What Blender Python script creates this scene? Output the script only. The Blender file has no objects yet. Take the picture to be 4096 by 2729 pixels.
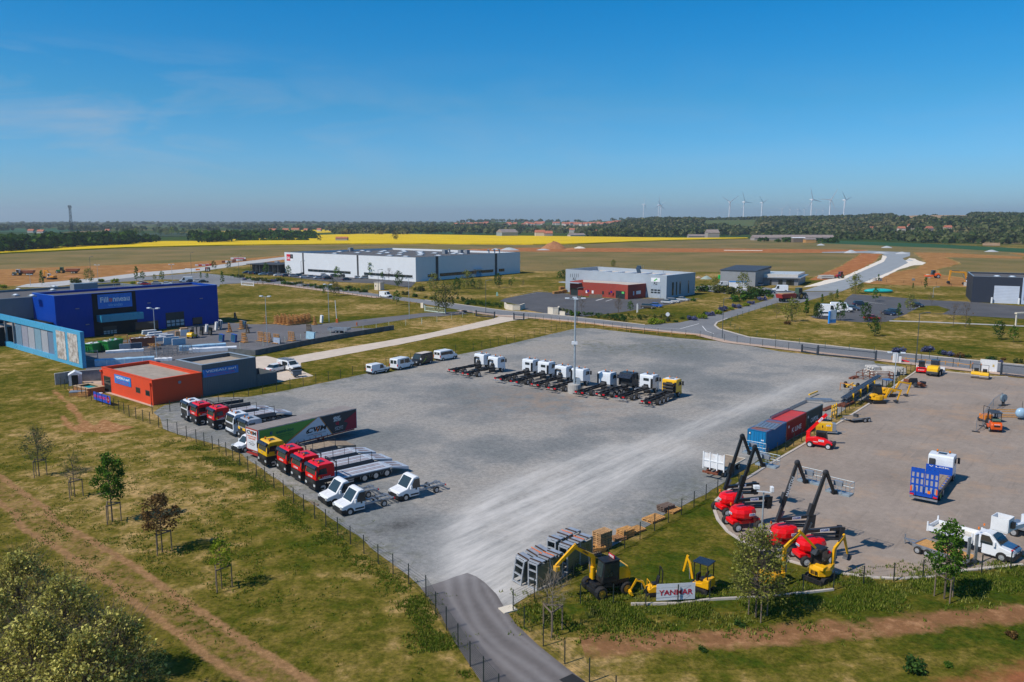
import bpy, bmesh, math, random
from math import sin, cos, pi, radians as R, hypot, atan2, sqrt, exp
from mathutils import Vector as V, Matrix, noise as NZ
random.seed(7)
S = bpy.context.scene
COL = S.collection
# camera survey
F, CX, CY, HZ, EYE = 3184., 2048., 1364.5, 878., 28.
PIT = math.atan((CY - HZ) / F); CP, SP = cos(PIT), sin(PIT)
def ray(uv):
    x = (uv[0] - CX) / F; y = (CY - uv[1]) / F
    return x, CP + y * SP, -SP + y * CP
def G(uv, z=0.):
    a, b, c = ray(uv); t = (z - EYE) / c
    return V((a * t, b * t, z))
def crop(x0, y0, k): return lambda a, b: (x0 + a / k, y0 + b / k)
a1 = crop(0, 950, 2.6133); a2 = crop(800, 950, 2.6133); a3 = crop(1600, 950, 2.6133)
a4 = crop(2400, 750, 2.6133); a5 = crop(3196, 750, 2.6133); a6 = crop(650, 1450, 3.92)
b1 = crop(950, 1600, 3.92); b2 = crop(1150, 1750, 3.6215); b3 = crop(1400, 1350, 3.9233)
b4 = crop(1900, 1350, 2.6155); b5 = crop(2900, 1400, 2.9425); b6 = crop(3500, 1400, 3.485)
c1 = crop(2750, 1700, 3.1357); c2 = crop(3400, 1700, 2.8506); c3 = crop(2000, 2000, 3.1357)
c4 = crop(2500, 2050, 2.4779); c5 = crop(3300, 2000, 2.1508); c6 = crop(1500, 2150, 2.14)
d1 = crop(0, 1350, 3.3629); d2 = crop(0, 1600, 2.24); d3 = crop(0, 2050, 2.309); d4 = crop(2500, 2300, 1.4749)
e1 = crop(0, 800, 1.6814); e2 = crop(1300, 800, 1.6814); ss = crop(0, 0, .57447)
def rise(uv, vt):
    p = G(uv); y = (CY - vt) / F
    return EYE + (-SP + y * CP) / (CP + y * SP) * p.y
def ang(a, b): return atan2(b[1] - a[1], b[0] - a[0])
def sst(a, b, x):
    t = min(1, max(0, (x - a) / (b - a))); return t * t * (3 - 2 * t)
def relief(x, y):
    d = hypot(x, y)
    if d < 1050: return 0.
    az = math.degrees(atan2(x, y)); k = d / 1000
    z = -k * k * .0785
    n = NZ.noise(V((x * .0012, y * .0012, 3.)))
    z += sst(1300, 2500, d) * sst(6, 10, az) * (26 + 9 * n) * (1 - .6 * sst(3500, 6000, d))
    z += sst(1250, 1700, d) * sst(22, 28, az) * 12 * (1 - sst(1700, 2600, d) * .4)
    z += sst(1900, 3200, d) * sst(-9, -2, az) * (1 - sst(7, 10, az)) * (18 + 8 * n) * (1 - sst(3800, 6000, d))
    z += sst(2200, 4500, d) * (1 - sst(-8, -3, az)) * (7 * n + 3)
    return z
# mesh builder
class B:
    def __init__(s): s.v = []; s.f = []; s.m = []; s.mi = 0
    def add(s, vs, fs):
        o = len(s.v); s.v += [tuple(p) for p in vs]; s.f += [[i + o for i in f] for f in fs]; s.m += [s.mi] * len(fs); return s
    def mat(s, i): s.mi = i; return s
    def box(s, x0, x1, y0, y1, z0, z1, T=None):
        vs = [V((x, y, z)) for z in (z0, z1) for y in (y0, y1) for x in (x0, x1)]
        if T: vs = [T @ p for p in vs]
        return s.add(vs, [(0, 2, 3, 1), (4, 5, 7, 6), (0, 1, 5, 4), (2, 6, 7, 3), (0, 4, 6, 2), (1, 3, 7, 5)])
    def cyl(s, a, b, r, r2=None, n=10, cap=True):
        a, b = V(a), V(b); r2 = r if r2 is None else r2; d = (b - a).normalized()
        p = d.orthogonal().normalized(); q = d.cross(p)
        vs = [c + (p * cos(2 * pi * i / n) + q * sin(2 * pi * i / n)) * k for c, k in ((a, r), (b, r2)) for i in range(n)]
        fs = [(i, (i + 1) % n, n + (i + 1) % n, n + i) for i in range(n)]
        if cap: fs += [tuple(range(n))[::-1], tuple(range(n, 2 * n))]
        return s.add(vs, fs)
    def beam(s, a, b, w, h, w2=None, h2=None):
        a, b = V(a), V(b); d = (b - a).normalized(); q = d.cross(V((0, 0, 1)))
        if q.length < 1e-4: q = V((0, 1, 0))
        q.normalize(); p = q.cross(d); w2 = w if w2 is None else w2; h2 = h if h2 is None else h2
        vs = [c + q * i * ww / 2 + p * j * hh / 2 for c, ww, hh in ((a, w, h), (b, w2, h2)) for i, j in ((-1, -1), (1, -1), (1, 1), (-1, 1))]
        return s.add(vs, [(3, 2, 1, 0), (4, 5, 6, 7), (0, 1, 5, 4), (1, 2, 6, 5), (2, 3, 7, 6), (3, 0, 4, 7)])
    def prof(s, pts, y0, y1, T=None):
        n = len(pts); vs = [V((x, y, z)) for y in (y0, y1) for x, z in pts]
        if T: vs = [T @ p for p in vs]
        return s.add(vs, [tuple(range(n)), tuple(range(n, 2 * n))[::-1]] + [(i, n + i, n + (i + 1) % n, (i + 1) % n) for i in range(n)])
    def poly(s, pts, z0, z1):
        n = len(pts); vs = [(p[0], p[1], z) for z in (z0, z1) for p in pts]
        return s.add(vs, [tuple(range(n))[::-1], tuple(range(n, 2 * n))] + [(i, (i + 1) % n, n + (i + 1) % n, n + i) for i in range(n)])
    def loft(s, rings, cap=True):
        n = len(rings[0]); vs = [p for r in rings for p in r]; fs = []
        for k in range(len(rings) - 1):
            o = k * n; fs += [(o + i, o + (i + 1) % n, o + n + (i + 1) % n, o + n + i) for i in range(n)]
        if cap: fs += [tuple(range(n))[::-1], tuple(range(len(vs) - n, len(vs)))]
        return s.add(vs, fs)
    def tube(s, pts, r, n=6):
        for a, b in zip(pts, pts[1:]): s.cyl(a, b, r, n=n)
        return s
    def ball(s, c, rx, ry, rz, n=8, m=5, f=None):
        rings = []
        for j in range(m + 1):
            t = -pi / 2 + pi * j / m
            rings.append([V((c[0] + rx * max(.02, cos(t)) * cos(2 * pi * i / n), c[1] + ry * max(.02, cos(t)) * sin(2 * pi * i / n), c[2] + rz * sin(t))) for i in range(n)])
        if f: rings = [[f(p) for p in r] for r in rings]
        return s.loft(rings)
    def mesh(s, name, mats, bev=0, smooth=False):
        me = bpy.data.meshes.new(name); me.from_pydata(s.v, [], s.f)
        for m in (mats if isinstance(mats, (list, tuple)) else [mats]): me.materials.append(m)
        if max(s.m or [0]) > 0: me.polygons.foreach_set('material_index', s.m)
        bm = bmesh.new(); bm.from_mesh(me)
        if bev:
            bmesh.ops.remove_doubles(bm, verts=bm.verts, dist=1e-4)
            bmesh.ops.recalc_face_normals(bm, faces=bm.faces)
            es = [e for e in bm.edges if len(e.link_faces) == 2 and e.calc_face_angle(0) > .5]
            bmesh.ops.bevel(bm, geom=es, offset=bev, segments=2, affect='EDGES', profile=.5, clamp_overlap=True)
        elif len(bm.faces) < 4000: bmesh.ops.recalc_face_normals(bm, faces=bm.faces)
        bm.to_mesh(me); bm.free()
        if smooth: me.polygons.foreach_set('use_smooth', [True] * len(me.polygons))
        me.update(); return me
    def obj(s, name, mats, parent=None, bev=0, smooth=False, loc=None, rz=0):
        o = bpy.data.objects.new(name, s.mesh(name, mats, bev, smooth)); COL.objects.link(o)
        if parent: o.parent = parent
        if loc is not None: o.location = loc
        if rz: o.rotation_euler.z = rz
        return o
def tag(o, label, cat, group=None):
    o['label'] = label; o['category'] = cat
    if group: o['group'] = group
    return o
def kind(o, k): o['kind'] = k; return o
def thing(name, label, cat, loc=(0, 0, 0), rz=0, group=None):
    o = bpy.data.objects.new(name, None); COL.objects.link(o); o.location = loc; o.rotation_euler.z = rz
    o.empty_display_size = .2
    return tag(o, label, cat, group)
def tree_of(root):
    out = [root]
    for c in root.children: out += tree_of(c)
    return out
def dup(o, parent=None):
    c = o.copy(); COL.objects.link(c); c.parent = parent
    for ch in o.children: dup(ch, c)
    return c
class Kind:
    def __init__(s, fn, *a): s.fn = fn; s.a = a; s.root = None
    def put(s, loc, rz, label, cat, group=None, sc=1, mats=None, drop=(), name=None):
        first = s.root is None
        if first: s.root = s.fn(*s.a)
        r = s.root if (first and not drop) else dup(s.root)
        if first and drop: s.root.location = (0, 0, -500); GONE.append(s.root)
        r.location = loc; r.rotation_euler.z = rz
        r.scale = (sc, sc, sc) if not isinstance(sc, (tuple, list)) else sc
        tag(r, label, cat, group)
        for o in tree_of(r):
            b = o.name.split('.')[0]
            if b in drop: GONE.append(o); continue
            for sl in getattr(o, 'material_slots', ()):
                m = (mats or {}).get(b)
                if m: sl.link = 'OBJECT'; sl.material = m
                elif sl.link == 'OBJECT': sl.link = 'DATA'
        if name: r.name = name
        return r
GONE = []
def sweep():
    done = set()
    for r in GONE:
        try: lst = tree_of(r)[::-1]
        except ReferenceError: continue
        for o in lst: bpy.data.objects.remove(o, do_unlink=True)
# materials
def newmat(name):
    m = bpy.data.materials.new(name); m.use_nodes = True; t = m.node_tree; t.nodes.clear()
    return m, t
class NT:
    def __init__(s, t): s.t = t; s._c = None
    def n(s, ty, **k):
        nd = s.t.nodes.new(ty)
        for a, b in k.items():
            if a[0] == '_': nd.inputs[a[1:].replace('_', ' ')].default_value = b
            else: setattr(nd, a, b)
        return nd
    def l(s, a, b): s.t.links.new(a, b)
    def co(s, k='Object'):
        if not s._c: s._c = s.n('ShaderNodeTexCoord')
        return s._c.outputs[k]
    def noise(s, scale, detail=4, rough=.55, co=None, w=0, dist=0):
        nd = s.n('ShaderNodeTexNoise', _Scale=scale, _Detail=detail, _Roughness=rough, _Distortion=dist)
        v = co or s.co()
        if w:
            mp = s.n('ShaderNodeVectorMath', operation='ADD'); s.l(v, mp.inputs[0]); mp.inputs[1].default_value = (w, w * .7, w * 1.3); v = mp.outputs[0]
        s.l(v, nd.inputs['Vector']); return nd.outputs['Fac']
    def ramp(s, fac, stops, interp='LINEAR'):
        nd = s.n('ShaderNodeValToRGB'); cr = nd.color_ramp; cr.interpolation = interp
        while len(cr.elements) < len(stops): cr.elements.new(.5)
        for e, (p, c) in zip(cr.elements, stops):
            e.position = p; e.color = (c, c, c, 1) if not isinstance(c, (tuple, list)) else (*c[:3], 1)
        s.l(fac, nd.inputs[0]); return nd.outputs[0]
    def mix(s, fac, a, b, mode='MIX'):
        nd = s.n('ShaderNodeMix', data_type='RGBA', blend_type=mode)
        for sock, val in ((nd.inputs[0], fac), (nd.inputs[6], a), (nd.inputs[7], b)):
            if isinstance(val, (int, float)): sock.default_value = val
            elif isinstance(val, (tuple, list)): sock.default_value = (*val[:3], 1)
            else: s.l(val, sock)
        return nd.outputs[2]
    def math(s, op, a, b=0, clamp=False):
        nd = s.n('ShaderNodeMath', operation=op, use_clamp=clamp)
        for sock, val in ((nd.inputs[0], a), (nd.inputs[1], b)):
            if isinstance(val, (int, float)): sock.default_value = val
            else: s.l(val, sock)
        return nd.outputs[0]
    def attr(s, name): return s.n('ShaderNodeAttribute', attribute_name=name).outputs['Fac']
    def out(s, col, rough=.7, metal=0, bump=None, bstr=.3, bdist=.05, spec=.4, coat=0, emit=None):
        p = s.n('ShaderNodeBsdfPrincipled'); o = s.n('ShaderNodeOutputMaterial')
        for sock, val in ((p.inputs['Base Color'], col), (p.inputs['Roughness'], rough), (p.inputs['Metallic'], metal)):
            if isinstance(val, (int, float)): sock.default_value = val
            elif isinstance(val, (tuple, list)): sock.default_value = (*val[:3], 1)
            else: s.l(val, sock)
        p.inputs['Specular IOR Level'].default_value = spec; p.inputs['Coat Weight'].default_value = coat
        if bump is not None:
            b = s.n('ShaderNodeBump', _Strength=bstr, _Distance=bdist); s.l(bump, b.inputs['Height']); s.l(b.outputs[0], p.inputs['Normal'])
        s.l(p.outputs[0], o.inputs[0]); return p
def mul(c, k): return tuple(min(1, x * k) for x in c)
def mat(name, col, rough=.6, metal=0, var=.12, scale=2.5, bump=0, spec=.4, coat=0, dirt=0, dcol=(.16, .12, .08)):
    m, t = newmat(name); N = NT(t)
    f = N.noise(scale, 5)
    c = N.ramp(f, [(.3, mul(col, 1 - var)), (.7, mul(col, 1 + var))])
    if dirt:
        d = N.ramp(N.noise(scale * .7, 8, .65, w=5), [(.5, 0.), (.75, dirt)]); c = N.mix(d, c, dcol)
    N.out(c, N.ramp(f, [(.3, max(0, rough - .08)), (.7, min(1, rough + .08))]), metal, f if bump else None, bump, spec=spec, coat=coat)
    return m
def ribbed(name, col, pitch=.3, rough=.5, ax='x', var=.06, amt=.5, metal=0):
    m, t = newmat(name); N = NT(t)
    sx = N.n('ShaderNodeSeparateXYZ'); N.l(N.co(), sx.inputs[0])
    a = N.math('ADD', sx.outputs[0], sx.outputs[1]) if ax == 'x' else sx.outputs[2]
    w = N.math('SINE', N.math('MULTIPLY', a, 2 * pi / pitch))
    f = N.noise(.35, 6); c = N.ramp(f, [(.3, mul(col, 1 - var)), (.7, mul(col, 1 + var))])
    N.out(c, rough, metal, w, amt, .03, spec=.15); return m
def paint(name, col, var=.05): return mat(name, col, .32, 0, var, 1.2, spec=.35, coat=.15, dirt=.08)
def glassy(name, col): return mat(name, col, .06, 0, .15, .8, spec=.8)
K = {}
def pm(col, name):
    if name not in K: K[name] = paint(name + '_paint', col)
    return K[name]
blackp = mat('black_plastic', (.013, .014, .016), .5, dirt=.25); tyre = mat('tyre_rubber', (.018, .018, .019), .85, dirt=.35)
glass = glassy('dark_glass', (.02, .03, .032)); wglass = glassy('windscreen_glass', (.035, .05, .05))
steel = mat('galvanised_steel', (.42, .45, .48), .42, .75, .12, 4); dsteel = mat('dark_steel', (.06, .063, .068), .5, .3, dirt=.2)
greyp = pm((.22, .24, .27), 'grey'); white = pm((.74, .76, .78), 'white'); red = pm((.78, .004, .008), 'red'); yellow = pm((.85, .48, .012), 'yellow')
orange_l = mat('amber_plastic', (.85, .2, .01), .25); red_l = mat('red_lamp_plastic', (.6, .01, .02), .25); lamp_l = mat('clear_lamp', (.65, .68, .7), .12, .3)
rim_m = mat('alloy_rim', (.5, .52, .54), .4, .6); chas = mat('chassis_black', (.016, .016, .018), .45, .2, dirt=.3, dcol=(.1, .09, .08))
wood = mat('pine_wood', (.52, .27, .085), .75, 0, .25, 5, .1); wood_o = mat('weathered_wood', (.19, .145, .105), .85, 0, .3, 5, .1)
deckw = mat('deck_timber', (.30, .23, .16), .8, 0, .25, 2.5); rust = mat('rusty_steel', (.2, .062, .03), .85, .1, .35, 4); conc = mat('concrete', (.42, .40, .37), .9, 0, .16, 1.5, .1, dirt=.3)
concd = mat('stained_concrete', (.1, .11, .115), .9, 0, .35, .8, dirt=.4, dcol=(.03, .03, .03)); cream = mat('cream_render', (.68, .6, .48), .9, 0, .08, .7, dirt=.15)
postm = mat('green_black_coating', (.02, .03, .028), .55); paleg = mat('pale_green_coating', (.52, .6, .5), .6)
whitep = mat('white_plastic', (.76, .77, .78), .5, 0, .06, 1, dirt=.12); bluew = mat('blue_wrap', (.36, .55, .7), .35, 0, .15, 2, spec=.5)
ink_b = mat('blue_ink', (.01, .02, .25), .6); ink_k = mat('black_ink', (.012, .012, .014), .6); ink_w = mat('white_ink', (.8, .8, .8), .6); ink_r = mat('red_ink', (.6, .01, .03), .6); ink_o = mat('orange_ink', (.8, .16, .02), .6); ink_g = mat('green_ink', (.1, .5, .12), .6)
# lettering
TX = {}
def text_mesh(s, bold=.0):
    if (s, bold) not in TX:
        cu = bpy.data.curves.new('lettering', 'FONT'); cu.body = s; cu.align_x = 'CENTER'; cu.align_y = 'CENTER'; cu.offset = bold; cu.extrude = .004; cu.resolution_u = 2
        o = bpy.data.objects.new('lettering', cu); me = bpy.data.meshes.new_from_object(o)
        xs = [v.co.x for v in me.vertices]; ys = [v.co.y for v in me.vertices]
        TX[s, bold] = ([tuple(v.co) for v in me.vertices], [tuple(p.vertices) for p in me.polygons], min(xs), max(xs), min(ys), max(ys))
        bpy.data.objects.remove(o); bpy.data.curves.remove(cu); bpy.data.meshes.remove(me)
    return TX[s, bold]
def letter(parent, s, m, c, right, up, w, h, bold=.012, name='lettering', off=.012, slant=0):
    """words on a flat face: centre c, reading direction right, up direction, box w x h"""
    vs, fs, x0, x1, y0, y1 = text_mesh(s, bold)
    r, u = V(right).normalized(), V(up).normalized(); n = r.cross(u); c = V(c) + n * off
    b = B(); b.add([c + r * (((x - x0) / (x1 - x0) - .5) * w + slant * (y - (y0 + y1) / 2) / (y1 - y0) * h) + u * ((y - y0) / (y1 - y0) - .5) * h + n * z for x, y, z in vs], fs)
    return b.obj(name, m, parent)
def plate(parent, name, m, c, right, up, w, h, t=.03):
    r, u = V(right).normalized(), V(up).normalized(); n = r.cross(u); c = V(c); b = B()
    b.add([c + r * i * w / 2 + u * j * h / 2 + n * k * t for k in (0, 1) for j in (-1, 1) for i in (-1, 1)], [(0, 2, 3, 1), (4, 5, 7, 6), (0, 1, 5, 4), (2, 6, 7, 3), (0, 4, 6, 2), (1, 3, 7, 5)])
    return b.obj(name, m, parent)
# camera, light, sky, air
cam = bpy.data.cameras.new('camera'); co = bpy.data.objects.new('camera', cam); COL.objects.link(co); S.camera = co
co.location = (0, 0, EYE); co.rotation_euler = (pi / 2 - PIT, 0, 0); cam.sensor_width = 36; cam.lens = 36 * F / 4096; cam.clip_start = .5; cam.clip_end = 90000
SAZ, SEL = 210., 48.
ts = V((cos(R(SAZ)) * cos(R(SEL)), sin(R(SAZ)) * cos(R(SEL)), sin(R(SEL))))
sl = bpy.data.lights.new('sun', 'SUN'); sl.energy = 4.3; sl.angle = R(.5); sl.color = (1, .93, .83)
so = bpy.data.objects.new('sun', sl); COL.objects.link(so); so.rotation_euler = ts.to_track_quat('Z', 'Y').to_euler()
w = bpy.data.worlds.new('World'); S.world = w; w.use_nodes = True; t = w.node_tree; t.nodes.clear(); N = NT(t)
sky = N.n('ShaderNodeTexSky', sky_type='NISHITA', sun_disc=False, sun_elevation=R(SEL), sun_rotation=R(90 - SAZ), air_density=1.15, dust_density=.35, ozone_density=4.5, altitude=60)
hs = N.n('ShaderNodeHueSaturation', _Saturation=1.28, _Value=1.); hs.inputs['Hue'].default_value = .493; N.l(sky.outputs[0], hs.inputs['Color'])
# thin cirrus low on the left
g = N.co('Generated'); sx = N.n('ShaderNodeSeparateXYZ'); N.l(g, sx.inputs[0])
mp = N.n('ShaderNodeMapping'); mp.inputs['Scale'].default_value = (2.2, 2.2, 9); mp.inputs['Rotation'].default_value = (0, R(14), 0); N.l(g, mp.inputs[0])
ci = N.ramp(N.noise(2.1, 9, .62, mp.outputs[0], dist=.6), [(.46, 0.), (.8, 1.)])
zz = N.ramp(sx.outputs[2], [(.02, 0.), (.07, 1.), (.12, 1.), (.2, 0.)])
xx = N.ramp(N.math('ADD', N.math('MULTIPLY', sx.outputs[0], .5), .5), [(.2, 1.), (.3, .75), (.43, .25), (.62, .12)])
cf = N.math('MULTIPLY', N.math('MULTIPLY', ci, zz), N.math('MULTIPLY', xx, .85))
blu = N.mix(1., hs.outputs[0], N.ramp(sx.outputs[2], [(.02, (.54, .93, 1.62)), (.136, (.3, .9, 1.27)), (.25, (.03, .92, 1.32)), (.6, (.4, .85, 1.1)), (1, (.7, .95, 1.1))]), 'MULTIPLY')
cc = N.mix(cf, blu, (5.0, 5.7, 6.6))
bg = N.n('ShaderNodeBackground', _Strength=.088); N.l(cc, bg.inputs[0]); ow = N.n('ShaderNodeOutputWorld'); N.l(bg.outputs[0], ow.inputs[0])
S.view_settings.view_transform = 'Standard'; S.view_settings.look = 'None'; S.view_settings.exposure = 0; S.view_settings.gamma = 1
hz, t = newmat('haze_air'); N = NT(t); pv = N.n('ShaderNodeVolumePrincipled', _Density=.00009, _Anisotropy=.2); pv.inputs['Color'].default_value = (.82, .92, 1, 1)
o = N.n('ShaderNodeOutputMaterial'); N.l(pv.outputs[0], o.inputs['Volume'])
kind(B().box(-9000, 9000, -900, 14500, -24, 190).obj('haze', hz), 'stuff')
S.cycles.volume_step_rate = 4; S.cycles.max_bounces = 6; S.cycles.transparent_max_bounces = 12; S.cycles.volume_bounces = 0
S.cycles.use_adaptive_sampling = True; S.cycles.adaptive_threshold = .012
# ground colours
def grass_rgb(N, lush=0.):
    a = N.noise(.032, 7, .62); b = N.noise(.42, 9, .74, w=9); c = N.noise(3.1, 6, .7, w=21)
    base = N.ramp(N.math('ADD', N.math('MULTIPLY', a, .5), N.math('MULTIPLY', b, .5)), [(.38 + lush, (.046, .070, .008)), (.45 + lush, (.096, .092, .013)), (.515 + lush, (.180, .138, .032)), (.60 + lush, (.43, .28, .125))])
    g = N.ramp(c, [(.28, (.42, .46, .4)), (.5, (.98, 1., .95)), (.74, (1.6, 1.5, 1.35))])
    return N.mix(1., base, g, 'MULTIPLY'), c
def soft(name, col, col2, thr=.35, lush=0., wide=.16, scale=.6):
    m, t = newmat(name); N = NT(t); gr, c = grass_rgb(N, lush)
    e = N.attr('e'); n = N.noise(scale, 8, .68, w=3); fac = N.ramp(N.math('ADD', e, N.math('MULTIPLY', N.math('SUBTRACT', n, .5), 1.5)), [(thr - wide, 0.), (thr + wide, 1.)])
    d = N.ramp(N.noise(scale * 1.7, 9, .72, w=14), [(.32, mul(col, .75)), (.5, col), (.68, col2)]); N.out(N.mix(fac, gr, d), 1, 0, c, .7, .12, spec=0); return m
def grassmat(name, lush=0.):
    m, t = newmat(name); N = NT(t); gr, c = grass_rgb(N, lush); N.out(gr, 1, 0, c, .6, .1, spec=0); return m
# terrain: the near lots plus the patchwork of distant farmland
m, t = newmat('terrain'); N = NT(t); gr, c = grass_rgb(N)
vo = N.n('ShaderNodeTexVoronoi', _Scale=.0034, _Randomness=.9); N.l(N.co(), vo.inputs['Vector']); sp_ = N.n('ShaderNodeSeparateColor'); N.l(vo.outputs['Color'], sp_.inputs[0])
farm = N.ramp(sp_.outputs[0], [(0, (.035, .075, .018)), (.3, (.06, .1, .024)), (.5, (.1, .1, .035)), (.66, (.05, .09, .02)), (.8, (.24, .17, .085)), (.95, (.035, .08, .025))], 'CONSTANT')
farm = N.mix(N.ramp(N.noise(.02, 6), [(.3, .0), (.7, .5)]), farm, (.06, .08, .025))
ln = N.n('ShaderNodeVectorMath', operation='LENGTH'); N.l(N.co(), ln.inputs[0])
N.out(N.mix(N.ramp(N.math('DIVIDE', ln.outputs['Value'], 2000), [(.5, 0.), (.56, 1.)]), gr, farm), 1, 0, c, .5, .1, spec=0)
rs = [0, 20, 40, 60, 90, 130, 190, 280, 420, 620, 850, 1050]; r = 1050
while r < 42000: r *= 1.045; rs.append(r)
azs = [-42 + .6 * i for i in range(141)] + [42 + 5.79 * i for i in range(1, 48)]
bt = B(); n = len(azs); vs = []
for r in rs:
    for a in azs: x, y = r * sin(R(a)), r * cos(R(a)); vs.append((x, y, relief(x, y)))
bt.add(vs, [(k * n + i, k * n + (i + 1) % n, (k + 1) * n + (i + 1) % n, (k + 1) * n + i) for k in range(len(rs) - 1) for i in range(n)])
kind(bt.obj('ground', m, smooth=True), 'structure')
# sheets
def edge_d(p, poly):
    best = 1e9
    for a, b in zip(poly, poly[1:] + poly[:1]):
        ax, ay = a[0], a[1]; dx, dy = b[0] - ax, b[1] - ay; L = dx * dx + dy * dy or 1e-9
        t = max(0, min(1, ((p[0] - ax) * dx + (p[1] - ay) * dy) / L)); q = (p[0] - ax - t * dx) ** 2 + (p[1] - ay - t * dy) ** 2
        if q < best: best = q
    return sqrt(best)
def line_d(p, pts):
    best = 1e9
    for a, b in zip(pts, pts[1:]):
        ax, ay = a[0], a[1]; dx, dy = b[0] - ax, b[1] - ay; L = dx * dx + dy * dy or 1e-9
        t = max(0, min(1, ((p[0] - ax) * dx + (p[1] - ay) * dy) / L)); q = (p[0] - ax - t * dx) ** 2 + (p[1] - ay - t * dy) ** 2
        if q < best: best = q
    return sqrt(best)
def dense(pts, step, jit, closed=True):
    out = []; q = pts[1:] + pts[:1] if closed else pts[1:]
    for a, b in zip(pts, q):
        L = hypot(b[0] - a[0], b[1] - a[1]); n = max(1, int(L / step))
        for i in range(n):
            x, y = a[0] + (b[0] - a[0]) * i / n, a[1] + (b[1] - a[1]) * i / n
            k = NZ.noise_vector(V((x / step * .6, y / step * .6, 0))) * jit; out.append((x + k.x, y + k.y))
    if not closed: out.append(tuple(pts[-1][:2]))
    return out
def sheet(name, uvs, z, m, cell=0, jit=0, step=2., attrs=None, soft_e=0, far=False, world=False):
    pts = [tuple(p[:2]) for p in (uvs if world else [G(u) for u in uvs])]
    if jit: pts = dense(pts, step, jit)
    bm = bmesh.new(); bm.faces.new([bm.verts.new((x, y, z)) for x, y in pts])
    if cell:
        bmesh.ops.triangulate(bm, faces=bm.faces, ngon_method='EAR_CLIP')
        for ax in (0, 1):
            lo, hi = min(p[ax] for p in pts), max(p[ax] for p in pts); c = lo + cell * .5
            while c < hi:
                pl = [0, 0, 0]; pl[ax] = c; no = [0, 0, 0]; no[ax] = 1
                bmesh.ops.bisect_plane(bm, geom=bm.verts[:] + bm.edges[:] + bm.faces[:], plane_co=pl, plane_no=no); c += cell
    if far:
        for v in bm.verts: v.co.z = relief(v.co.x, v.co.y) + z
    me = bpy.data.meshes.new(name); bm.normal_update(); bm.to_mesh(me); bm.free(); me.materials.append(m)
    fl = [p.normal.z for p in me.polygons]
    if fl and sum(fl) < 0: me.flip_normals()
    at = dict(attrs or {})
    if soft_e: at['e'] = lambda p: min(1., edge_d(p, pts) / soft_e)
    for k, f in at.items():
        a = me.attributes.new(k, 'FLOAT', 'POINT'); a.data.foreach_set('value', [f(v.co) for v in me.vertices])
    o = bpy.data.objects.new(name, me); COL.objects.link(o); return kind(o, 'structure')
def ribbon(name, ptsw, z, m, offs, ef):
    vs, fs, ev = [], [], []; n = len(offs); cum = 0
    pts = dense([tuple(p[:2]) for p in ptsw], 2., .25, False)
    for i, p in enumerate(pts):
        a, b = pts[max(0, i - 1)], pts[min(len(pts) - 1, i + 1)]; d = V((b[0] - a[0], b[1] - a[1])).normalized()
        for o in offs: vs.append((p[0] - d.y * o, p[1] + d.x * o, z)); ev.append(ef(o))
    for i in range(len(pts) - 1): fs += [(i * n + j, i * n + j + 1, (i + 1) * n + j + 1, (i + 1) * n + j) for j in range(n - 1)]
    b = B(); b.add(vs, fs); o = b.obj(name, m)
    a = o.data.attributes.new('e', 'FLOAT', 'POINT'); a.data.foreach_set('value', ev); return kind(o, 'structure')
def field(name, c1, c2, scale=.05, bump=.3):
    m, t = newmat(name); N = NT(t); a = N.noise(scale, 7, .6); b = N.noise(1.2, 5, .7, w=4)
    N.out(N.mix(1., N.ramp(a, [(.3, c1), (.7, c2)]), N.ramp(b, [(.3, (.75, .75, .75)), (.7, (1.25, 1.25, 1.25))]), 'MULTIPLY'), .95, 0, b, bump, .2, spec=.1); return m
meadow = field('dry_meadow', (.115, .112, .028), (.27, .18, .07), .02)
sheet('dry_meadow', [(-700, 1060), (0, 1017), (505, 993), (892, 984), (1400, 977), (1716, 976), (2133, 979), (2311, 977), (2549, 967), (2700, 962), (2990, 955), (3349, 966), (3617, 986), (3770, 991), (4096, 1012), (4800, 1030), (4800, 1135), (3900, 1135), (3300, 1118), (3200, 1098), (2700, 1085), (2120, 1085), (1660, 1040), (1140, 1040), (700, 1075), (0, 1110), (-700, 1180)], .02, meadow)
m, t = newmat('rapeseed'); N = NT(t); a = N.noise(.02, 6); b = N.noise(.9, 6, .7, w=2)
N.out(N.mix(1., N.ramp(a, [(.35, (.72, .48, .003)), (.7, (.85, .6, .004))]), N.ramp(b, [(.3, (.6, .66, .6)), (.6, (1.08, 1.04, 1.))]), 'MULTIPLY'), .9, 0, b, .6, .3, spec=.1); rape = m
FLO = [(-500, 1040), (0, 1017), (505, 993), (892, 984), (1400, 978), (1716, 977), (2133, 980), (2311, 978), (2549, 968), (2700, 963), (2990, 956)]
FHI = [(2990, 953.5), (2700, 954.2), (2311, 948.7), (1954, 944.5), (1597, 938), (1400, 938.6), (1267, 943), (946, 960), (892, 967), (535, 969), (357, 975), (0, 993), (-500, 1010)]
def slab(name, lo, hi, h, m):
    p = [tuple(G(u)[:2]) for u in lo + hi]; return kind(B().poly(dense(p, 12., 2.), .01, h).obj(name, m), 'structure')
slab('rapeseed_field', FLO, FHI, 1.2, rape)
sheet('rapeseed_field', [(1000, 926), (1340, 918), (1345, 930), (1180, 936)], .6, rape, 40, far=True)
sheet('rapeseed_field', [(700, 931), (920, 926), (1180, 921.5), (1180, 924), (920, 931)], .6, rape, 40, far=True)
sheet('rapeseed_field', [(3040, 938), (3330, 937), (3330, 940), (3040, 941)], .6, rape, 40, far=True)
wheat = field('green_crop', (.022, .075, .03), (.035, .10, .035), .006)
wheatd = field('dark_crop', (.035, .05, .03), (.05, .085, .035), .006)
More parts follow.
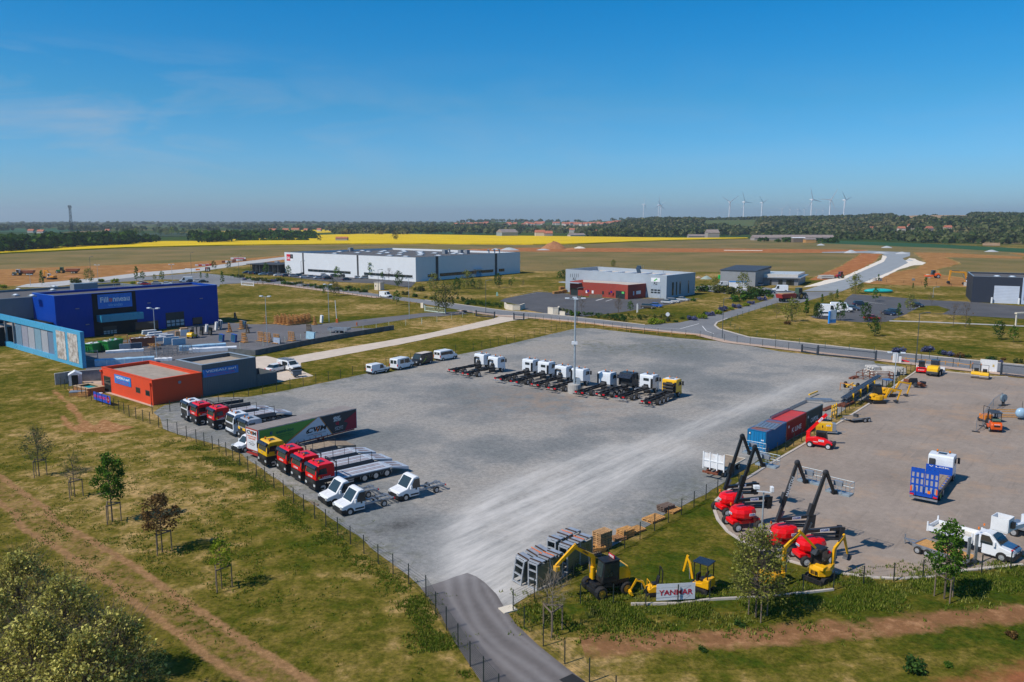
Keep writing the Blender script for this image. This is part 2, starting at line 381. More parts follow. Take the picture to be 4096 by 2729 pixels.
sheet('crop_field', [(3253, 972), (3349, 964), (3732, 976), (4096, 995), (4700, 1015), (4700, 1035), (4096, 1012), (3770, 992), (3617, 987)], .05, wheat, 50)
sheet('crop_field', [(-300, 917), (220, 915), (360, 922), (230, 930), (-300, 930)], .7, wheat, 60, far=True)
sheet('crop_field', [(520, 934), (780, 931), (790, 946), (520, 948)], .7, wheatd, 40, far=True)
sheet('crop_field', [(1500, 931), (2000, 926), (2030, 938), (1520, 937)], .7, wheat, 40, far=True)
tan = field('tilled_soil', (.33, .21, .115), (.40, .27, .15), .01)
sheet('tilled_field', [(3700, 947), (4060, 946), (4060, 956), (3700, 955)], .7, tan, 40, far=True)
sheet('tilled_field', [(3930, 972), (4000, 972), (4000, 985), (3930, 984)], .4, tan)
# tilled slopes up on the far ridge, placed by bearing and distance
def at_far(u, d): a = math.atan((u - CX) / F); x, y = d * sin(a), d * cos(a); return V((x, y, relief(x, y)))
sheet('tilled_field', [at_far(3560, 2150), at_far(3850, 2100), at_far(3850, 2900), at_far(3560, 2900)], 1.5, tan, 60, far=True, world=True)
sheet('tilled_field', [at_far(4000, 2700), at_far(4300, 2700), at_far(4300, 3500), at_far(3960, 3500)], 1.5, tan, 60, far=True, world=True)
sheet('hill_pasture', [at_far(2810, 1900), at_far(3000, 1800), at_far(3020, 2450), at_far(2810, 2450)], 1.2, field('pasture', (.07, .11, .03), (.12, .13, .045), .02), 60, far=True, world=True)
# bare earth of the building site
earth = soft('orange_earth', (.33, .165, .06), (.50, .27, .11), .3, -.05, .12, .12)
ear2 = soft('red_earth', (.36, .14, .055), (.50, .235, .10), .2, -.05, .12, .1)
sheet('bare_earth', [(-600, 1075), (0, 1078), (344, 1064), (640, 1055), (900, 1040), (1137, 1022), (1255, 1022), (1255, 1035), (1120, 1052), (900, 1066), (700, 1082), (383, 1122), (107, 1142), (-600, 1190)], .05, earth, 6, 1.2, 6, soft_e=7)
sheet('bare_earth', [(1860, 998), (2082, 991), (2500, 993), (3000, 995), (3300, 998), (3470, 1000), (3470, 1015), (3300, 1013), (2800, 1010), (2082, 1007), (1860, 1010)], .05, ear2, 8, 1., 6, soft_e=7)
sheet('bare_earth', [(3225, 1122), (3376, 1056), (3425, 1025), (3441, 1014), (3529, 1016), (3500, 1050), (3426, 1087), (3380, 1104), (3300, 1122)], .05, ear2, 4, 1., 5, soft_e=4)
sheet('bare_earth', [(3440, 1135), (3560, 1092), (3655, 1074), (3700, 1052), (3651, 1010), (3800, 1012), (4096, 1028), (4096, 1036), (3790, 1030), (3850, 1056), (3751, 1080), (3770, 1100), (3850, 1110), (3900, 1128), (3900, 1150), (3480, 1138)], .05, earth, 4, 1., 5, soft_e=4)
sheet('bare_earth', [(4030, 1012), (4300, 1020), (4300, 1034), (4096, 1026)], .06, earth, 5, 1., 5, soft_e=4)
gravn = mat('new_road_gravel', (.29, .31, .32), .95, 0, .14, .25, .1); lime = mat('white_limestone', (.78, .69, .57), .95, 0, .12, .5, .1)
sheet('limestone_verge', [(3210, 1150), (3300, 1122), (3376, 1108), (3426, 1085), (3525, 1040), (3530, 1022), (3555, 1026), (3556, 1046), (3450, 1100), (3387, 1135)], .08, lime, 0, .5, 4)
sheet('limestone_verge', [(3455, 1130), (3560, 1078), (3612, 1056), (3636, 1033), (3660, 1036), (3672, 1043), (3705, 1052), (3690, 1060), (3655, 1062), (3600, 1078), (3525, 1114), (3478, 1132)], .08, lime, 0, .5, 4)
sheet('new_gravel_road', [(3210, 1166), (3257, 1150), (3376, 1119), (3426, 1096), (3536, 1048), (3548, 1028), (3528, 1016), (3460, 1013), (3288, 1012), (3288, 1009), (3483, 1004), (3560, 1007), (3640, 1010), (3640, 1025), (3610, 1034), (3632, 1052), (3560, 1088), (3464, 1127), (3370, 1165)], .1, gravn, 0, .3, 4)
sheet('new_gravel_road', [(60, 1150), (107, 1138), (383, 1113), (574, 1090), (760, 1076), (984, 1046), (1140, 1028), (1200, 1030), (1000, 1058), (800, 1086), (574, 1106), (383, 1128), (200, 1150)], .1, mat('pale_gravel', (.46, .45, .43), .95, 0, .12, .3), 0, .3, 5)
sheet('limestone_strip', [(2896, 1001), (3050, 1002), (3050, 1004), (2896, 1003)], .12, lime)
# lawns and fields round the yards
lawn = grassmat('lush_grass', .04)
# dirt tracks
trk = soft('track_dirt', (.29, .165, .075), (.44, .25, .12), .53, 0, .2, 1.3)
def two_ruts(o, half=1.45): return max(0, .98 - abs(abs(o) - half) / .7) if abs(o) < 3.2 else 0
ra = [d2(0, 735), d2(280, 920), d3(420, 30), d3(1050, 430), d3(1500, 740), d3(1900, 1020), d3(2309, 1250)]; rb = [d2(0, 870), d2(270, 1080), d3(281, 195), d3(760, 420), d3(1400, 880), d3(1750, 1120), d3(2200, 1470)]
cl = [(G(p) + G(q)) / 2 for p, q in zip(ra, rb)]; cl = [cl[0] * 2 - cl[1]] + [cl[0] * 1.5 - cl[1] * .5] + cl; cl += [cl[-1] * 2 - cl[-2], cl[-1] * 3 - cl[-2] * 2]
ribbon('dirt_track', cl, .012, trk, [-4, -3, -2.5, -2.1, -1.7, -1.45, -1.2, -.8, -.4, 0, .4, .8, 1.2, 1.45, 1.7, 2.1, 2.5, 3, 4], lambda o: max(two_ruts(o, 1.3), .46 if abs(o) < 1.1 else 0))
trk2 = soft('embankment_dirt', (.26, .13, .06), (.44, .24, .12), .6, .03, .2, .6)
cl = [G(d4(x, y)) for x, y in ((-260, 425), (0, 405), (350, 388), (700, 372), (900, 360), (1250, 330), (1600, 290), (1900, 262), (2354, 222), (2800, 180))]
ribbon('dirt_track', cl, .012, trk2, [-3.6, -2.8, -2.2, -1.6, -1, -.5, 0, .5, 1, 1.6, 2.2, 2.8, 3.6], lambda o: max(0, .86 - (abs(o) / 2.1) ** 2 * .86))
sheet('bare_earth', [(3560, 2800), (3640, 2720), (3800, 2690), (4000, 2640), (4300, 2600), (4300, 2850)], .014, soft('clay_earth', (.33, .125, .055), (.48, .22, .1), .35, 0, .3, .5), .6, .4, 1.5, soft_e=3)
sheet('bare_earth', [d1(670, 705), d1(770, 700), d1(930, 860), d1(1030, 920), d1(1130, 1030), d1(1160, 1100), d1(1290, 1170), d1(1380, 1090), d1(1500, 1130), d1(1830, 1210), d1(1500, 1290), d1(1000, 1280), d1(880, 1230), d1(760, 1030), d1(840, 1040), d1(930, 1120), d1(1040, 1180), d1(1010, 1080), d1(850, 880), d1(720, 770)], .014, soft('dug_earth', (.33, .165, .07), (.58, .33, .17), .2, 0, .2, .9), .7, .3, 1.2, soft_e=1.1)
sheet('bare_earth', [d1(530, 770), d1(620, 780), d1(760, 870), d1(780, 940), d1(640, 910), d1(560, 850)], .014, trk, .7, .3, 1.2, soft_e=1.4)
# central yard of crushed stone
YARD = [(640, 1672), (610, 1650), (660, 1622), a6(640, 1455 - 900), a6(1350, 545), a6(2208, 395), a2(940, 1590), a2(1345, 1510), a2(1740, 1425), b3(600, 560), b3(1000, 450), b3(1690, 270), a3(600, 1230), a3(1000, 1150), a3(1500, 1030), a3(1850, 950), a3(2000, 950), a3(2352, 990), (2700, 1352), (2930, 1370), b5(640, 20), b5(1090, 65), b5(1760, 132), b5(1760, 160), b5(2040, 190), b5(2120, 260), b5(1900, 420), b5(1820, 560), b5(1500, 610), b5(1300, 800), b5(1020, 920), b5(480, 1200), c1(1000, 370), c1(560, 660), c1(230, 870), c1(0, 985), c3(2080, 180), c3(1880, 310), c3(1640, 450), c3(1300, 655), c3(1060, 780), c3(700, 1040), c3(350, 1190), c3(170, 1300), c3(120, 1400), c6(1110, 610), c6(390, 440), c6(280, 330), c6(100, 205), b2(1000, 1420), b2(720, 1240), b2(430, 1010), b2(150, 830), b1(870, 1440), b1(640, 1270), b1(340, 1060), b1(150, 930), a6(1250, 1440), a6(900, 1310), a6(500, 1200), a6(250, 1130), a6(0, 1040)]
DUST = [[G(p) for p in l] for l in ([(1869, 2300), (1840, 2200), (1860, 2100), (1960, 2000), (2150, 1900), (2480, 1790)], [(1890, 2300), (1900, 2200), (1980, 2080), (2200, 1960), (2560, 1800), (2800, 1700), (2960, 1640), (3160, 1560), (3300, 1510)], [(1980, 2360), (1990, 2230), (2100, 2100), (2300, 1990), (2700, 1790)])]
def dust(p):
    k = 0
    for i, l in enumerate(DUST): k = max(k, exp(-(line_d(p, l) / (1.9 + .5 * i + max(0, 75 - p.y) * .02)) ** 2))
    return k * (1 if p.y < 75 else max(.55, 1 - (p.y - 75) / 110))
oil = G(b2(1580, 1290)); wd = [G(p) for p in (a3(2050, 1130), a3(2300, 1160), b4(1500, 110), b4(1900, 90), b4(2100, 110))]; ym = G(b4(850, 640))
yp = [tuple(G(u)[:2]) for u in YARD]
m, t = newmat('crushed_stone'); N = NT(t)
mpg = N.n('ShaderNodeMapping'); mpg.vector_type = 'TEXTURE'; mpg.inputs['Rotation'].default_value = (0, 0, R(52)); mpg.inputs['Scale'].default_value = (5, .6, 1); N.l(N.co(), mpg.inputs[0])
stk = N.noise(.5, 7, .7, mpg.outputs[0]); big = N.noise(.045, 5, .6); fine = N.noise(2.2, 7, .75, w=3); grit = N.noise(11, 3, .8, w=8)
c = N.ramp(big, [(.36, (.180, .190, .188)), (.47, (.232, .232, .224)), (.52, (.300, .286, .264)), (.66, (.335, .305, .268))])
c = N.mix(1., c, N.ramp(fine, [(.28, (.62, .63, .64)), (.5, (.98, .98, .98)), (.75, (1.36, 1.33, 1.28))]), 'MULTIPLY')
c = N.mix(1., c, N.ramp(grit, [(.3, (.82, .82, .82)), (.7, (1.2, 1.2, 1.2))]), 'MULTIPLY')
du = N.math('MULTIPLY', N.attr('dust'), N.ramp(stk, [(.3, .18), (.62, 1.05)])); c = N.mix(N.math('MULTIPLY', du, .9, True), c, (.60, .57, .53))
d2_ = N.math('MULTIPLY', N.ramp(stk, [(.6, 0.), (.72, .4)]), N.ramp(big, [(.4, 0.), (.6, 1.)])); c = N.mix(d2_, c, (.5, .47, .43))
br = N.math('MULTIPLY', N.attr('brown'), N.ramp(N.noise(.4, 6, .7, w=7), [(.4, 0.), (.65, .7)])); c = N.mix(br, c, (.33, .235, .165))
we = N.math('MULTIPLY', N.math('SUBTRACT', N.attr('weed'), N.attr('dust'), True), N.ramp(N.noise(.75, 7, .72, w=11), [(.5, 0.), (.62, 1.)])); c = N.mix(N.math('MULTIPLY', we, .8), c, (.10, .105, .04))
c = N.mix(N.math('MULTIPLY', N.attr('oil'), N.ramp(fine, [(.3, .95), (.7, .45)])), c, (.05, .047, .045))
N.out(c, .95, 0, N.math('ADD', fine, N.math('MULTIPLY', grit, .5)), .5, .05, spec=.15)
sheet('gravel_yard', YARD, .03, m, 1.3, .25, 1.6, attrs={'dust': dust, 'oil': lambda p: exp(-(((p.x - oil.x) * .8 + (p.y - oil.y) * .6) / 2.3) ** 2 - (((p.y - oil.y) * .8 - (p.x - oil.x) * .6) / 1.1) ** 2),
    'weed': lambda p: min(1, exp(-edge_d(p, yp) / 2.2) * (1 if p.x < 20 else .6) + exp(-(line_d(p, wd) / 9) ** 2) * .8), 'brown': lambda p: exp(-(hypot(p.x - ym.x, p.y - ym.y) / 13) ** 2)})
# asphalt
def asphalt(name, col, patch, pcol, streak=0, k=.10):
    m, t = newmat(name); N = NT(t); a = N.noise(k, 6, .62); b = N.noise(1.4, 7, .72, w=5); g = N.noise(9, 3, .8, w=2)
    c = N.ramp(a, [(.3, mul(col, .82)), (.7, mul(col, 1.15))]); c = N.mix(1., c, N.ramp(b, [(.28, (.84, .84, .84)), (.75, (1.14, 1.14, 1.14))]), 'MULTIPLY'); c = N.mix(1., c, N.ramp(g, [(.3, (.9, .9, .9)), (.7, (1.1, 1.1, 1.1))]), 'MULTIPLY')
    c = N.mix(N.ramp(N.noise(.16, 8, .7, w=12), [(.52, 0.), (.72, patch)]), c, pcol)
    if streak:
        mp = N.n('ShaderNodeMapping'); mp.vector_type = 'TEXTURE'; mp.inputs['Rotation'].default_value = (0, 0, R(streak)); mp.inputs['Scale'].default_value = (9, .6, 1); N.l(N.co(), mp.inputs[0])
        s = N.noise(.9, 6, .65, mp.outputs[0]); c = N.mix(N.ramp(s, [(.56, 0.), (.68, .3)]), c, mul(col, .5)); c = N.mix(N.ramp(s, [(.28, .35), (.38, 0.)]), c, mul(col, 1.55))
    N.out(c, .88, 0, b, .25, .02, spec=.2); return m
RY = [b6(585, 292), b5(2250, 252), b5(1720, 622), b5(1290, 892), b5(930, 1112), b5(560, 1326), c1(830, 622), c1(480, 842), c1(360, 952), c1(340, 1082), c1(380, 1192), c1(500, 1342), c1(750, 1512), c4(1600, 478), c4(1850, 547), c4(2080, 602), c4(2354, 637), c5(290, 657), c5(420, 672), c5(660, 682), c5(910, 667), c5(1200, 612), c5(1700, 560), (4500, 2200), (4800, 1560), (4096, 1515), b6(1850, 378), b6(1640, 376), b6(1350, 342), b6(980, 306), b6(740, 285)]
sheet('asphalt_yard', RY, .03, asphalt('worn_asphalt', (.305, .25, .205), .8, (.42, .28, .18), 52))
kerb = mat('kerb_stone', (.52, .46, .40), .9, 0, .12, 1.5)
def kerbline(uvs, w=.3, h=.13, m=None, name='kerb'):
    b = B(); p = [G(u) for u in uvs]
    for q, r in zip(p, p[1:]): b.beam(q + V((0, 0, h / 2 - .02)), r + V((0, 0, h / 2 - .02)), w, h)
    return kind(b.obj(name, m or kerb), 'structure')
kerbline(RY[:23]); kerbline([b6(740, 285), b6(980, 306), b6(1350, 342), b6(1640, 376), b6(1850, 378)])
# the access ramp in front, with pale wheel tracks
m, t = newmat('ramp_asphalt'); N = NT(t); a = N.noise(.2, 6); b = N.noise(2.2, 7, .72, w=5)
c = N.ramp(a, [(.3, (.125, .112, .108)), (.7, (.160, .143, .136))]); c = N.mix(1., c, N.ramp(b, [(.28, (.85, .85, .85)), (.75, (1.15, 1.15, 1.15))]), 'MULTIPLY')
c = N.mix(N.math('MULTIPLY', N.attr('dust'), .8), c, (.42, .40, .39)); N.out(c, .85, 0, b, .25, .02, spec=.2)
AR = [c6(390, 440), c6(580, 380), c6(700, 335), c6(790, 308), c6(870, 340), c6(940, 390), c6(1040, 490), c6(1110, 610), c6(1200, 740), c6(1400, 930), c6(1650, 1130), c6(1800, 1239), c6(2050, 1420), c6(1130, 1420), c6(905, 1239), c6(700, 930), c6(520, 590)]
WT = [[G(c6(*p)) for p in l] for l in (((620, 370), (640, 500), (740, 700), (900, 900), (1130, 1100), (1330, 1260)), ((740, 330), (770, 500), (880, 760), (1080, 960), (1330, 1120), (1500, 1260)), ((850, 350), (870, 480), (960, 620), (1130, 830), (1400, 1020), (1620, 1180)), ((930, 400), (1020, 560), (1180, 800), (1480, 1040)))]
sheet('access_road', AR, .045, m, .22, attrs={'dust': lambda p: min(1, max(exp(-(line_d(p, l) / (.32 if i < 3 else .2)) ** 2) for i, l in enumerate(WT)) * .3 + .8 * exp(-max(0, G(c6(740, 330)).y + 1.2 - p.y) / 1.7) * exp(-((p.x + 5.2) / 2.6) ** 2))})
sheet('asphalt_patch', [c6(1575, 1225), c6(1690, 1172), c6(1800, 1241), c6(1900, 1300), c6(1700, 1300)], .052, asphalt('fresh_asphalt', (.03, .031, .033), .1, (.06, .06, .06)))
# the public road and its branch
road = asphalt('road_asphalt', (.205, .207, .212), .25, (.27, .25, .23), 0, .05)
UP = [(-400, 1146), (0, 1120), (383, 1116), (640, 1104), (800, 1091), (968, 1110), (1106, 1121), (1336, 1151), (1527, 1179), (1700, 1200), (1830, 1217), (2017, 1243), (2189, 1256), (2500, 1291), (2580, 1300), (2718, 1291), (2897, 1251), (3093, 1194), (3092, 1180), (3060, 1166), (3000, 1158), (3060, 1150), (3200, 1168), (3370, 1166), (3280, 1190), (3200, 1212), (3108, 1212), (2909, 1275), (2868, 1290), (2859, 1303), (2875, 1316), (2994, 1349), (3482, 1401), (4096, 1462), (4700, 1520)]
LO = [(4700, 1566), (4096, 1503), (3516, 1438), (2925, 1368), (2802, 1338), (2500, 1308), (2300, 1285), (2155, 1272), (2002, 1262), (1850, 1242), (1700, 1217), (1527, 1191), (1336, 1166), (1106, 1137), (990, 1132), (880, 1138), (876, 1146), (830, 1148), (780, 1120), (640, 1118), (383, 1134), (0, 1140), (-400, 1168)]
sheet('public_road', UP + LO, .02, road)
pink = mat('pink_pavement', (.50, .36, .27), .92, 0, .12, .6);
for l, wd_ in ((LO[:10], 2.6), ([(1850, 1243), (1830, 1252), (1790, 1257)], 2), (LO[11:15], 3.0)):
    q = [G(u) for u in l]; b = B()
    o1 = [];
    for i, p in enumerate(q):
        d = (q[min(i + 1, len(q) - 1)] - q[max(i - 1, 0)]).normalized(); o1.append((p, p + V((d.y, -d.x, 0)) * -wd_))
    for (p, p2), (r, r2) in zip(o1, o1[1:]): b.add([(*p[:2], .14), (*p2[:2], .14), (*r2[:2], .14), (*r[:2], .14), (*p[:2], 0), (*r[:2], 0)], [(0, 1, 2, 3), (0, 3, 5, 4)])
    kind(b.obj('pavement', pink), 'structure')
kerbline(UP[9:15], .25, .14); kerbline([(2909, 1275), (2868, 1290), (2859, 1303), (2875, 1316), (2994, 1349), (3482, 1401), (4096, 1462), (4400, 1490)], .5, .14)
line = mat('road_paint', (.7, .7, .68), .8, 0, .15, 2)
def stripe(uvs, w=.15, z=.034, name='road_marking'):
    b = B(); p = [G(u) for u in uvs]
    for q, r in zip(p, p[1:]):
        n = V((-(r - q).y, (r - q).x, 0)).normalized() * w / 2; b.add([(*(q - n)[:2], z), (*(r - n)[:2], z), (*(r + n)[:2], z), (*(q + n)[:2], z)], [(0, 1, 2, 3)])
    return kind(b.obj(name, line), 'structure')
stripe([a4(835, 1480), a4(1035, 1425)], .25); stripe([a4(1070, 1450), a4(1110, 1500), a4(1190, 1530)], .2); stripe([a4(340, 1455), a4(830, 1480)], .15)
# cream stone path, and the lots behind
sheet('stone_path', [a2(575, 1250), a2(690, 1240), a2(820, 1270), a2(1900, 1090), a2(2352, 1010), a3(980, 850), a3(1060, 812), a3(1180, 815), a3(1400, 840), a3(1170, 872), a3(0, 1120), a2(1050, 1312), a2(1075, 1395), a2(1190, 1450), a2(930, 1490), a2(820, 1520), a2(580, 1520)], .03, mat('cream_gravel', (.60, .50, .40), .95, 0, .1, .5, .1), 0, .3, 3)
dark = asphalt('dark_asphalt', (.10, .10, .105), .3, (.15, .14, .135))
sheet('workshop_yard', [(330, 1395), (870, 1288), (1003, 1298), (1282, 1297), (1700, 1252), (1840, 1247), (1870, 1256), (1760, 1266), (1700, 1267), (1480, 1300), (1389, 1312), (1573, 1316), (1022, 1408), (934, 1420), (640, 1480), (500, 1535), (345, 1490)], .025, asphalt('lot_asphalt', (.15, .145, .15), .35, (.22, .19, .165)))
sheet('car_park', [(965, 1092), (1010, 1084), (1250, 1076), (1420, 1092), (1663, 1130), (1640, 1152), (1540, 1136), (1300, 1126), (1120, 1104)], .03, dark)
sheet('car_park', [(700, 1124), (790, 1122), (840, 1150), (700, 1150), (560, 1150), (540, 1140)], .03, dark)
sheet('forecourt', [(2017, 1195), (2150, 1168), (2290, 1176), (2330, 1190), (2480, 1195), (2800, 1195), (2745, 1205), (2640, 1226), (2480, 1250), (2330, 1268), (2195, 1256), (2100, 1240), (2085, 1222), (2000, 1205)], .03, dark)
sheet('car_park', [(2740, 1150), (2870, 1140), (2890, 1165), (2980, 1150), (3060, 1150), (3120, 1170), (3090, 1186), (3000, 1172), (2900, 1175), (2780, 1160)], .03, asphalt('grey_lot', (.25, .245, .24), .3, (.33, .3, .27)))
sheet('car_park', [(3240, 1268), (3275, 1258), (3340, 1250), (3390, 1190), (3410, 1177), (3560, 1188), (3700, 1200), (3780, 1204), (3880, 1208), (4500, 1260), (4500, 1290), (4090, 1276), (3770, 1258), (3640, 1252), (3545, 1288), (3440, 1290), (3270, 1276)], .035, dark)
sheet('lawn_island', [(3626, 1255), (3690, 1224), (3750, 1224), (3800, 1240), (3770, 1256)], .07, lawn)
sheet('footpath', [(3556, 1282), (3700, 1286), (4300, 1312), (4300, 1316), (3700, 1290), (3556, 1286)], .03, conc)
for i in range(7): stripe([a5(640 + 40 * i, 1190 + 6 * i) if i < 3 else a5(1060 + 20 * i, 1275 - 1.5 * i), a5(830 + 40 * i, 1212 + 6 * i) if i < 3 else a5(1180 + 20 * i, 1282 - 1.5 * i)], .12, .042)
for i in range(6): stripe([a3(1150 + 58 * i, 610 - 11 * i), a3(1225 + 64 * i, 620 - 10 * i)], .12, .038)
stripe([a3(2050, 660), a3(2130, 640)], .6, .038); stripe([a3(2150, 668), a3(2220, 648)], .3, .038)
LAWN = [c3(170, 1390), c3(430, 1250), c3(922, 975), c3(1360, 730), c3(1760, 500), c3(2110, 290), c1(230, 945), c1(340, 960), c1(330, 1090), c1(375, 1200), c1(490, 1350), c1(745, 1520), c4(1595, 490), c4(1845, 560), c4(2060, 615), c4(2065, 772), c4(1457, 850), c4(840, 880), c4(200, 925), c3(1420, 1300), c3(1000, 1310), c3(560, 1330)]
sheet('lawn', LAWN, .015, lawn, 0, .2, 2)
sheet('verge', [c3(170, 1395), c3(560, 1332), c3(1000, 1312), c3(1828, 1335), c4(840, 882), c4(1457, 852), c4(2065, 775), c5(330, 735), c5(840, 690), c5(1700, 590), (4500, 2250), (4500, 2400), (4096, 2420), (3500, 2470), (3050, 2500), (2900, 2545), (2500, 2545), (2250, 2550), (2100, 2470)], .011, grassmat('rough_grass', .075), 0, .3, 2)
# buildings
class Bld:
    """local x runs along the right-hand (shaded) front from the near corner, y along the left-hand (sunlit) front"""
    def __init__(s, name, label, cat, A, Bp):
        s.A, s.Bq = G(A), G(Bp); s.an = ang(s.A, s.Bq); s.L = (s.Bq - s.A).length
        s.ux = V((cos(s.an), sin(s.an), 0)); s.uy = V((-sin(s.an), cos(s.an), 0))
        s.o = thing(name, label, cat, s.A, s.an); s.uv = A
    def hit(s, uv, n, c):
        a, b, z = ray(uv); d = V((a, b, z)); O = V((0, 0, EYE)); t = (c - n.dot(O - s.A)) / n.dot(d); p = O + d * t - s.A
        return p.dot(s.ux), p.dot(s.uy), p.z
    def fx(s, uv, y=0): h = s.hit(uv, s.uy, y); return h[0], h[2]
    def fy(s, uv, x=0): h = s.hit(uv, s.ux, x); return h[1], h[2]
    def at(s, uv, z): p = G(uv, z) - s.A; return p.dot(s.ux), p.dot(s.uy)
    def rx(s, name, uvs, m, t=.06, y=0, inset=0):
        (xa, za), (xb, zb) = s.fx(uvs[0], y), s.fx(uvs[1], y); x0, x1, z0, z1 = min(xa, xb), max(xa, xb), max(.02, min(za, zb)), max(za, zb)
        return B().box(x0, x1, y - t, y + .03, z0, z1).obj(name, m, s.o), (x0, x1, z0, z1)
    def ry(s, name, uvs, m, t=.06, x=0):
        (ya, za), (yb, zb) = s.fy(uvs[0], x), s.fy(uvs[1], x); y0, y1, z0, z1 = min(ya, yb), max(ya, yb), max(.02, min(za, zb)), max(za, zb)
        return B().box(x - t, x + .03, y0, y1, z0, z1).obj(name, m, s.o), (y0, y1, z0, z1)
def shell(b, x0, x1, y0, y1, h, par=.5, t=.3, z0=0, base=None):
    b.box(x0, x1, y0, y0 + t, z0, h); b.box(x0, x1, y1 - t, y1, z0, h); b.box(x0, x0 + t, y0 + t, y1 - t, z0, h); b.box(x1 - t, x1, y0 + t, y1 - t, z0, h)
def deck(parent, x0, x1, y0, y1, z, m, t=.3): return B().box(x0 + t, x1 - t, y0 + t, y1 - t, z - .25, z).obj('roof', m, parent)
def coping(parent, x0, x1, y0, y1, h, m, w=.42, name='coping'):
    b = B(); o = .05
    b.box(x0 - o, x1 + o, y0 - o, y0 + w - o, h, h + .07); b.box(x0 - o, x1 + o, y1 - w + o, y1 + o, h, h + .07); b.box(x0 - o, x0 + w - o, y0 + w - o, y1 - w + o, h, h + .07); b.box(x1 - w + o, x1 + o, y0 + w - o, y1 - w + o, h, h + .07)
    return b.obj(name, m, parent)
def skylight(parent, x, y, z, m, w=1.2, l=2.2):
    b = B(); b.box(x - w / 2, x + w / 2, y - l / 2, y + l / 2, z, z + .3); o = b.obj('skylight', steel, parent)
    B().ball((x, y, z + .3), w * .48, l * .48, .28, 8, 4).obj('dome', m, o, smooth=True); return o
domem = mat('skylight_dome', (.62, .67, .72), .25, 0, .08)
felt = mat('roof_felt', (.105, .1, .1), .95, 0, .15, .5, dirt=.3, dcol=(.2, .18, .16)); gravroof = mat('gravel_roof', (.36, .30, .24), .95, 0, .15, .9, .1, dirt=.3, dcol=(.2, .17, .14))
# blue workshop
bl = Bld('workshop_building', 'long dark blue workshop with black sign bay and grey hall behind', 'building', a1(605, 1077), a1(2290, 893))
bm_ = ribbed('blue_cladding', (.001, .047, .34), .28); blk = ribbed('black_cladding', (.012, .015, .02), .28); gry = ribbed('grey_cladding', (.17, .21, .23), .3)
h = rise(a1(605, 1077), a1(605, 615)[1]); L = bl.L; yb = bl.at(a1(360, 580), h)[1]; W = max(6, yb)
b = B(); shell(b, 0, L, 0, W, h); b.obj('wall', bm_, bl.o, loc=(0, 0, 0)); deck(bl.o, 0, L, 0, W, h - .5, felt); coping(bl.o, 0, L, 0, W, h, pm((.02, .11, .6), 'bright_blue'))
bl.rx('black_bay', (a1(955, 590), a1(1445, 1030)), blk, .10)
p, (x0, x1, z0, z1) = bl.rx('sign', (a1(1012, 600), a1(1380, 720)), pm((.002, .17, .60), 'sign_blue'), .22)
for s_, a_, b_, h_ in (('Fill', .07, .3, .36), ('nneau', .435, .93, .28)): letter(bl.o, s_, ink_w, (x0 + (x1 - x0) * (a_ + b_) / 2, -.23, z0 + (z1 - z0) * (.44 + h_ / 2)), (1, 0, 0), (0, 0, 1), (x1 - x0) * (b_ - a_), (z1 - z0) * h_, .02)
letter(bl.o, 'o', ink_o, (x0 + (x1 - x0) * .37, -.23, z0 + (z1 - z0) * .58), (1, 0, 0), (0, 0, 1), (x1 - x0) * .095, (z1 - z0) * .27, .03)
letter(bl.o, 'vérandas', mat('pale_blue_ink', (.2, .5, .75), .6), ((x0 + x1) / 2, -.23, z0 + (z1 - z0) * .24), (1, 0, 0), (0, 0, 1), (x1 - x0) * .42, (z1 - z0) * .22)
(x0, z0), (x1, z1) = bl.fx(a1(1080, 895)), bl.fx(a1(1450, 820)); b = B(); teal = pm((.03, .27, .42), 'teal')
shell(b, x0 - 1.5, x1, -2.6, -.1, max(z0, 3.6) + 1.5, z0=max(z0, 3.6)); b.box(x0 - 1.5, x1, -2.6, -.1, max(z0, 3.6) - .1, max(z0, 3.6)); b.obj('canopy', teal, bl.o)
for uvs, nm in (((a1(1075, 935), a1(1225, 1030)), 'roller_door'), ((a1(1730, 790), a1(1930, 945)), 'roller_door'), ((a1(2010, 840), a1(2115, 905)), 'window'), ((a1(1405, 890), a1(1660, 1000)), 'window')):
    p, (x0, x1, z0, z1) = bl.rx(nm, uvs, mat('shutter', (.02, .03, .035), .4), .12)
    if nm == 'roller_door':
        for r in range(2):
            for c in range(4): B().box(x0 + (x1 - x0) * (c + .12) / 4, x0 + (x1 - x0) * (c + .88) / 4, -.15, -.121, z0 + (z1 - z0) * (.12 + .22 * r), z0 + (z1 - z0) * (.28 + .22 * r)).obj('pane', mat('door_pane', (.45, .5, .52), .1), p)
    else: B().box(x0 + .15, x1 - .15, -.15, -.121, z0 + .15, z1 - .15).obj('pane', glass, p)
b = B(); shell(b, -9, L - 8, W, W + 26, h - 1.); b.obj('rear_wall', gry, bl.o); deck(bl.o, -9, L - 8, W, W + 26, h - 1.5, felt); coping(bl.o, -9, L - 8, W, W + 26, h - 1., greyp)
b = B(); shell(b, -26, -9.3, W + 3, W + 26, h - 2.4); b.obj('rear_wall', gry, bl.o); deck(bl.o, -26, -9.3, W + 3, W + 26, h - 2.9, felt)
b = B(); shell(b, -13, -.4, .5, W - .4, 4.2); b.obj('office_wall', blk, bl.o); deck(bl.o, -13, -.4, .5, W - .4, 3.8, gravroof)
for c in ((190, 540), (165, 600), (340, 650), (565, 512), (550, 546), (650, 585), (1195, 548), (1660, 518)): x, y = bl.at(a1(*c), h - 1.2); skylight(bl.o, x, y, h - (.5 if 0 < y < W else 1.5), domem)
x, y = bl.at(a1(900, 520), h); B().box(x - 3, x + 3, y, y + 2.5, h - 1.5, h + 1.0).obj('roof_unit', greyp, bl.o)
b = B(); x, y = bl.at(a1(1255, 500), h)
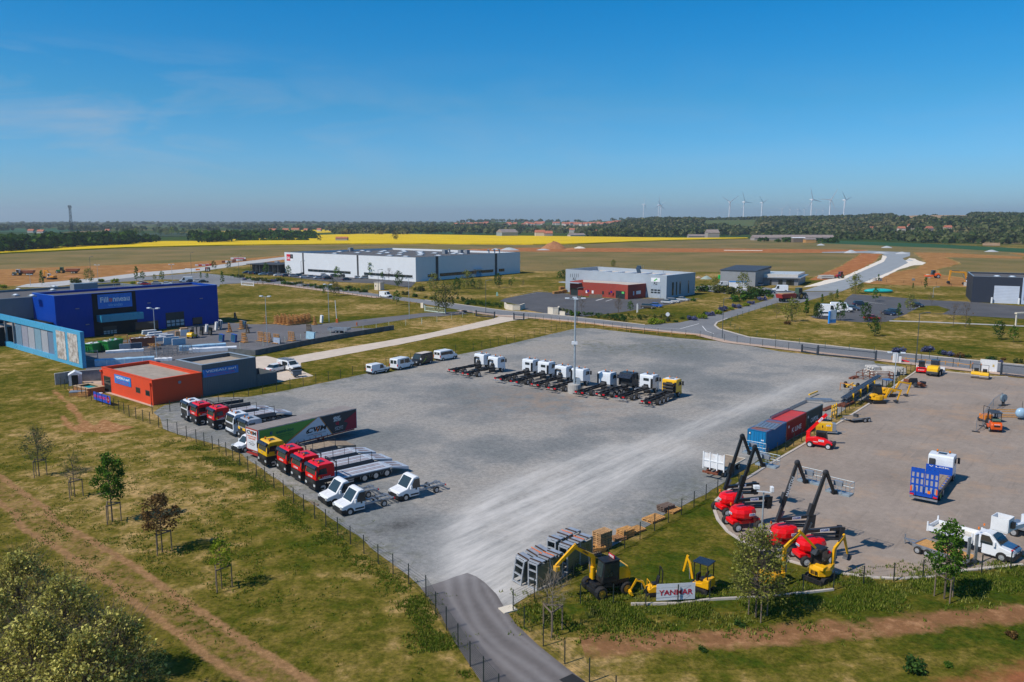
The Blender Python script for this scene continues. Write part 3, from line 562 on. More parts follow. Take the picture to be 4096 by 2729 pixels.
for k in (-1.2, 1.2):
    for q in (0, 1.2): b.cyl((x + k, y + q, h - 1.5), (x + k, y + q, h + .3), .05, n=5)
b.obj('roof_rail', steel, bl.o)
for c in ((805, 745), (1555, 685), (2100, 638), (630, 935), (912, 910)): x, z = bl.fx(a1(*c)); B().box(x - .4, x + .4, -.3, .02, z - .1, z + .1).obj('wall_lamp', greyp, bl.o)
# pale blue screen wall with openings, panels and two photo boards
A_, B_ = G(d1(1140, 415)), G(d1(0, 85)); sw = thing('screen_wall', 'pale blue screen wall with grey panels and two photo boards', 'wall', A_, ang(A_, B_))
SH = rise(d1(1140, 415), d1(1128, 0)[1] - 22); SL = (B_ - A_).length + 14; pb = pm((.075, .38, .62), 'pale_blue'); u = SL / 1.0
def swx(uv):
    d = (B_ - A_).normalized(); n = V((-d.y, d.x, 0)); a, b_, z = ray(uv); D = V((a, b_, z)); O = V((0, 0, EYE)); t = -n.dot(O - A_) / n.dot(D); p = O + D * t - A_
    return p.dot(d), p.z
x1_, z1_ = swx(d1(760, 215)); ox0 = x1_; ox1 = SL
zb_, zt_ = 1.05, SH - 1.15
b = B(); b.box(0, ox0, -.35, .35, 0, SH); b.box(ox0, SL, -.35, .35, 0, zb_); b.box(ox0, SL, -.35, .35, zt_, SH); b.obj('frame', pb, sw)
cols = [(.13, .22, .31), (.33, .35, .39), (.18, .30, .38), (.27, .28, .34), (.17, .2, .28), (.13, .19, .28)]
pw = (ox0 - swx(d1(220, 0))[0]) / -6
for i in range(6): B().box(ox0 + i * pw + .06, ox0 + (i + 1) * pw - .18, -.08, .08, zb_, zt_).obj('panel', mat('screen_panel', cols[[5, 1, 2, 1, 3, 0][i]], .6), sw)
for i in range(3): B().box(ox0 + 6 * pw + 1 + i * 5, ox0 + 6 * pw + 1.4 + i * 5, -.2, .2, zb_, zt_).obj('mullion', greyp, sw)
def board(name, c0, c1):
    m, t = newmat(name); N = NT(t); f = N.noise(.8, 7, .7, w=3); N.out(N.ramp(f, [(.3, c0), (.45, (.34, .3, .27)), (.56, (.6, .56, .52)), (.72, c1)]), .5); return m
for uv0, uv1, m in ((d1(925, 265), d1(785, 0), board('veranda_photo', (.2, .16, .12), (.6, .6, .58))), (d1(1090, 312), d1(940, 35), board('lounge_photo', (.1, .07, .06), (.5, .47, .46)))):
    (xa, za), (xb, zb) = swx(uv0), swx(uv1); o = B().box(xa, xb, .35, .42, .75, SH - .65).obj('photo_board', m, sw);
# garden chairs seen through the screen
def gchair():
    r = thing('garden_chair', '', '')
    b = B(); b.box(-.25, .25, -.25, .25, .42, .46); b.obj('seat', whitep, r); B().box(-.27, -.22, -.25, .25, .46, .95).obj('backrest', whitep, r)
    for x in (-.22, .22):
        for y in (-.22, .22): B().cyl((x, y, 0), (x, y, .43), .03, n=6).obj('leg', whitep, r)
    return r
KC = Kind(gchair)
for i, (c, lb) in enumerate((((65, 1005), 'left'), ((120, 1015), 'middle'), ((148, 1020), 'right'))): KC.put(G(a1(*c)), i * 1.9, f'white plastic garden chair on the terrace, {lb} one of three', 'chair', 'garden chairs on the terrace')
sheet('terrace', [(-200, 1330), a1(0, 1005), a1(165, 1030), a1(165, 1110), (-200, 1420)], .03, mat('terrace_timber', (.35, .22, .13), .8))
# orange office and grey workshop of the pool builder
ob = Bld('orange_office', 'flat roofed orange office with blue name board and two small windows', 'building', d1(2065, 917), a6(635, 536))
orc = mat('orange_render', (.66, .062, .014), .75, 0, .06, .5); h = rise(d1(2065, 917), d1(2045, 580)[1]); L = ob.L; Y1 = ob.fy(d1(1365, 400))[0];
b = B(); shell(b, 0, L, 0, Y1, h); b.obj('wall', orc, ob.o); deck(ob.o, 0, L, 0, Y1, h - .45, gravroof); coping(ob.o, 0, L, 0, Y1, h, orc, name='coping')
p, (y0, y1, z0, z1) = ob.ry('sign', (d1(1540, 480), d1(1770, 680)), pm((.003, .2, .62), 'board_blue'), .08)
(y0, z0), (y1, z1) = ob.fy(d1(1770, 690)), ob.fy(d1(1540, 470)); zc = (z0 + z1) / 2
for o in (p,): o.data = B().box(-.08, .02, y0, y1, z0 + .25, z1 - .25).mesh('sign', pm((.003, .2, .62), 'board_blue'))
hh = z1 - z0 - .5
def videau(par, c, right, w, hh):
    c = V(c); u = V((0, 0, 1))
    letter(par, 'VIDEAU sarl', ink_w, c + u * hh * .22, right, u, w * .86, hh * .3, .02)
    letter(par, 'Installation et maintenance chauffage', ink_r, c - u * hh * .14, right, u, w * .78, hh * .1); letter(par, 'Rénovation piscine et salle de bains', ink_r, c - u * hh * .33, right, u, w * .8, hh * .1)
videau(ob.o, (-.082, (y0 + y1) / 2, zc), (0, -1, 0), y1 - y0, hh)
for uvs in ((d1(1825, 665), d1(1890, 755)), (d1(1955, 705), d1(2018, 795))):
    p, (y0, y1, z0, z1) = ob.ry('window', uvs, ink_k, -.22); B().box(-.02, .05, y0, y1, z0, z1).obj('frame', mat('dark_frame', (.05, .04, .04), .4), p); B().box(-.03, -.02, y0 + .1, y1 - .1, z0 + .1, z1 - .1).obj('pane', glass, p)
p, (y0, y1, z0, z1) = ob.ry('glass_door', (d1(1395, 540), d1(1500, 720)), ink_k, -.02); p.data = B().box(-.02, .1, y0, y1, .05, 2.6).mesh('door', mat('door_frame', (.05, .04, .04), .4)); B().box(-.03, -.02, y0 + .15, y1 - .15, .2, 2.45).obj('pane', glass, p)
for uv in (d1(2040, 800), d1(1375, 500)):
    y, z = ob.fy(uv); b = B(); b.cyl((-.12, y, 0), (-.12, y, h - .5), .07, n=8); b.box(-.3, 0, y - .2, y + .2, h - .7, h - .4); b.obj('downpipe', orc, ob.o)
x, z = ob.fx(a6(265, 310)); B().cyl((x, -.1, z), (x, .02, z), .25, n=12).obj('vent', greyp, ob.o)
vb = Bld('grey_workshop', 'grey clad workshop joined to the orange office, blue name board', 'building', a6(640, 533), a6(1485, 378))
vg = ribbed('slate_cladding', (.115, .135, .15), .3); h = rise(a6(640, 533), a6(615, 48)[1]); L = vb.L; Yv = vb.at(a6(100, -5), h)[1]; Yv = max(8, Yv)
b = B(); shell(b, .04, L, .04, Yv, h); b.obj('wall', vg, vb.o); deck(vb.o, .04, L, .04, Yv, h - .6, gravroof); coping(vb.o, .04, L, .04, Yv, h, pm((.3, .33, .36), 'pale_grey'), .5)
p, (x0, x1, z0, z1) = vb.rx('sign', (a6(640, 260), a6(1180, 65)), pm((.008, .12, .55), 'board_blue2'), .1)
(x0, z0), (x1, z1) = vb.fx(a6(640, 290)), vb.fx(a6(1180, 25)); p.data = B().box(x0, x1, -.1, .02, z0 + .5, z1 - .1).mesh('sign', pm((.003, .17, .55), 'board_blue3')); videau(vb.o, ((x0 + x1) / 2, -.102, (z0 + z1) / 2 + .2), (1, 0, 0), x1 - x0, z1 - z0 - .6)
xa = vb.fx(a6(1485, 378))[0]; xb = vb.fx(a6(1805, 325))[0]; hs_ = rise(a6(1805, 325), a6(1805, 150)[1])
en = B(); shell(en, xa + .1, xb, .05, 5.5, hs_, t=.15); en.obj('enclosure', vg, vb.o)
# big white factory with its black office
fc = Bld('factory_building', 'large white factory with black bands and many rooflights', 'building', a3(167, 465), a3(1255, 372))
pan_w = ribbed('white_panel', (.66, .68, .70), 1.1, .45, 'z', .03, .15); pan_g = ribbed('white_panel2', (.66, .68, .70), 1.1, .45, 'z', .03, .15)
h = rise(a3(167, 465), a3(165, 210)[1]); L = fc.L; YF = fc.fy(a2(888, 300))[0]
b = B(); shell(b, 0, L, 0, YF, h, t=.4); b.obj('wall', pan_w, fc.o); deck(fc.o, 0, L, 0, YF, h - 1.0, felt, .4); coping(fc.o, 0, L, 0, YF, h, greyp, .5)
dk = mat('anthracite', (.05, .05, .052), .6)
for x0, x1 in ((fc.fx(a3(373, 300))[0], fc.fx(a3(400, 300))[0]), (fc.fx(a3(992, 300))[0], fc.fx(a3(1015, 300))[0])): B().box(x0, x1, -.08, .02, 0, h).obj('black_band', dk, fc.o)
for y0, y1 in ((fc.fy(a2(1658, 300))[0], fc.fy(a2(1641, 300))[0]), (fc.fy(a2(1086, 250))[0], fc.fy(a2(1072, 250))[0])): B().box(-.08, .02, y0, y1, 0, h).obj('black_band', dk, fc.o)
def strip_x(c0, c1, z0, z1): x0, x1 = fc.fx(a3(*c0))[0], fc.fx(a3(*c1))[0]; p = B().box(x0, x1, -.1, .02, z0, z1).obj('window_band', dk, fc.o); n = max(2, int((x1 - x0) / 3)); [B().box(x0 + (x1 - x0) * (i + .05) / n, x0 + (x1 - x0) * (i + .95) / n, -.12, -.101, z0 + .15, z1 - .15).obj('pane', glass, p) for i in range(n)]
strip_x((290, 400), (357, 395), 1.6, 3.0); strip_x((417, 390), (975, 345), 1.6, 3.0); strip_x((1033, 340), (1090, 335), 1.6, 3.0)
def strip_y(c0, c1, z0, z1): y0, y1 = sorted((fc.fy(a2(*c0))[0], fc.fy(a2(*c1))[0])); p = B().box(-.1, .02, y0, y1, z0, z1).obj('window_band', dk, fc.o); n = max(2, int((y1 - y0) / 4)); [B().box(-.12, -.101, y0 + (y1 - y0) * (i + .1) / n, y0 + (y1 - y0) * (i + .9) / n, z0 + .15, z1 - .15).obj('pane', glass, p) for i in range(n)]
strip_y((1130, 340), (1575, 380), 1.7, 2.9); strip_y((1715, 375), (2222, 410), 1.7, 2.9)
(x0, z0), (x1, z1) = fc.fx(a3(795, 380)), fc.fx(a3(850, 335)); B().box(x0, x1, -.12, .02, .02, 2.6).obj('door', pm((.03, .3, .5), 'door_blue'), fc.o); B().box(x0 - 2, x1, -1.6, .02, 3.6, 3.75).obj('door_canopy', pm((.3, .5, .6), 'canopy_blue'), fc.o)
(y1, z1), (y0, z0) = fc.fy(a2(905, 175)), fc.fy(a2(973, 245)); ym = y0 + (y1 - y0) * .42
B().box(-.1, .02, ym, y1, z0, z1).obj('sign', ink_r, fc.o); B().box(-.1, .02, y0, ym - .02, z0 + (z1 - z0) * .35, z1).obj('sign', ink_k, fc.o); B().box(-.1, .02, y0, ym - .02, z0, z0 + (z1 - z0) * .35 - .02).obj('sign', ink_w, fc.o)
letter(fc.o, 'CdO', ink_w, (-.11, (ym + y1) / 2, z0 + (z1 - z0) * .42), (0, -1, 0), (0, 0, 1), (y1 - ym) * .85, (z1 - z0) * .42, .03); letter(fc.o, '24', mat('grey_ink', (.25, .25, .25), .6), (-.11, (y0 + ym) / 2, z0 + (z1 - z0) * .7), (0, -1, 0), (0, 0, 1), (ym - y0) * .6, (z1 - z0) * .35)
rnd = random.Random(3)
for c in [(1460, 150), (1500, 136), (1410, 168), (1650, 160), (1700, 140), (1760, 148), (1880, 170), (1900, 150), (1930, 140), (1960, 160), (1985, 190), (2090, 180), (2100, 160), (2130, 140), (2140, 150), (2290, 150), (2300, 165), (2300, 185)]: x, y = fc.at(a2(*c), h - .8); skylight(fc.o, x, y, h - 1.0, domem, 2.2, 4.2)
for c in [(60, 200), (215, 150), (215, 160), (225, 172), (215, 185), (365, 165), (405, 190), (560, 170), (590, 160), (640, 172)]: x, y = fc.at(a3(*c), h - .8); skylight(fc.o, x, y, h - 1.0, domem, 2.2, 4.2)
for c in ((470, 152), (635, 152), (700, 152), (1575, 128)): x, y = fc.at((a3 if c[0] < 1500 else lambda a, b: a2(a, b))(*c), h); B().box(x - 1.2, x + 1.2, y - 1, y + 1, h - 1, h + 1.1).obj('roof_unit', greyp, fc.o)
for c in ((520, 150), (930, 155), (990, 150), (1040, 150)): x, y = fc.at(a3(*c), h); b = B(); b.tube([(x, y, h - 1), (x, y, h + .9), (x - .5, y, h + 1.3), (x - 1.1, y, h + .9)], .35, 8); b.obj('vent_pipe', steel, fc.o)
of = Bld('office_pavilion', 'low black office pavilion beside the white factory car park', 'building', a2(835, 375), a2(1045, 355))
h2 = rise(a2(835, 375), a2(835, 290)[1]); YO = of.fy(a2(545, 330))[0]; b = B(); shell(b, 0, of.L, 0, YO, h2, t=.3); b.obj('wall', blk, of.o); deck(of.o, 0, of.L, 0, YO, h2 - .3, felt); B().box(-1.6, of.L, -.6, YO + 2.5, h2, h2 + .35).obj('roof_edge', dk, of.o)
x_ = of.at(a2(810, 270), h2); B().box(x_[0], x_[0] + 2, x_[1], x_[1] + 2, h2 + .35, h2 + 1).obj('roof_unit', steel, of.o)
n = 9
for i in range(n): y0 = YO * (i + .25) / n; B().box(-.06, .02, y0, y0 + YO * .5 / n, .3, h2 - .6).obj('window', glass, of.o)
for i in range(7): y0 = YO * i / 6.2 + .2; B().box(-1.3, -1.05, y0, y0 + .3, 0, h2).obj('column', dk, of.o)
# grey unit with brick front block
ub = Bld('trade_unit', 'pale grey trade unit with curved brick front and numbered doors', 'building', a4(692, 1165), a4(990, 1118))
pg = ribbed('grey_sheet', (.36, .41, .46), .35); h = rise(a4(692, 1165), a4(692, 922)[1]); L = ub.L; YU = ub.fy(a3(1730, 545))[0]; h3 = rise(a3(1730, 545), a3(1730, 315)[1])
b = B(); n = 10; t_ = .35
for i in range(n):
    y0, y1 = YU * i / n, YU * (i + 1) / n; e = lambda y: h + (h3 - h) * (y / YU) + 0 * sin(pi * y / YU)
    for x0, x1 in ((0, t_), (L - t_, L)): b.add([(x0, y0, 0), (x1, y0, 0), (x1, y1, 0), (x0, y1, 0), (x0, y0, e(y0)), (x1, y0, e(y0)), (x1, y1, e(y1)), (x0, y1, e(y1))], [(0, 1, 5, 4), (2, 3, 7, 6), (3, 0, 4, 7), (1, 2, 6, 5), (4, 5, 6, 7)])
b.box(t_, L - t_, 0, t_, 0, h); b.box(t_, L - t_, YU - t_, YU, 0, h3); b.obj('wall', pg, ub.o); deck(ub.o, 0, L, 0, YU, h - .9, mat('pale_roof', (.56, .50, .44), .9), .35)
for i in range(7): y = YU * (i + .6) / 7.4; B().box(L * .3, L * .75, y, y + 1.3, h - .9, h - .45).obj('skylight', domem, ub.o)
for uvs in (((750, 1140), (770, 1022)), ((792, 1133), (806, 1018)), ((828, 1125), (844, 1014)), ((917, 1110), (931, 1002))):
    x0 = ub.fx(a4(*uvs[0]))[0]; x1 = ub.fx(a4(*uvs[1]))[0]; B().box(x0, x1, -.05, .02, .9, 5.6).obj('window', glass, ub.o)
p, (y0, y1, z0, z1) = ub.ry('roller_door', (a4(528, 1160), a4(635, 1022)), mat('door_grey', (.34, .4, .47), .5), .08)
for r in range(2):
    for c in range(3): B().box(-.1, -.082, y0 + (y1 - y0) * (c + .1) / 3, y0 + (y1 - y0) * (c + .9) / 3, z0 + (z1 - z0) * (.36 + .18 * r), z0 + (z1 - z0) * (.48 + .18 * r)).obj('pane', glass, p)
p, (y0, y1, z0, z1) = ub.ry('sign', (a4(535, 985), a4(630, 948)), ink_w, .1); b = B(); b.beam((-.11, y0 + (y1 - y0) * .66, z0 + .25 * (z1 - z0)), (-.11, y0 + (y1 - y0) * .33, z0 + .8 * (z1 - z0)), .03, .45); b.obj('logo', ink_g, p)
y, z = ub.fy(a4(580, 1002)); letter(ub.o, 'A2', ink_k, (-.03, y, z), (0, -1, 0), (0, 0, 1), 1.5, 1.15, .01)
y, z = ub.fy(a3(1822, 433)); letter(ub.o, 'A1', ink_k, (-.03, y, z), (0, -1, 0), (0, 0, 1), 1.5, 1.15, .01)
ub.ry('roller_door', (a3(1778, 540), a3(1868, 452)), mat('door_grey', (.34, .4, .47), .5), .08)
for i in range(5): y, z = ub.fy(a3(1783 + 20 * i, 398)); B().box(-.06, .02, y - .08, y + .08, z - .7, z + .7).obj('vent', dk, ub.o)
p, (y0, y1, z0, z1) = ub.ry('door', (a4(465, 1150), a4(487, 1087)), whitep, .06)
br = mat('brick_red', (.30, .045, .03), .85, 0, .15, 3, dirt=.2); bA = ub.at(a4(290, 1172), 0); bh = rise(a4(290, 1172), a4(290, 1022)[1])
e0 = ub.at(a4(445, 1155), 0); e1_ = ub.at(a3(1900, 610), 0); e2_ = ub.at(a3(1775, 600), 0)
c0 = ub.at(a3(2260, 635), 0)
pts = [(-.02, e0[1]), bA, c0, e1_, e2_, (-.02, e2_[1] + 1)]; b = B(); b.poly(pts, 0, bh); b.obj('brick_block', br, ub.o)
B().poly([(-.35, pts[0][1] + .3), (bA[0] + .3, bA[1] + .3), (c0[0] + .3, c0[1]), (e1_[0] + .3, e1_[1] - .3), (-.35, e2_[1])], bh, bh + .05).obj('brick_roof', mat('pale_roof2', (.5, .44, .38), .9), ub.o)
def on_brick(P, Q, uv):
    Pw = ub.A + ub.ux * P[0] + ub.uy * P[1]; Qw = ub.A + ub.ux * Q[0] + ub.uy * Q[1]; d = (Qw - Pw).normalized(); n = V((-d.y, d.x, 0)); D = V(ray(uv)); O = V((0, 0, EYE)); t = -n.dot(O - Pw) / n.dot(D); p = O + D * t - Pw
    return p.dot(d), p.z
def brick_item(name, P, Q, u0, u1, m, t=.06):
    (sa, za), (sb, zb) = on_brick(P, Q, u0), on_brick(P, Q, u1); d = V((Q[0] - P[0], Q[1] - P[1], 0)).normalized(); nn = V((d.y, -d.x, 0));
    if nn.x > 0: nn = -nn
    b = B(); lo, hi = max(.03, min(za, zb)), max(za, zb); q = [V((P[0], P[1], 0)) + d * s + nn * k for s in (sa, sb) for k in (-.02, t)]
    b.add([(*v[:2], z) for z in (lo, hi) for v in q], [(0, 1, 3, 2), (4, 6, 7, 5), (0, 4, 5, 1), (2, 3, 7, 6), (0, 2, 6, 4), (1, 5, 7, 3)]); return b.obj(name, m, ub.o)
for u0, u1 in (((22, 1115), (42, 1085)), ((88, 1118), (108, 1090))): brick_item('window', c0, bA, a4(*u0), a4(*u1), glass)
for u0, u1 in (((1942, 580), (1960, 555)), ((2005, 585), (2024, 556)), ((2113, 595), (2132, 563)), ((2180, 597), (2198, 570))): brick_item('window', e1_, c0, a3(*u0), a3(*u1), glass if u0[0] > 2100 else whitep)
brick_item('window', bA, (-.02, e0[1]), a4(378, 1118), a4(425, 1078), whitep); brick_item('window', bA, (-.02, e0[1]), a4(345, 1128), a4(357, 1085), bluew)
brick_item('entrance', c0, bA, a4(165, 1168), a4(262, 1088), glass, .1); brick_item('logo', c0, bA, a4(230, 1110), a4(255, 1092), ink_g, .14)
brick_item('entrance', e2_, e1_, a3(1782, 600), a3(1860, 535), glass, .1)
q = ub.at(a3(1730, 510), bh - .5); b = B(); b.box(pts[4][0] - 2.4, pts[4][0] + .2, pts[3][1], pts[4][1] + 3.5, bh - .45, bh - .25); b.obj('door_canopy', pg, ub.o)
for c in ((410, 880), (420, 860)): x, y = ub.at(a4(*c), h); b = B(); b.add([(x, y - .9, h - .6), (x, y + .9, h - .6), (x - 1.2, y + .9, h + 1.6), (x - 1.2, y - .9, h + 1.6), (x + .08, y - .9, h - .6), (x + .08, y + .9, h - .6), (x - 1.12, y + .9, h + 1.66), (x - 1.12, y - .9, h + 1.66)], [(0, 1, 2, 3), (7, 6, 5, 4), (0, 4, 5, 1), (2, 6, 7, 3), (1, 5, 6, 2), (0, 3, 7, 4)]); b.cyl((x - 1, y, h - .9), (x - 1, y, h + 1.2), .05, n=5); b.obj('solar_panel', mat('solar_glass', (.05, .1, .16), .15), ub.o)
x, y = ub.at(a4(455, 860), h); b = B()
for k in range(3): b.cyl((x, y + k * .8, h - .9), (x, y + k * .8, h + 1.8), .05, n=5)
b.obj('roof_rail', steel, ub.o)
for c in ((83, 845), (543, 895), (665, 880)): x, y = ub.at(a4(*c), h); B().cyl((x, y, h - .9), (x, y, h + .5), .12, n=6).obj('vent_pipe', steel, ub.o)
# small grey hall with flat roofed office
sg = Bld('grey_hall', 'small grey hall with dark roof and white edged flat office', 'building', a4(1620, 1040), a4(1775, 1005))
h = rise(a4(1620, 1040), a4(1628, 880)[1]); YS = sg.fy(a4(1255, 1000))[0]; b = B(); b.box(0, sg.L, 0, YS, 0, h); b.obj('wall', ribbed('mid_grey_sheet', (.25, .26, .27), .5), sg.o)
b = B(); b.add([(-.3, -.3, h + .02), (sg.L + .3, -.3, h + .35), (sg.L + .3, YS + .3, h + .35), (-.3, YS + .3, h + .02), (-.3, -.3, h + .3), (sg.L + .3, -.3, h + 1.3), (sg.L + .3, YS + .3, h + 1.3), (-.3, YS + .3, h + .3)], [(3, 2, 1, 0), (4, 5, 6, 7), (0, 1, 5, 4), (1, 2, 6, 5), (2, 3, 7, 6), (3, 0, 4, 7)]); b.obj('roof', ribbed('dark_roof_sheet', (.06, .07, .085), .5), sg.o)
f0 = sg.at(a4(1660, 1020), 0); f1 = sg.at(a4(2070, 1028), 0); f2 = sg.at(a4(2145, 990), 0); hf = rise(a4(2070, 1028), a4(2050, 945)[1]); hf2 = rise(a4(2070, 1028), a4(2050, 912)[1])
def off_box(p0, p1, p2, z0, z1, g=0):
    d = V((p1[0] - p0[0], p1[1] - p0[1])).normalized(); e = V((p2[0] - p1[0], p2[1] - p1[1])).normalized(); q = [V(p0[:2]) - d * g - e * g, V(p1[:2]) + d * g - e * g, V(p2[:2]) + d * g + e * g]; q.append(q[0] + q[2] - q[1]); return B().poly(q, z0, z1)
off_box(f0, f1, f2, 0, hf).obj('office_wall', ribbed('office_grey', (.22, .23, .25), .5), sg.o); off_box(f0, f1, f2, hf, hf2, -.25).obj('office_parapet', pm((.62, .58, .52), 'bone'), sg.o); off_box(f0, f1, f2, hf - .25, hf + .12, 1.1).obj('roof_edge', pm((.28, .31, .36), 'edge_grey'), sg.o)
fd = V((f1[0] - f0[0], f1[1] - f0[1], 0)); fL = fd.length; fd.normalize(); fn = V((fd.y, -fd.x, 0))
for s, w_, z1 in ((.3, .5, 2.2), (.55, 1.1, 2.3), (.76, 1.3, 2.4), (.83, 1.3, 2.4)):
    c = V((f0[0], f0[1], 0)) + fd * fL * s - fn * .03 * (1 if fn.y < 0 else -1); plate(sg.o, 'window', glass, c + V((0, 0, z1 / 2 + .1)), fd, (0, 0, 1), w_ * 1.6, z1, .06)
# dark hall at the right edge
dh = Bld('black_hall', 'dark slate hall with wide pale shutter at the right edge', 'building', a5(1800, 1200), a5(2700, 1235))
A0 = a5(1800, 1200); h = rise(A0, a5(1815, 930)[1]); L = dh.L; ds = ribbed('slate_sheet', (.035, .042, .06), .3)
b = B(); shell(b, 0, L, 0, 26, h); b.obj('wall', ds, dh.o); deck(dh.o, 0, L, 0, 26, h - .5, felt); coping(dh.o, 0, L, 0, 26, h, greyp)
p, (x0, x1, z0, z1) = dh.rx('roller_door', (a5(2027, 1215), a5(2310, 1035)), ribbed('shutter_slats', (.50, .55, .64), .5, ax='z'), .07)
dh.rx('pale_frame', (a5(2318, 1220), a5(2420, 945)), pm((.45, .53, .68), 'ice_grey'), .3); dh.rx('window', (a5(2345, 1180), a5(2420, 990)), glass, .34)
for c in ((2010, 1210), (2292, 1225)): x, z = dh.fx(a5(*c)); B().cyl((x, -.8, 0), (x, -.8, 2), .3, n=10).obj('bollard', whitep, dh.o)
for c in ((2070, 920), (2230, 925)): x, y = dh.at(a5(*c), h); skylight(dh.o, x, y, h - .5, domem, 2, 4)
# pieces of the place beside the buildings
def walltag(name, label, cat, uvs, hgt, th, m, cap=None, group=None):
    p = [G(u) for u in uvs]; o = thing(name, label, cat, p[0], 0, group); b = B(); q = [x - p[0] for x in p]
    for i, (s, e) in enumerate(zip(q, q[1:])): d = (e - s).normalized() * .001 * i; b.beam(s + V((0, 0, hgt / 2)), e + V((0, 0, hgt / 2)) + (e - s).normalized() * th * .4, th, hgt)
    b.obj('wall_body', m, o)
    if cap:
        b = B()
        for s, e in zip(q, q[1:]): b.beam(s + V((0, 0, hgt + .05)), e + V((0, 0, hgt + .05)), th + .12, .1)
        b.obj('coping', cap, o)
    return o
walltag('retaining_wall', 'long dark stained concrete retaining wall below the workshop yard', 'wall', [a2(300, 1215), a2(580, 1235), a2(1140, 1120), a2(1600, 1035), a2(2020, 965)], 1.15, .3, concd)
walltag('garden_wall', 'grey block garden wall behind the pool', 'wall', [d1(745, 640), d1(975, 605), d1(1380, 575)], 1.9, .2, mat('grey_block', (.25, .25, .26), .9, 0, .2, 2), conc)
walltag('curved_wall', 'cream rendered curved gateway wall, longer one of the pair', 'wall', [a3(1095, 735), a3(1110, 752), a3(1180, 762), a3(1250, 762), a3(1300, 745)], 1.6, .35, cream, cream, 'cream gateway walls'); walltag('curved_wall', 'cream rendered gateway wall with black box, shorter one', 'wall', [a3(1548, 800), a3(1600, 806), a3(1650, 806), a3(1662, 790)], 2.0, .35, cream, cream, 'cream gateway walls')
walltag('gate_pillar', 'white rendered wall pillar with letter box beside the lane', 'pillar', [a3(222, 735), a3(245, 738)], 1.6, .5, cream); walltag('meter_box_wall', 'low cream wall with meter boxes in front of the hedge', 'wall', [a3(1672, 812), a3(1722, 816)], 1.1, .5, cream, cream)
kb = Bld('transformer_kiosk', 'small cream transformer kiosk with flat lid beside the lane', 'kiosk', a2(1885, 553), a2(1955, 545)); hk = rise(a2(1885, 553), a2(1885, 475)[1])
B().box(0, 2.4, 0, 3.1, 0, hk).obj('wall', cream, kb.o); B().box(-.15, 2.55, -.15, 3.25, hk, hk + .2).obj('roof', conc, kb.o); B().box(-.04, .02, .8, 1.5, .05, 2).obj('door', mat('kiosk_door', (.6, .55, .42), .5), kb.o); B().box(-.05, .02, 2.2, 2.6, 1.4, 2).obj('vent', dk, kb.o)
# totems and boards
def totem(name, label, uv, w, h, m, txt, mt, rz, m2=None):
    o = thing(name, label, 'sign', G(uv), rz); b = B(); b.box(-w / 2, w / 2, -.12, .12, .0, h); b.obj('board', m, o)
    if txt: letter(o, txt, mt, (0, -.12, h * .42), (1, 0, 0), (0, 0, 1), w * .62, h * .5, .02)
    if m2: B().box(-w / 2 + .0, w / 2, -.135, -.121, h * .05, h * .3).obj('band', m2, o)
    return o
o = totem('street_number_sign', 'black board with white 32 and red corner beside factory entrance', a1(2172, 358), 2.6, 2.4, ink_k, '32', ink_w, R(8)); B().box(-1.1, -.2, -.14, -.121, 1.7, 2.2).obj('logo', ink_r, o)
o = totem('company_totem', 'blue and white totem sign at the right car park', a5(350, 1420), 2.2, 3.6, pm((.62, .7, .8), 'totem_white'), None, ink_b, R(25), pm((.03, .25, .62), 'totem_blue')); B().box(-1.5, -1.11, -.2, .2, 0, 3.4).obj('side_panel', pm((.01, .25, .75), 'totem_side'), o)
for uv, s in ((a5(2265, 1450), 'left'),): o = thing('entrance_frame', 'cream timber entrance frame at the right edge', 'canopy', G(uv), R(20)); B().box(0, .3, 0, .3, 0, 3.2).obj('post', cream, o); B().box(-.2, 6, -.2, .5, 3.2, 3.6).obj('beam', cream, o)
# road vehicles (x forward, y left, z up; origin on the ground)
WM = {}
def wheel(par, x, y, r, w, rm=None, n=16, rn='rim', z=None, name='wheel'):
    rm = rm or rim_m; k = (round(r, 3), round(w, 3), rm.name, n)
    if k not in WM:
        a = B(); h = w / 2; e = min(.12 * r, .06)
        a.loft([[V((rr * cos(2 * pi * i / n), yy, rr * sin(2 * pi * i / n))) for i in range(n)] for yy, rr in ((-h, r - e), (-h + e, r), (h - e, r), (h, r - e))])
        b = B(); m = 10
        for s in (-1, 1):
            b.cyl((0, s * h * .2, 0), (0, s * (h + .006), 0), r * .60, n=m); b.cyl((0, s * (h + .006), 0), (0, s * (h + .03), 0), r * .2, n=6)
        WM[k] = (a.mesh('wheel', tyre), b.mesh(rn, rm))
    o = bpy.data.objects.new(name, WM[k][0]); COL.objects.link(o); o.parent = par; o.location = (x, y, r if z is None else z)
    p = bpy.data.objects.new(rn, WM[k][1]); COL.objects.link(p); p.parent = o; return o
def bx(par, name, m, x0, x1, y0, y1, z0, z1, bev=0): return B().box(x0, x1, y0, y1, z0, z1).obj(name, m, par, bev)
def slab2(par, name, m, pts, t, off):
    p = [V(q) for q in pts]; n = (p[1] - p[0]).cross(p[3] - p[0]).normalized(); b = B(); k = len(p)
    b.add([q + n * off for q in p] + [q - n * t for q in p], [tuple(range(k)), tuple(range(k, 2 * k))[::-1]] + [(i, k + i, k + (i + 1) % k, (i + 1) % k) for i in range(k)]); return b.obj(name, m, par)
def side_pane(par, name, m, pts, y, t=.02):
    s = 1 if y > 0 else -1; return B().prof(pts, y - .0 * s, y + t * s).obj(name, m, par)
hatch_m = mat('dark_visor', (.02, .028, .045), .3, spec=.5)
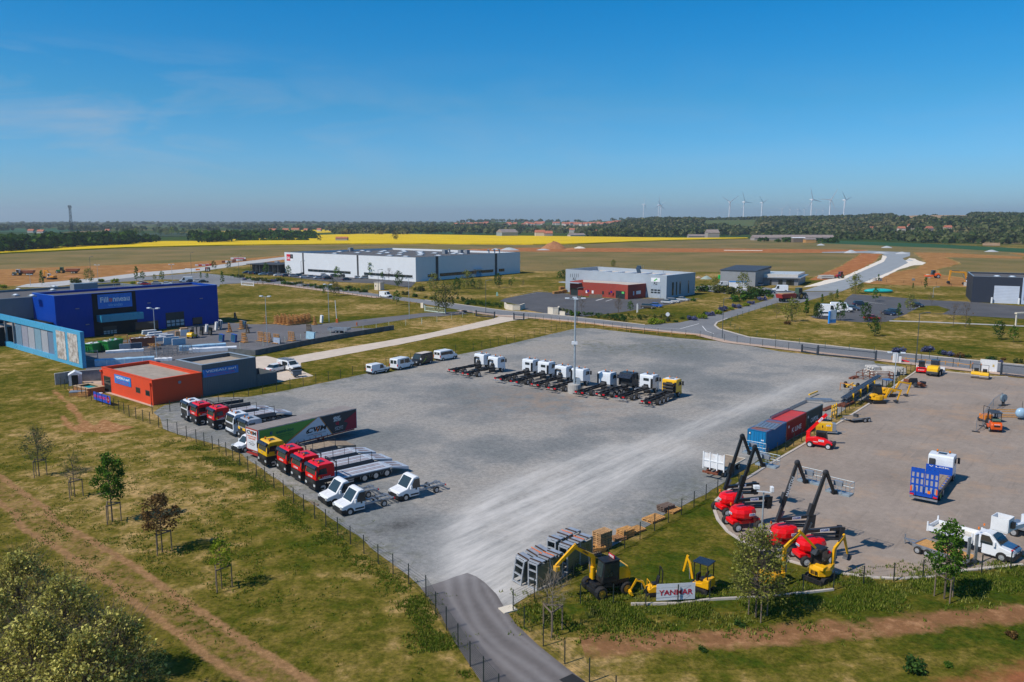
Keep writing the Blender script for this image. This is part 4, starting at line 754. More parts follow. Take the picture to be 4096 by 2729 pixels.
def cab(r, col, style='R', H=2.95, beacons=True):
    """short heavy-truck cab; its roof centre stands over the origin"""
    W = 1.22; low = 1.4 if style == 'R' else 1.0
    pts = [(1.1, low), (1.12, 1.95), (.93, H - .28), (.72, H - .03), (.55, H), (-.85, H), (-1.02, H - .12), (-1.05, H - .5), (-1.05, low)]
    B().prof(pts, -W, W).obj('cab', col, r, .06)
    B().prof([(1.06, .45), (1.16, .5), (1.16, low), (-1.0, low), (-1.0, 1.0), (.1, 1.0), (.1, .75), (.75, .75), (.75, .45)], -W + .01, W - .01).obj('lower_cab', chas if style != 'M' else col, r, .04)
    slab2(r, 'windscreen', wglass, [(1.12, -1.06, 1.95), (1.12, 1.06, 1.95), (.945, .98, H - .32), (.945, -.98, H - .32)], .01, .02)
    for s in (1, -1):
        side_pane(r, 'side_window', glass, [(.82, 1.95), (.68, H - .45), (-.1, H - .42), (-.2, 1.9)], s * W)
        m = bx(r, 'mirror', blackp, .95, 1.1, s * (W + .1), s * (W + .32), 1.85, 2.5); B().beam((.9, s * W, 2.45), (1.0, s * (W + .15), 2.45), .05, .05).obj('mirror_arm', blackp, m)
        bx(r, 'headlight', lamp_l, 1.12, 1.19, s * .75, s * 1.14, .72, .95)
    bx(r, 'bumper', blackp if style != 'I' else blackp, 1.14, 1.22, -1.2, 1.2, .4, .68)
    g = bx(r, 'grille', blackp, 1.13, 1.175, -1.05, 1.05, .98 if style == 'R' else 1.1, low if style == 'R' else 1.75)
    for k in range(4): z = (.98 if style == 'R' else 1.12) + .1 * k; bx(g, 'grille_bar', dsteel, 1.17, 1.19, -.9, .9, z + .04, z + .07)
    if style in 'RI': B().prof([(1.0, H - .42), (1.22, H - .38), (1.14, H - .16), (.9, H - .07), (.86, H - .12)], -W - .02, W + .02).obj('sun_visor', hatch_m, r, .03)
    else: B().prof([(.98, H - .3), (1.12, H - .26), (1.0, H - .16), (.86, H - .1)], -W + .05, W - .05).obj('sun_visor', hatch_m, r)
    bx(r, 'roof_hatch', hatch_m, -.35, .25, -.4, .4, H, H + .05)
    for s in (1, -1):
        bx(r, 'step', chas, .2, .7, s * (W - .12), s * (W + .02), .35, .55)
        if beacons: o = B().cyl((.42, s * .6, H), (.42, s * .6, H + .1), .1, n=8).obj('beacon_base', blackp, r); B().cyl((.42, s * .6, H + .1), (.42, s * .6, H + .27), .09, .07, 8).obj('beacon', orange_l, o)
    for s in (1, -1): B().loft([[V((.3 + rr * cos(pi * i / 8), y, .5 + rr * sin(pi * i / 8))) for i in range(9)] + [V((.3 + (rr - .06) * cos(pi * i / 8), y, .5 + (rr - .06) * sin(pi * i / 8))) for i in range(8, -1, -1)] for y, rr in ((s * .82, .64), (s * 1.2, .64))]).obj('mudguard', blackp, r)
    for s in (1, -1): wheel(r, .3, s * 1.02, .5, .32)
def rails(r, L, z=.95, dual=True, axles=1, tail=True, tank=True, bar=0, rm=None, guards=False):
    b = B()
    for s in (1, -1): b.box(-L, .6, s * .42 - .05, s * .42 + .05, z - .15, z + .12)
    for k in range(int(L / 1.4)): b.box(-1.3 - 1.4 * k - .08, -1.3 - 1.4 * k + .08, -.37, .37, z - .1, z + .07)
    b.box(-L - .06, -L, -.9, .9, z - .12, z + .1); b.obj('chassis', chas, r)
    for a in range(axles):
        x = -L + 2.2 + 1.38 * a
        B().cyl((x, -1, .5), (x, 1, .5), .13, n=8).obj('axle', chas, r)
        for s in (1, -1):
            wheel(r, x, s * .93, .5, .58 if dual else .36, rm)
            if guards: B().loft([[V((x + rr * cos(pi * i / 8), y, .5 + rr * sin(pi * i / 8))) for i in range(9)] + [V((x + (rr - .05) * cos(pi * i / 8), y, .5 + (rr - .05) * sin(pi * i / 8))) for i in range(8, -1, -1)] for y, rr in ((s * .62, .62), (s * 1.24, .62))]).obj('mudguard', blackp, r)
    if tank:
        B().box(-2.9, -1.7, .5, 1.15, .45, .95).obj('fuel_tank', steel if bar == 2 else dsteel, r, .06); B().box(-2.7, -1.6, -1.15, -.5, .42, .9).obj('battery_box', blackp, r, .04)
        B().box(-1.65, -1.2, -.5, .5, .9, 1.35).obj('gearbox_cover', dsteel, r, .08)
    if tail:
        for s in (1, -1): bx(r, 'tail_light', red_l, -L - .16, -L - .06, s * .62 - .2, s * .62 + .2, z - .2, z - .02)
        q = B().box(-L - .1, -L, -1.2, 1.2, .42, .54)
        for s in (1, -1): q.beam((-L - .05, s * .5, z - .1), (-L - .05, s * .6, .5), .08, .08)
        q.obj('bumper_bar', steel if bar else chas, r)
def carrier(r, x0=-1.35, x1=-7.7, x2=-10.1, z=1.12, guard=True, dm=None, strips=True, axles=3, arcs=True):
    dm = dm or mat('deck_grey', (.52, .56, .62), .45, .15, .08, 1.5, dirt=.3)
    d = B().box(x1, x0, -1.27, 1.27, z - .1, z).obj('deck', dm, r)
    e = B().prof([(x1 - .02, z - .1), (x1 - .02, z + .02), (x2, z - .4), (x2, z - .72)], -1.27, 1.27).obj('ramp', dm, r)
    if strips:
        for y in (-.72, -.36, .36, .72): bx(d, 'timber_strip', rust, x1 + .3, x0 - .5, y - .05, y + .05, z + .001, z + .012)
        for y in (-.75, -.35, .35, .75): B().beam((x1 - .5, y, z - .07 + .02), (x2 + .6, y, z - .34 + .05), .12, .03).obj('timber_strip', rust, e)
    for s in (1, -1): bx(r, 'side_beam', dsteel, x1, x0, s * 1.2, s * 1.29, z - .32, z - .101)
    if guard:
        g = bx(r, 'side_guard', mat('guard_grey', (.13, .13, .14), .6, .2, .1, dirt=.2), x1 + .2, x0 - .1, 1.3, 1.36, z - .5, z + .12)
        q = B(); n = 5; q.cyl((x1 + .3, 1.33, z + .95), (x0 - .2, 1.33, z + .95), .03, n=6)
        for k in range(n): x = x1 + .3 + (x0 - x1 - .5) * k / (n - 1); q.cyl((x, 1.33, z + .1), (x, 1.33, z + .95), .025 if k % 2 else .04, n=5)
        q.obj('railing', dsteel, g)
    for k in range(axles):
        x = x1 + .35 + 1.38 * k
        for s in (1, -1):
            wheel(r, x, s * 1.0, .47, .34)
            if arcs and s > 0: B().tube([(x + .58 * cos(pi * i / 8), 1.22, .47 + .58 * sin(pi * i / 8)) for i in range(9)], .03, 5).obj('mudguard', steel, r)
    b = B(); b.box(x0 - 1.9, x0 - .3, .9, 1.2, .4, .55); b.box(x0 - 1.9, x0 - .3, .9, 1.2, .66, .8); b.obj('side_bar', steel, r)
    b = B()
    for s in (1, -1): b.box(x1 - .4, .5, s * .42 - .05, s * .42 + .05, .75, 1.0)
    b.obj('chassis', chas, r)
    for s in (1, -1): bx(r, 'tail_light', red_l, x2 - .06, x2, s * 1.0 - .15, s * 1.0 + .15, z - .66, z - .5)
def headboard(r, m):
    b = B();
    for y in (-1.2, 1.2): b.box(-1.3, -1.2, y - .05, y + .05, .9, 3.05)
    b.box(-1.3, -1.2, -1.2, 1.2, 2.95, 3.05); b.box(-1.3, -1.2, -1.2, 1.2, 1.2, 1.3); b.obj('headboard', m, r)
def red_truck():
    r = thing('truck', '', ''); cab(r, red, 'R', 2.98); carrier(r); headboard(r, dsteel)
    letter(r, 'LOXAM', ink_w, (1.13, 0, 1.68), (0, 1, 0), (0, 0, 1), 1.0, .2, .03)
    for s in (1, -1): letter(r, 'LOXAM', ink_w, (-.1, s * 1.225, 1.62), (-s, 0, 0), (0, 0, 1), .9, .14, .03); plate(r, 'stripe', ink_w, (-.15, s * 1.222, 1.46), (s, 0, -.0), (0, 0, 1), 1.7, .08, .01)
    bx(r, 'sticker', yellow, .62, .85, 1.221, 1.228, 1.5, 1.75); return r
GA, GB = 'trucks parked nose to the left fence', 'chassis cabs parked in the middle of the yard'
TH = R(220)
rt = Kind(red_truck)
def roof(uv, z=2.98): p = G(uv, z); return V((p.x, p.y, 0))
rt.put(roof(a6(600, 630)), R(222), 'red truck with platform and railing, second from the orange office', 'truck', GA)
rt.put(roof(a6(870, 690)), R(222), 'red truck with grey platform beside the white flat nosed truck', 'truck', GA)
rt.put(roof(b1(830, 730)), TH, 'red truck standing next to the yellow truck', 'truck', GA)
rt.put(roof(b1(1060, 840)), TH, 'red truck in the middle of the three beside the small white vans', 'truck', GA)
rt.put(roof(b1(1290, 965)), TH, 'red truck with open three axle platform beside the white chassis vans', 'truck', GA, drop=('side_guard', 'railing'))
def plain(col, style, H, name='truck', **k):
    r = thing(name, '', ''); cab(r, col, style, H); return r
wht = pm((.72, .75, .78), 'cab_white'); silver = pm((.36, .38, .42), 'silver')
r = plain(wht, 'I', 2.95); rails(r, 8.2, axles=2, rm=rim_m); b = B(); b.box(-8, -1.4, -1.25, -1.2, 1.1, 1.6); b.box(-8, -1.4, 1.2, 1.25, 1.1, 1.6)
for k in range(5): b.cyl((-1.6 - 1.2 * k, 1.22, 1.6), (-1.6 - 1.2 * k, 1.22, 2.4), .03, n=5)
b.cyl((-1.6, 1.22, 2.4), (-6.4, 1.22, 2.4), .03, n=5); b.obj('bed_frame', dsteel, r); r.location = roof(a6(455, 580)); r.rotation_euler.z = R(222); tag(r, 'white truck with black bumper nearest the orange office', 'truck', GA)
r = plain(wht, 'M', 3.0); rails(r, 8.6, axles=2); b = B()
for s in (1, -1): b.beam((-1.6, s * 1.1, 1.3), (-6.5, s * 1.1, 1.3), .1, .25); b.beam((-6.5, s * 1.1, 1.3), (-9.0, s * 1.1, .75), .1, .25)
for k in range(9): b.beam((-1.8 - .6 * k, -1.1, 1.28), (-1.8 - .6 * k, 1.1, 1.28), .08, .1)
b.obj('loading_frame', chas, r); r.location = roof(a6(1170, 785)); r.rotation_euler.z = R(222); tag(r, 'white flat nosed truck with black loading frame between red and silver trucks', 'truck', GA)
r = plain(silver, 'I', 2.95); rails(r, 8.6, axles=2); b = B()
for s in (1, -1): b.beam((-1.5, s * 1.1, 1.35), (-8.6, s * 1.1, 1.35), .08, .18)
b.box(-2, -1.5, -1.2, 1.2, 1.1, 1.5); b.obj('loading_frame', chas, r)
for s in (1, -1): bx(r, 'marker_plate', mat('marker_yellow', (.85, .5, .03), .5), 1.13, 1.18, s * .3 if s > 0 else -1.05, s * 1.05 if s > 0 else -.45, 1.55, 1.85)
r.location = roof(a6(1370, 862)); r.rotation_euler.z = R(222); tag(r, 'silver truck with yellow nose plates beside the curtain trailer', 'truck', GA)
r = plain(yellow, 'R', 3.0); carrier(r, guard=True, dm=deckw, strips=False); bx(r, 'door_board', ink_k, -.35, .15, 1.221, 1.235, 1.55, 1.95); letter(r, 'VLOK', mat('grey_ink2', (.5, .4, .2), .6), (1.13, 0, 1.72), (0, 1, 0), (0, 0, 1), .6, .16, .02)
r.location = roof(b1(525, 620), 3.); r.rotation_euler.z = TH; tag(r, 'yellow truck cab with timber decked platform in front of the curtain trailer', 'truck', GA)
# curtain side trailer, its doors towards the fence
P0, P1 = G(b1(320, 480), 3.6), G(b1(1865, 135), 3.6); TL = (P1 - P0).length; th = ang(P0, P1)
tr = thing('curtain_trailer', 'long curtain sided trailer with green, white and dark printed side', 'trailer', (P0.x, P0.y, 0), th); W = 2.55; z0, z1 = 1.0, 3.6
wht2 = mat('curtain_white', (.62, .64, .68), .5, 0, .05); b = B().box(0, TL, 0, W, z0, z1 - .03).obj('body', wht2, tr);
ro = B(); n = 24
for k in range(n): ro.box(TL * k / n, TL * (k + .96) / n, -.02, W + .02, z1 - .03, z1 + (.03 if k % 2 else .05))
ro.obj('roof', mat('tarpaulin', (.27, .235, .215), .7, 0, .08, 1, dirt=.3), tr)
def pic(name, pts, m, k): B().prof([(TL * x, z0 + .03 + (z1 - z0 - .1) * z) for x, z in pts], -.012 * k, .01).obj(name, m, tr)
pic('green_panel', [(.01, 0), (.01, 1), (.57, 1), (.23, 0)], mat('curtain_green', (.10, .30, .045), .5, 0, .06), 1)
pic('white_panel', [(.23, 0), (.572, 1), (.595, 1), (.72, 0)], wht2, 2); pic('orange_edge', [(.2, 0), (.56, 1), (.577, 1), (.235, 0)], mat('curtain_ochre', (.5, .22, .05), .5), 3); pic('orange_edge', [(.595, 1), (.605, 1), (.73, 0), (.72, 0)], mat('curtain_ochre2', (.5, .22, .05), .5), 3)
pic('dark_panel', [(.605, 1), (.995, 1), (.995, 0), (.73, 0)], mat('curtain_dark', (.03, .033, .04), .5), 1.5); pic('crimson_panel', [(.995, .9), (.995, 0), (.86, 0), (.9, .38), (.855, .5)], mat('curtain_crimson', (.26, .006, .03), .5), 2.5)
def tl(s, m, x, z, w, h, b=.02, sl=0): letter(tr, s, m, (TL * x, -.03, z0 + (z1 - z0) * z), (1, 0, 0), (0, 0, 1), TL * w, (z1 - z0) * h, b, slant=sl)
tl('CVIM', ink_k, .565, .44, .2, .25, .03, .35); tl('C', ink_k, .47, .4, .03, .2, .03, .3); tl('V', ink_o, .575, .42, .06, .26, .035, .2)
tl('CONSTRUCTEUR CARROSSIER', mat('small_grey', (.3, .3, .3), .6), .56, .22, .2, .05, .01); tl('www.cvim.fr', ink_o, .57, .14, .09, .05, .01)
gd = mat('deep_green_ink', (.005, .13, .06), .6); tl('semi-loc', gd, .25, .72, .17, .16, .03); tl('www.semi-loc.fr', gd, .25, .56, .15, .06, .01); tl('la location de semi-remorques', gd, .25, .46, .17, .05, .005); tl('c', ink_b, .12, .74, .025, .14, .02)
tl('VENDEE', ink_w, .775, .77, .07, .12, .02, .5); tl('BACHES', ink_w, .785, .65, .075, .12, .02, .5); pic('emblem', [(.76, .52), (.775, .4), (.80, .38), (.8, .6)], mat('curtain_crimson2', (.3, .01, .035), .5), 2.6)
for k, s_ in enumerate(('Confection de baches PVC', 'Montage - Réparation', 'Personnalisation - 7/7j/7')): tl(s_, ink_w, .8, .3 - .07 * k, .09, .045, .005)
rf = mat('trailer_red', (.32, .03, .025), .5); fr = B().box(-.06, -.001, 0, W, z0 - .1, z1).obj('rear_frame', rf, tr); B().box(-.09, -.061, .14, W - .14, z0 + .06, z1 - .14).obj('rear_door', wht2, tr)
def tb(s, m, z, w, h, b=.02): letter(tr, s, m, (-.095, W / 2, z0 + (z1 - z0) * z), (0, -1, 0), (0, 0, 1), W * w, (z1 - z0) * h, b)
tb('CVIM', ink_k, .82, .78, .17, .03); tb('V', ink_o, .815, .2, .18, .035); tb('CONSTRUCTEUR', ink_o, .64, .78, .065, .01); tb('CARROSSIER', ink_o, .54, .62, .065, .01); tb('Fourgon', mat('g2', (.2, .2, .22), .6), .4, .3, .04, .005); tb('Plateau - Bache', ink_k, .32, .5, .04, .005); tb('Carrosserie', ink_k, .25, .36, .04, .005)
B().box(.2, TL - .2, .3, W - .3, .75, .99).obj('chassis', rf, tr)
for x in (1.6, 2.95, 4.3):
    for y in (.2, W - .2): wheel(tr, x, y, .5, .38, None)
b = B()
for y in (.7, W - .7): b.box(TL * .66, TL * .66 + .15, y - .1, y + .1, .05, .8); b.beam((TL * .66, y, .3), (TL * .6, y, .8), .06, .06)
b.obj('landing_leg', rf, tr); b = B().box(-.1, .3, 0, W, .45, .6).obj('bumper_bar', rf, tr)
for k in range(9): bx(tr, 'strap', blackp, TL * (.25 + .06 * k), TL * (.25 + .06 * k) + .05, -.05, -.02, .7, 1.25)
# panel vans and chassis vans
def vanlike(r, L, W, H, col, hood=.95, hx=.8, wsx=1.5, bump=blackp, low=.3, wb=None, rear=None, name='body', wr=.33):
    """one-box van: profile from bonnet to tail"""
    f = L / 2; rr = -f if rear is None else rear
    pts = [(f, low + .15), (f, .72), (f - .12, hood), (f - hx, hood + .2), (f - wsx, H - .1), (f - wsx - .35, H), (rr + .1, H - .02), (rr, H - .15), (rr, low)]
    pts.append((f - .2, low)); B().prof(pts, -W / 2, W / 2).obj(name, col, r, .07)
    y = W / 2 - .16; slab2(r, 'windscreen', wglass, [(f - hx - .03, -y, hood + .26), (f - hx - .03, y, hood + .26), (f - wsx + .03, y - .08, H - .14), (f - wsx + .03, -y + .08, H - .14)], .01, .03)
    B().box(f - .5, f + .06, -W / 2 - .012, W / 2 + .012, low - .04, low + .38).obj('bumper', bump, r, .06)
    g = bx(r, 'grille', blackp, f - .02, f + .025, -W * .3, W * .3, .66, .8)
    for s in (1, -1):
        bx(r, 'headlight', lamp_l, f - .3, f + .02, s * (W / 2 - .32), s * (W / 2 - .02), .7, .92)
        bx(r, 'mirror', white, f - wsx + .25, f - wsx + .42, s * W / 2, s * (W / 2 + .22), hood + .15, hood + .5)
        side_pane(r, 'front_side_window', glass, [(f - hx - .42, hood + .14), (f - wsx - .1, H - .24), (f - wsx - .72, H - .24), (f - wsx - .78, hood + .12)], s * W / 2)
    wb = wb or (f - .85, -f + .8)
    for x in wb:
        for s in (1, -1): B().cyl((x, s * (W / 2 - .2), wr), (x, s * (W / 2 + .004), wr), wr + .07, n=14).obj('wheel_arch', blackp, r); wheel(r, x, s * (W / 2 - .09), wr, .22, n=14)
def chassis_van():
    r = thing('chassis_van', '', ''); f = 2.6
    vanlike(r, 5.2, 2.0, 2.3, pm((.76, .77, .78), 'van_white'), 1.0, 1.0, 1.75, rear=.15, wb=(1.75,), wr=.35)
    bx(r, 'side_trim', blackp, .25, 1.2, 1.0, 1.03, .45, .6); bx(r, 'door_handle', blackp, .45, .62, 1.0, 1.03, .95, 1.15)
    b = B()
    for s in (1, -1): b.box(-3.3, .3, s * .5 - .04, s * .5 + .04, .5, .68)
    for k in range(6): b.beam((-.3 - .55 * k, -.85 if k % 2 else -.5, .69), (-.3 - .55 * k, .85 if k % 2 else .5, .69), .06, .06)
    b.beam((-2.2, .5, .66), (-3.0, .8, .66), .05, .05); b.beam((-2.2, -.5, .66), (-3.0, -.8, .66), .05, .05); b.beam((-2.9, -.9, .68), (-2.9, .9, .68), .06, .06); b.obj('chassis_frame', steel, r)
    B().cyl((-2.0, -.8, .35), (-2.0, .8, .35), .06, n=6).obj('axle', chas, r)
    for s in (1, -1): wheel(r, -1.95, s * .88, .35, .24, n=14); bx(r, 'tail_light', red_l, -3.36, -3.3, s * .55 - .1, s * .55 + .1, .45, .6)
    return r
cvn = Kind(chassis_van); GC = 'white chassis vans by the red trucks'
def vp(uv, uv2): p, q = G(uv), G(uv2); return (p + q) / 2, ang(p, q)
cvn.put(roof(b2(740, 605), 2.3) - V((cos(R(218)) * .8, sin(R(218)) * .8, 0)), R(218), 'white chassis van squeezed beside the open red truck', 'van', GC)
cvn.put(roof(b2(960, 728), 2.3) - V((cos(R(218)) * .8, sin(R(218)) * .8, 0)), R(218), 'white chassis van closest to the left fence', 'van', GC)
cvn.put(roof(b2(1752, 540), 2.3) - V((cos(R(218)) * .8, sin(R(218)) * .8, 0)), R(219), 'white chassis van standing alone out in the yard', 'van', GC)
def small_van():
    r = thing('small_van', '', ''); vanlike(r, 4.2, 1.7, 1.85, white, .85, .9, 1.5, wr=.3); f = -2.1
    slab2(r, 'rear_window', glass, [(f, .6, 1.2), (f, -.6, 1.2), (f, -.55, 1.62), (f, .55, 1.62)], .01, .02)
    for s in (1, -1): bx(r, 'tail_light', red_l, f - .02, f + .1, s * .72, s * .86, .75, 1.1)
    bx(r, 'side_trim', blackp, -1.2, 1.1, -.88, -.85, .5, .62); bx(r, 'rear_bumper', blackp, f - .06, f + .2, -.83, .83, .28, .55); return r
sv = Kind(small_van); GV = 'vans parked along the far fence'
p0, a0 = vp(b3(330, 572), b3(545, 540));
def vplace(rear_uv, front_uv, off, H=0): p, q = G(rear_uv), G(front_uv); a = ang(p, q); n = V((-sin(a), cos(a), 0)); return (p + q) / 2 + n * off, a
p, a = vplace(b3(390, 583), b3(578, 548), .85); sv.put(p, a, 'small white van at the left end of the fence row', 'van', GV)
p = roof(b1(130, 600), 1.5); sv.put(V((p.x, p.y, 0)) + V((cos(R(49)) * .6, sin(R(49)) * .6, 0)), R(229), 'small white van mostly hidden behind the curtain trailer', 'van')
def minibus(col=None, H=2.2, W=1.95, L=4.8, name='minibus', pane=glass):
    r = thing(name, '', ''); col = col or white; vanlike(r, L, W, H, col, 1.0, .75, 1.35, wr=.32); f = -L / 2
    for s in (1, -1):
        for x0, x1 in ((-.1, .75), (-1.3, -.25)) if pane is glass else ((-1.9, .75),): side_pane(r, 'side_window', pane, [(x0 - .3, 1.2), (x0 - .3, H - .25), (x1 - .3, H - .25), (x1 - .3, 1.2)], s * W / 2)
        slab2(r, 'rear_window', glass, [(f, .08 if s > 0 else -.75, 1.25), (f, .75 if s > 0 else -.08, 1.25), (f, .72 if s > 0 else -.08, H - .3), (f, .08 if s > 0 else -.72, H - .3)][::-1], .01, .02); bx(r, 'tail_light', red_l, f - .02, f + .1, s * (W / 2 - .13), s * (W / 2 + .01), .8, 1.2)
    bx(r, 'rear_bumper', blackp, f - .06, f + .2, -W / 2 + .05, W / 2 - .05, .28, .5); return r
p, a = vplace(b3(790, 515), b3(965, 473), .97); r = minibus(); r.location = p; r.rotation_euler.z = a; tag(r, 'white minibus with side windows behind the small white van', 'van', GV)
p, a = vplace(b3(1265, 408), b3(1095, 447), -.97); r = minibus(pm((.02, .022, .025), 'van_black')); r.location = p; r.rotation_euler.z = a; tag(r, 'black minibus with yellow green swoosh and pale roof', 'van', GV)
B().box(-2.2, .75, -.85, .85, 2.2, 2.23).obj('roof_panel', mat('faded_roof', (.6, .52, .45), .6), r)
for s in (1, -1): b = B(); b.loft([[V((x, s * .976 + e, z)), V((x + w_, s * .976 + e, z)), ] + [V((x + w_, s * .976 - e, z)), V((x, s * .976 - e, z))] for x, z, w_ in ((1.0, .5, .05), (.3, .7, .22), (-.3, 1.1, .3), (-.6, 1.6, .15)) for e in (.012,)]); b.obj('swoosh', mat('lime_film', (.35, .5, .02), .5), r)
p, a = vplace(b3(1457, 373), b3(1650, 337), .97); r = minibus(white, 2.05, 1.9, 4.8, pane=glassy('tinted_glass', (.03, .02, .022))); r.location = p; r.rotation_euler.z = a; tag(r, 'white minibus with dark tinted windows at the right end of the fence row', 'van', GV)
# white work van with open side door, roof rack; its trailer in front
p, a = vplace(a2(850, 1415), a2(940, 1420), 0); r = thing('work_van', 'white work van with open side door and roof rack on the stone path', 'van', G(a2(935, 1395)) + V((-.3, .9, 0)), R(-38)); vanlike(r, 4.9, 1.95, 1.95, white, .95, .95, 1.6, wr=.32)
b = B();
for y in (-.75, -.25, .25, .75): b.beam((-2.2, y, 2.12), (.6, y, 2.12), .07, .07)
for x in (-2.2, -1.3, -.4, .5): b.beam((x, -.8, 2.05), (x, .8, 2.05), .05, .05)
b.box(-2.3, .6, -.8, .8, 1.95, 2.0); b.obj('roof_rack', steel, r); bx(r, 'door_opening', ink_k, -.6, .3, -.99, -.97, .45, 1.75); bx(r, 'sliding_door', white, -1.7, -.65, -1.08, -1.0, .45, 1.8, .03); letter(r, 'VIDEAU', ink_r, (-1.5, -1.085, 1.3), (1, 0, 0), (0, 0, 1), .8, .2)
r = thing('box_trailer', 'small grey box trailer with cover in front of the white work van', 'trailer', G(a2(1000, 1468)) + V((0, .6, 0)), R(30)); B().box(-.8, .8, -.62, .62, .45, 1.15).obj('body', greyp, r, .03); bx(r, 'cover', dsteel, -.83, .83, -.65, .65, 1.15, 1.22); B().beam((.8, 0, .5), (1.7, 0, .5), .08, .08).obj('drawbar', steel, r)
for s in (1, -1): wheel(r, -.1, s * .72, .28, .16, n=12)
bx(r, 'number_plate', yellow, -.84, -.8, -.25, .25, .5, .62)
# chassis cabs in the middle of the yard
def mcab(back='plain', H=2.95, col=None, L=7.6, axles=1, bar=0, guards=False):
    def f():
        r = thing('chassis_truck', '', ''); c = col or wht; cab(r, c, 'M', H); rails(r, L, axles=axles, bar=bar, guards=guards)
        x = -1.05
        if back == 'arm':
            b = B(); b.tube([(x - .12, .95, 1.0), (x - .12, .95, 2.2), (x - .12, .6, 2.3), (x - .12, -.1, 2.2)], .16, 7); b.obj('air_intake', blackp, r); B().ball((x - .25, -.1, 1.55), .3, .4, .4).obj('filter', blackp, r)
        elif back == 'window': slab2(r, 'rear_window', glass, [(x, .5, 2.1), (x, -.5, 2.1), (x, -.5, 2.55), (x, .5, 2.55)], .01, .025); B().box(x - .3, x, -1.22, -.95, 1.0, 2.6).obj('air_intake', blackp, r, .05); B().prof([(-.55, 0), (.55, 0), (.4, .55), (-.4, .55)], 0, .04, Matrix(((0, 1, 0, x - .04), (-1, 0, 0, 0), (0, 0, 1, 1.0), (0, 0, 0, 1)))).obj('rear_recess', blackp, r)
        else: B().prof([(-.6, 0), (.6, 0), (.5, .5), (-.5, .5)], 0, .04, Matrix(((0, 1, 0, x - .04), (-1, 0, 0, 0), (0, 0, 1, 1.0), (0, 0, 0, 1)))).obj('rear_recess', blackp, r); B().box(x - .25, x, 1.0, 1.2, 1.0, 2.7).obj('air_intake', blackp, r, .05)
        return r
    return Kind(f)
RH = R(51)
k1 = mcab('arm', 2.9, L=8.2); k2 = mcab('window', 3.05, L=9.2, axles=2, bar=1); k3 = mcab('plain', 2.95, L=8.2)
def rr_(uv, z, kd, lb, h=RH, **k): kd.put(roof(uv, z), h, lb, 'truck', GB, **k)
rr_(b4(80, 168), 2.9, k1, 'white chassis truck, left one of the separate pair near the fence', R(49)); rr_(b4(225, 198), 2.9, k1, 'white chassis truck, right one of the separate pair near the fence', R(49))
rr_(b4(585, 224), 3.05, k2, 'white two axle chassis truck with rear window, left end of the long row'); rr_(b4(750, 249), 3.05, k2, 'white two axle chassis truck with rear window, second in the long row')
rr_(b4(930, 292), 2.9, k1, 'white chassis truck with black intake on its back just left of the mast'); rr_(b4(1105, 322), 2.95, k3, 'white chassis truck partly hidden behind the lamp mast')
rr_(b4(1385, 358), 2.95, k3, 'white chassis truck first to the right of the lamp mast')
bk = mcab('plain', 3.1, pm((.025, .03, .035), 'cab_black'), 8.6, 3, 0, True); rr_(b4(1612, 362), 3.1, bk, 'black cab chassis truck with three rear axles and mudguards')
r = bk.root; B().prof([(-1.05, 2.9), (-1.75, 2.35), (-1.7, 2.3), (-1.05, 2.6)], -1.15, 1.15).obj('roof_spoiler', hatch_m, r)
rr_(b4(1825, 384), 3.05, mcab('window', 3.05, L=9., axles=2, bar=2), 'white chassis truck with rear window beside the yellow cab')
yk = mcab('window', 2.95, yellow, 9., 3, 0); rr_(b4(2062, 430), 2.95, yk, 'yellow cab chassis truck with stacked tanks at the right end of the row', R(54)); r = yk.root
for k in range(3): B().cyl((-1.6, -1.0, 1.3 + .5 * k), (-1.6, .75, 1.3 + .5 * k), .23, n=10).obj('gas_tank', blackp, r)
for s in (1, -1): B().box(-3.6, -1.9, s * .55, s * 1.25, .45, 1.05).obj('battery_box', dsteel, r, .05)
bx(r, 'roof_panel', whitep, -.9, .5, -1.0, 1.0, 2.955, 2.985)
# blue low loader, seen from behind
blue = pm((.004, .07, .42), 'royal_blue')
r = thing('ramp_truck', 'white cab truck with blue timber bed and raised blue ramps', 'truck'); LH = R(52); r.location = roof(c2(1060, 325), 3.0); r.rotation_euler.z = LH; cab(r, wht, 'M', 3.0); LB = -9.0
B().box(-1.25, -1.05, .5, 1.1, 1.1, 2.6).obj('air_intake', dsteel, r, .05)
bx(r, 'headboard', blue, -1.55, -1.45, -1.27, 1.27, 1.05, 2.0); letter(r, 'V LOK', ink_w, (-1.56, 0, 1.85), (0, -1, 0), (0, 0, 1), 2.0, .14, .02)
d = bx(r, 'deck', deckw, LB, -1.6, -1.18, 1.18, 1.02, 1.12)
for k in range(5): bx(d, 'plank_gap', rust, LB + .2, -1.8, -.95 + .45 * k, -.92 + .45 * k, 1.121, 1.126)
for s in (1, -1): bx(r, 'side_beam', blue if s > 0 else dsteel, LB, -1.6, s * 1.19, s * 1.29, .9, 1.14)
for k in range(7): bx(r, 'lashing_point', blue, -2.2 - .9 * k, -1.9 - .9 * k, -1.17, -1.0, 1.125, 1.17)
b = B()
for s in (1, -1): b.box(LB, .5, s * .42 - .05, s * .42 + .05, .65, .95)
b.obj('chassis', chas, r)
for k in range(2):
    for s in (1, -1): wheel(r, LB + 1.8 + 1.35 * k, s * .98, .48, .5, mat('lime_rim', (.3, .45, .12), .5) if k == 0 else None)
bx(r, 'bumper_bar', steel, LB - .2, LB - .05, -1.27, 1.27, .42, .6); bx(r, 'tail_beam', blue, LB - .15, LB, -1.27, 1.27, .72, 1.0)
for s in (1, -1): bx(r, 'tail_light', red_l, LB - .22, LB - .15, s * 1.05 - .18, s * 1.05 + .18, .74, .9)
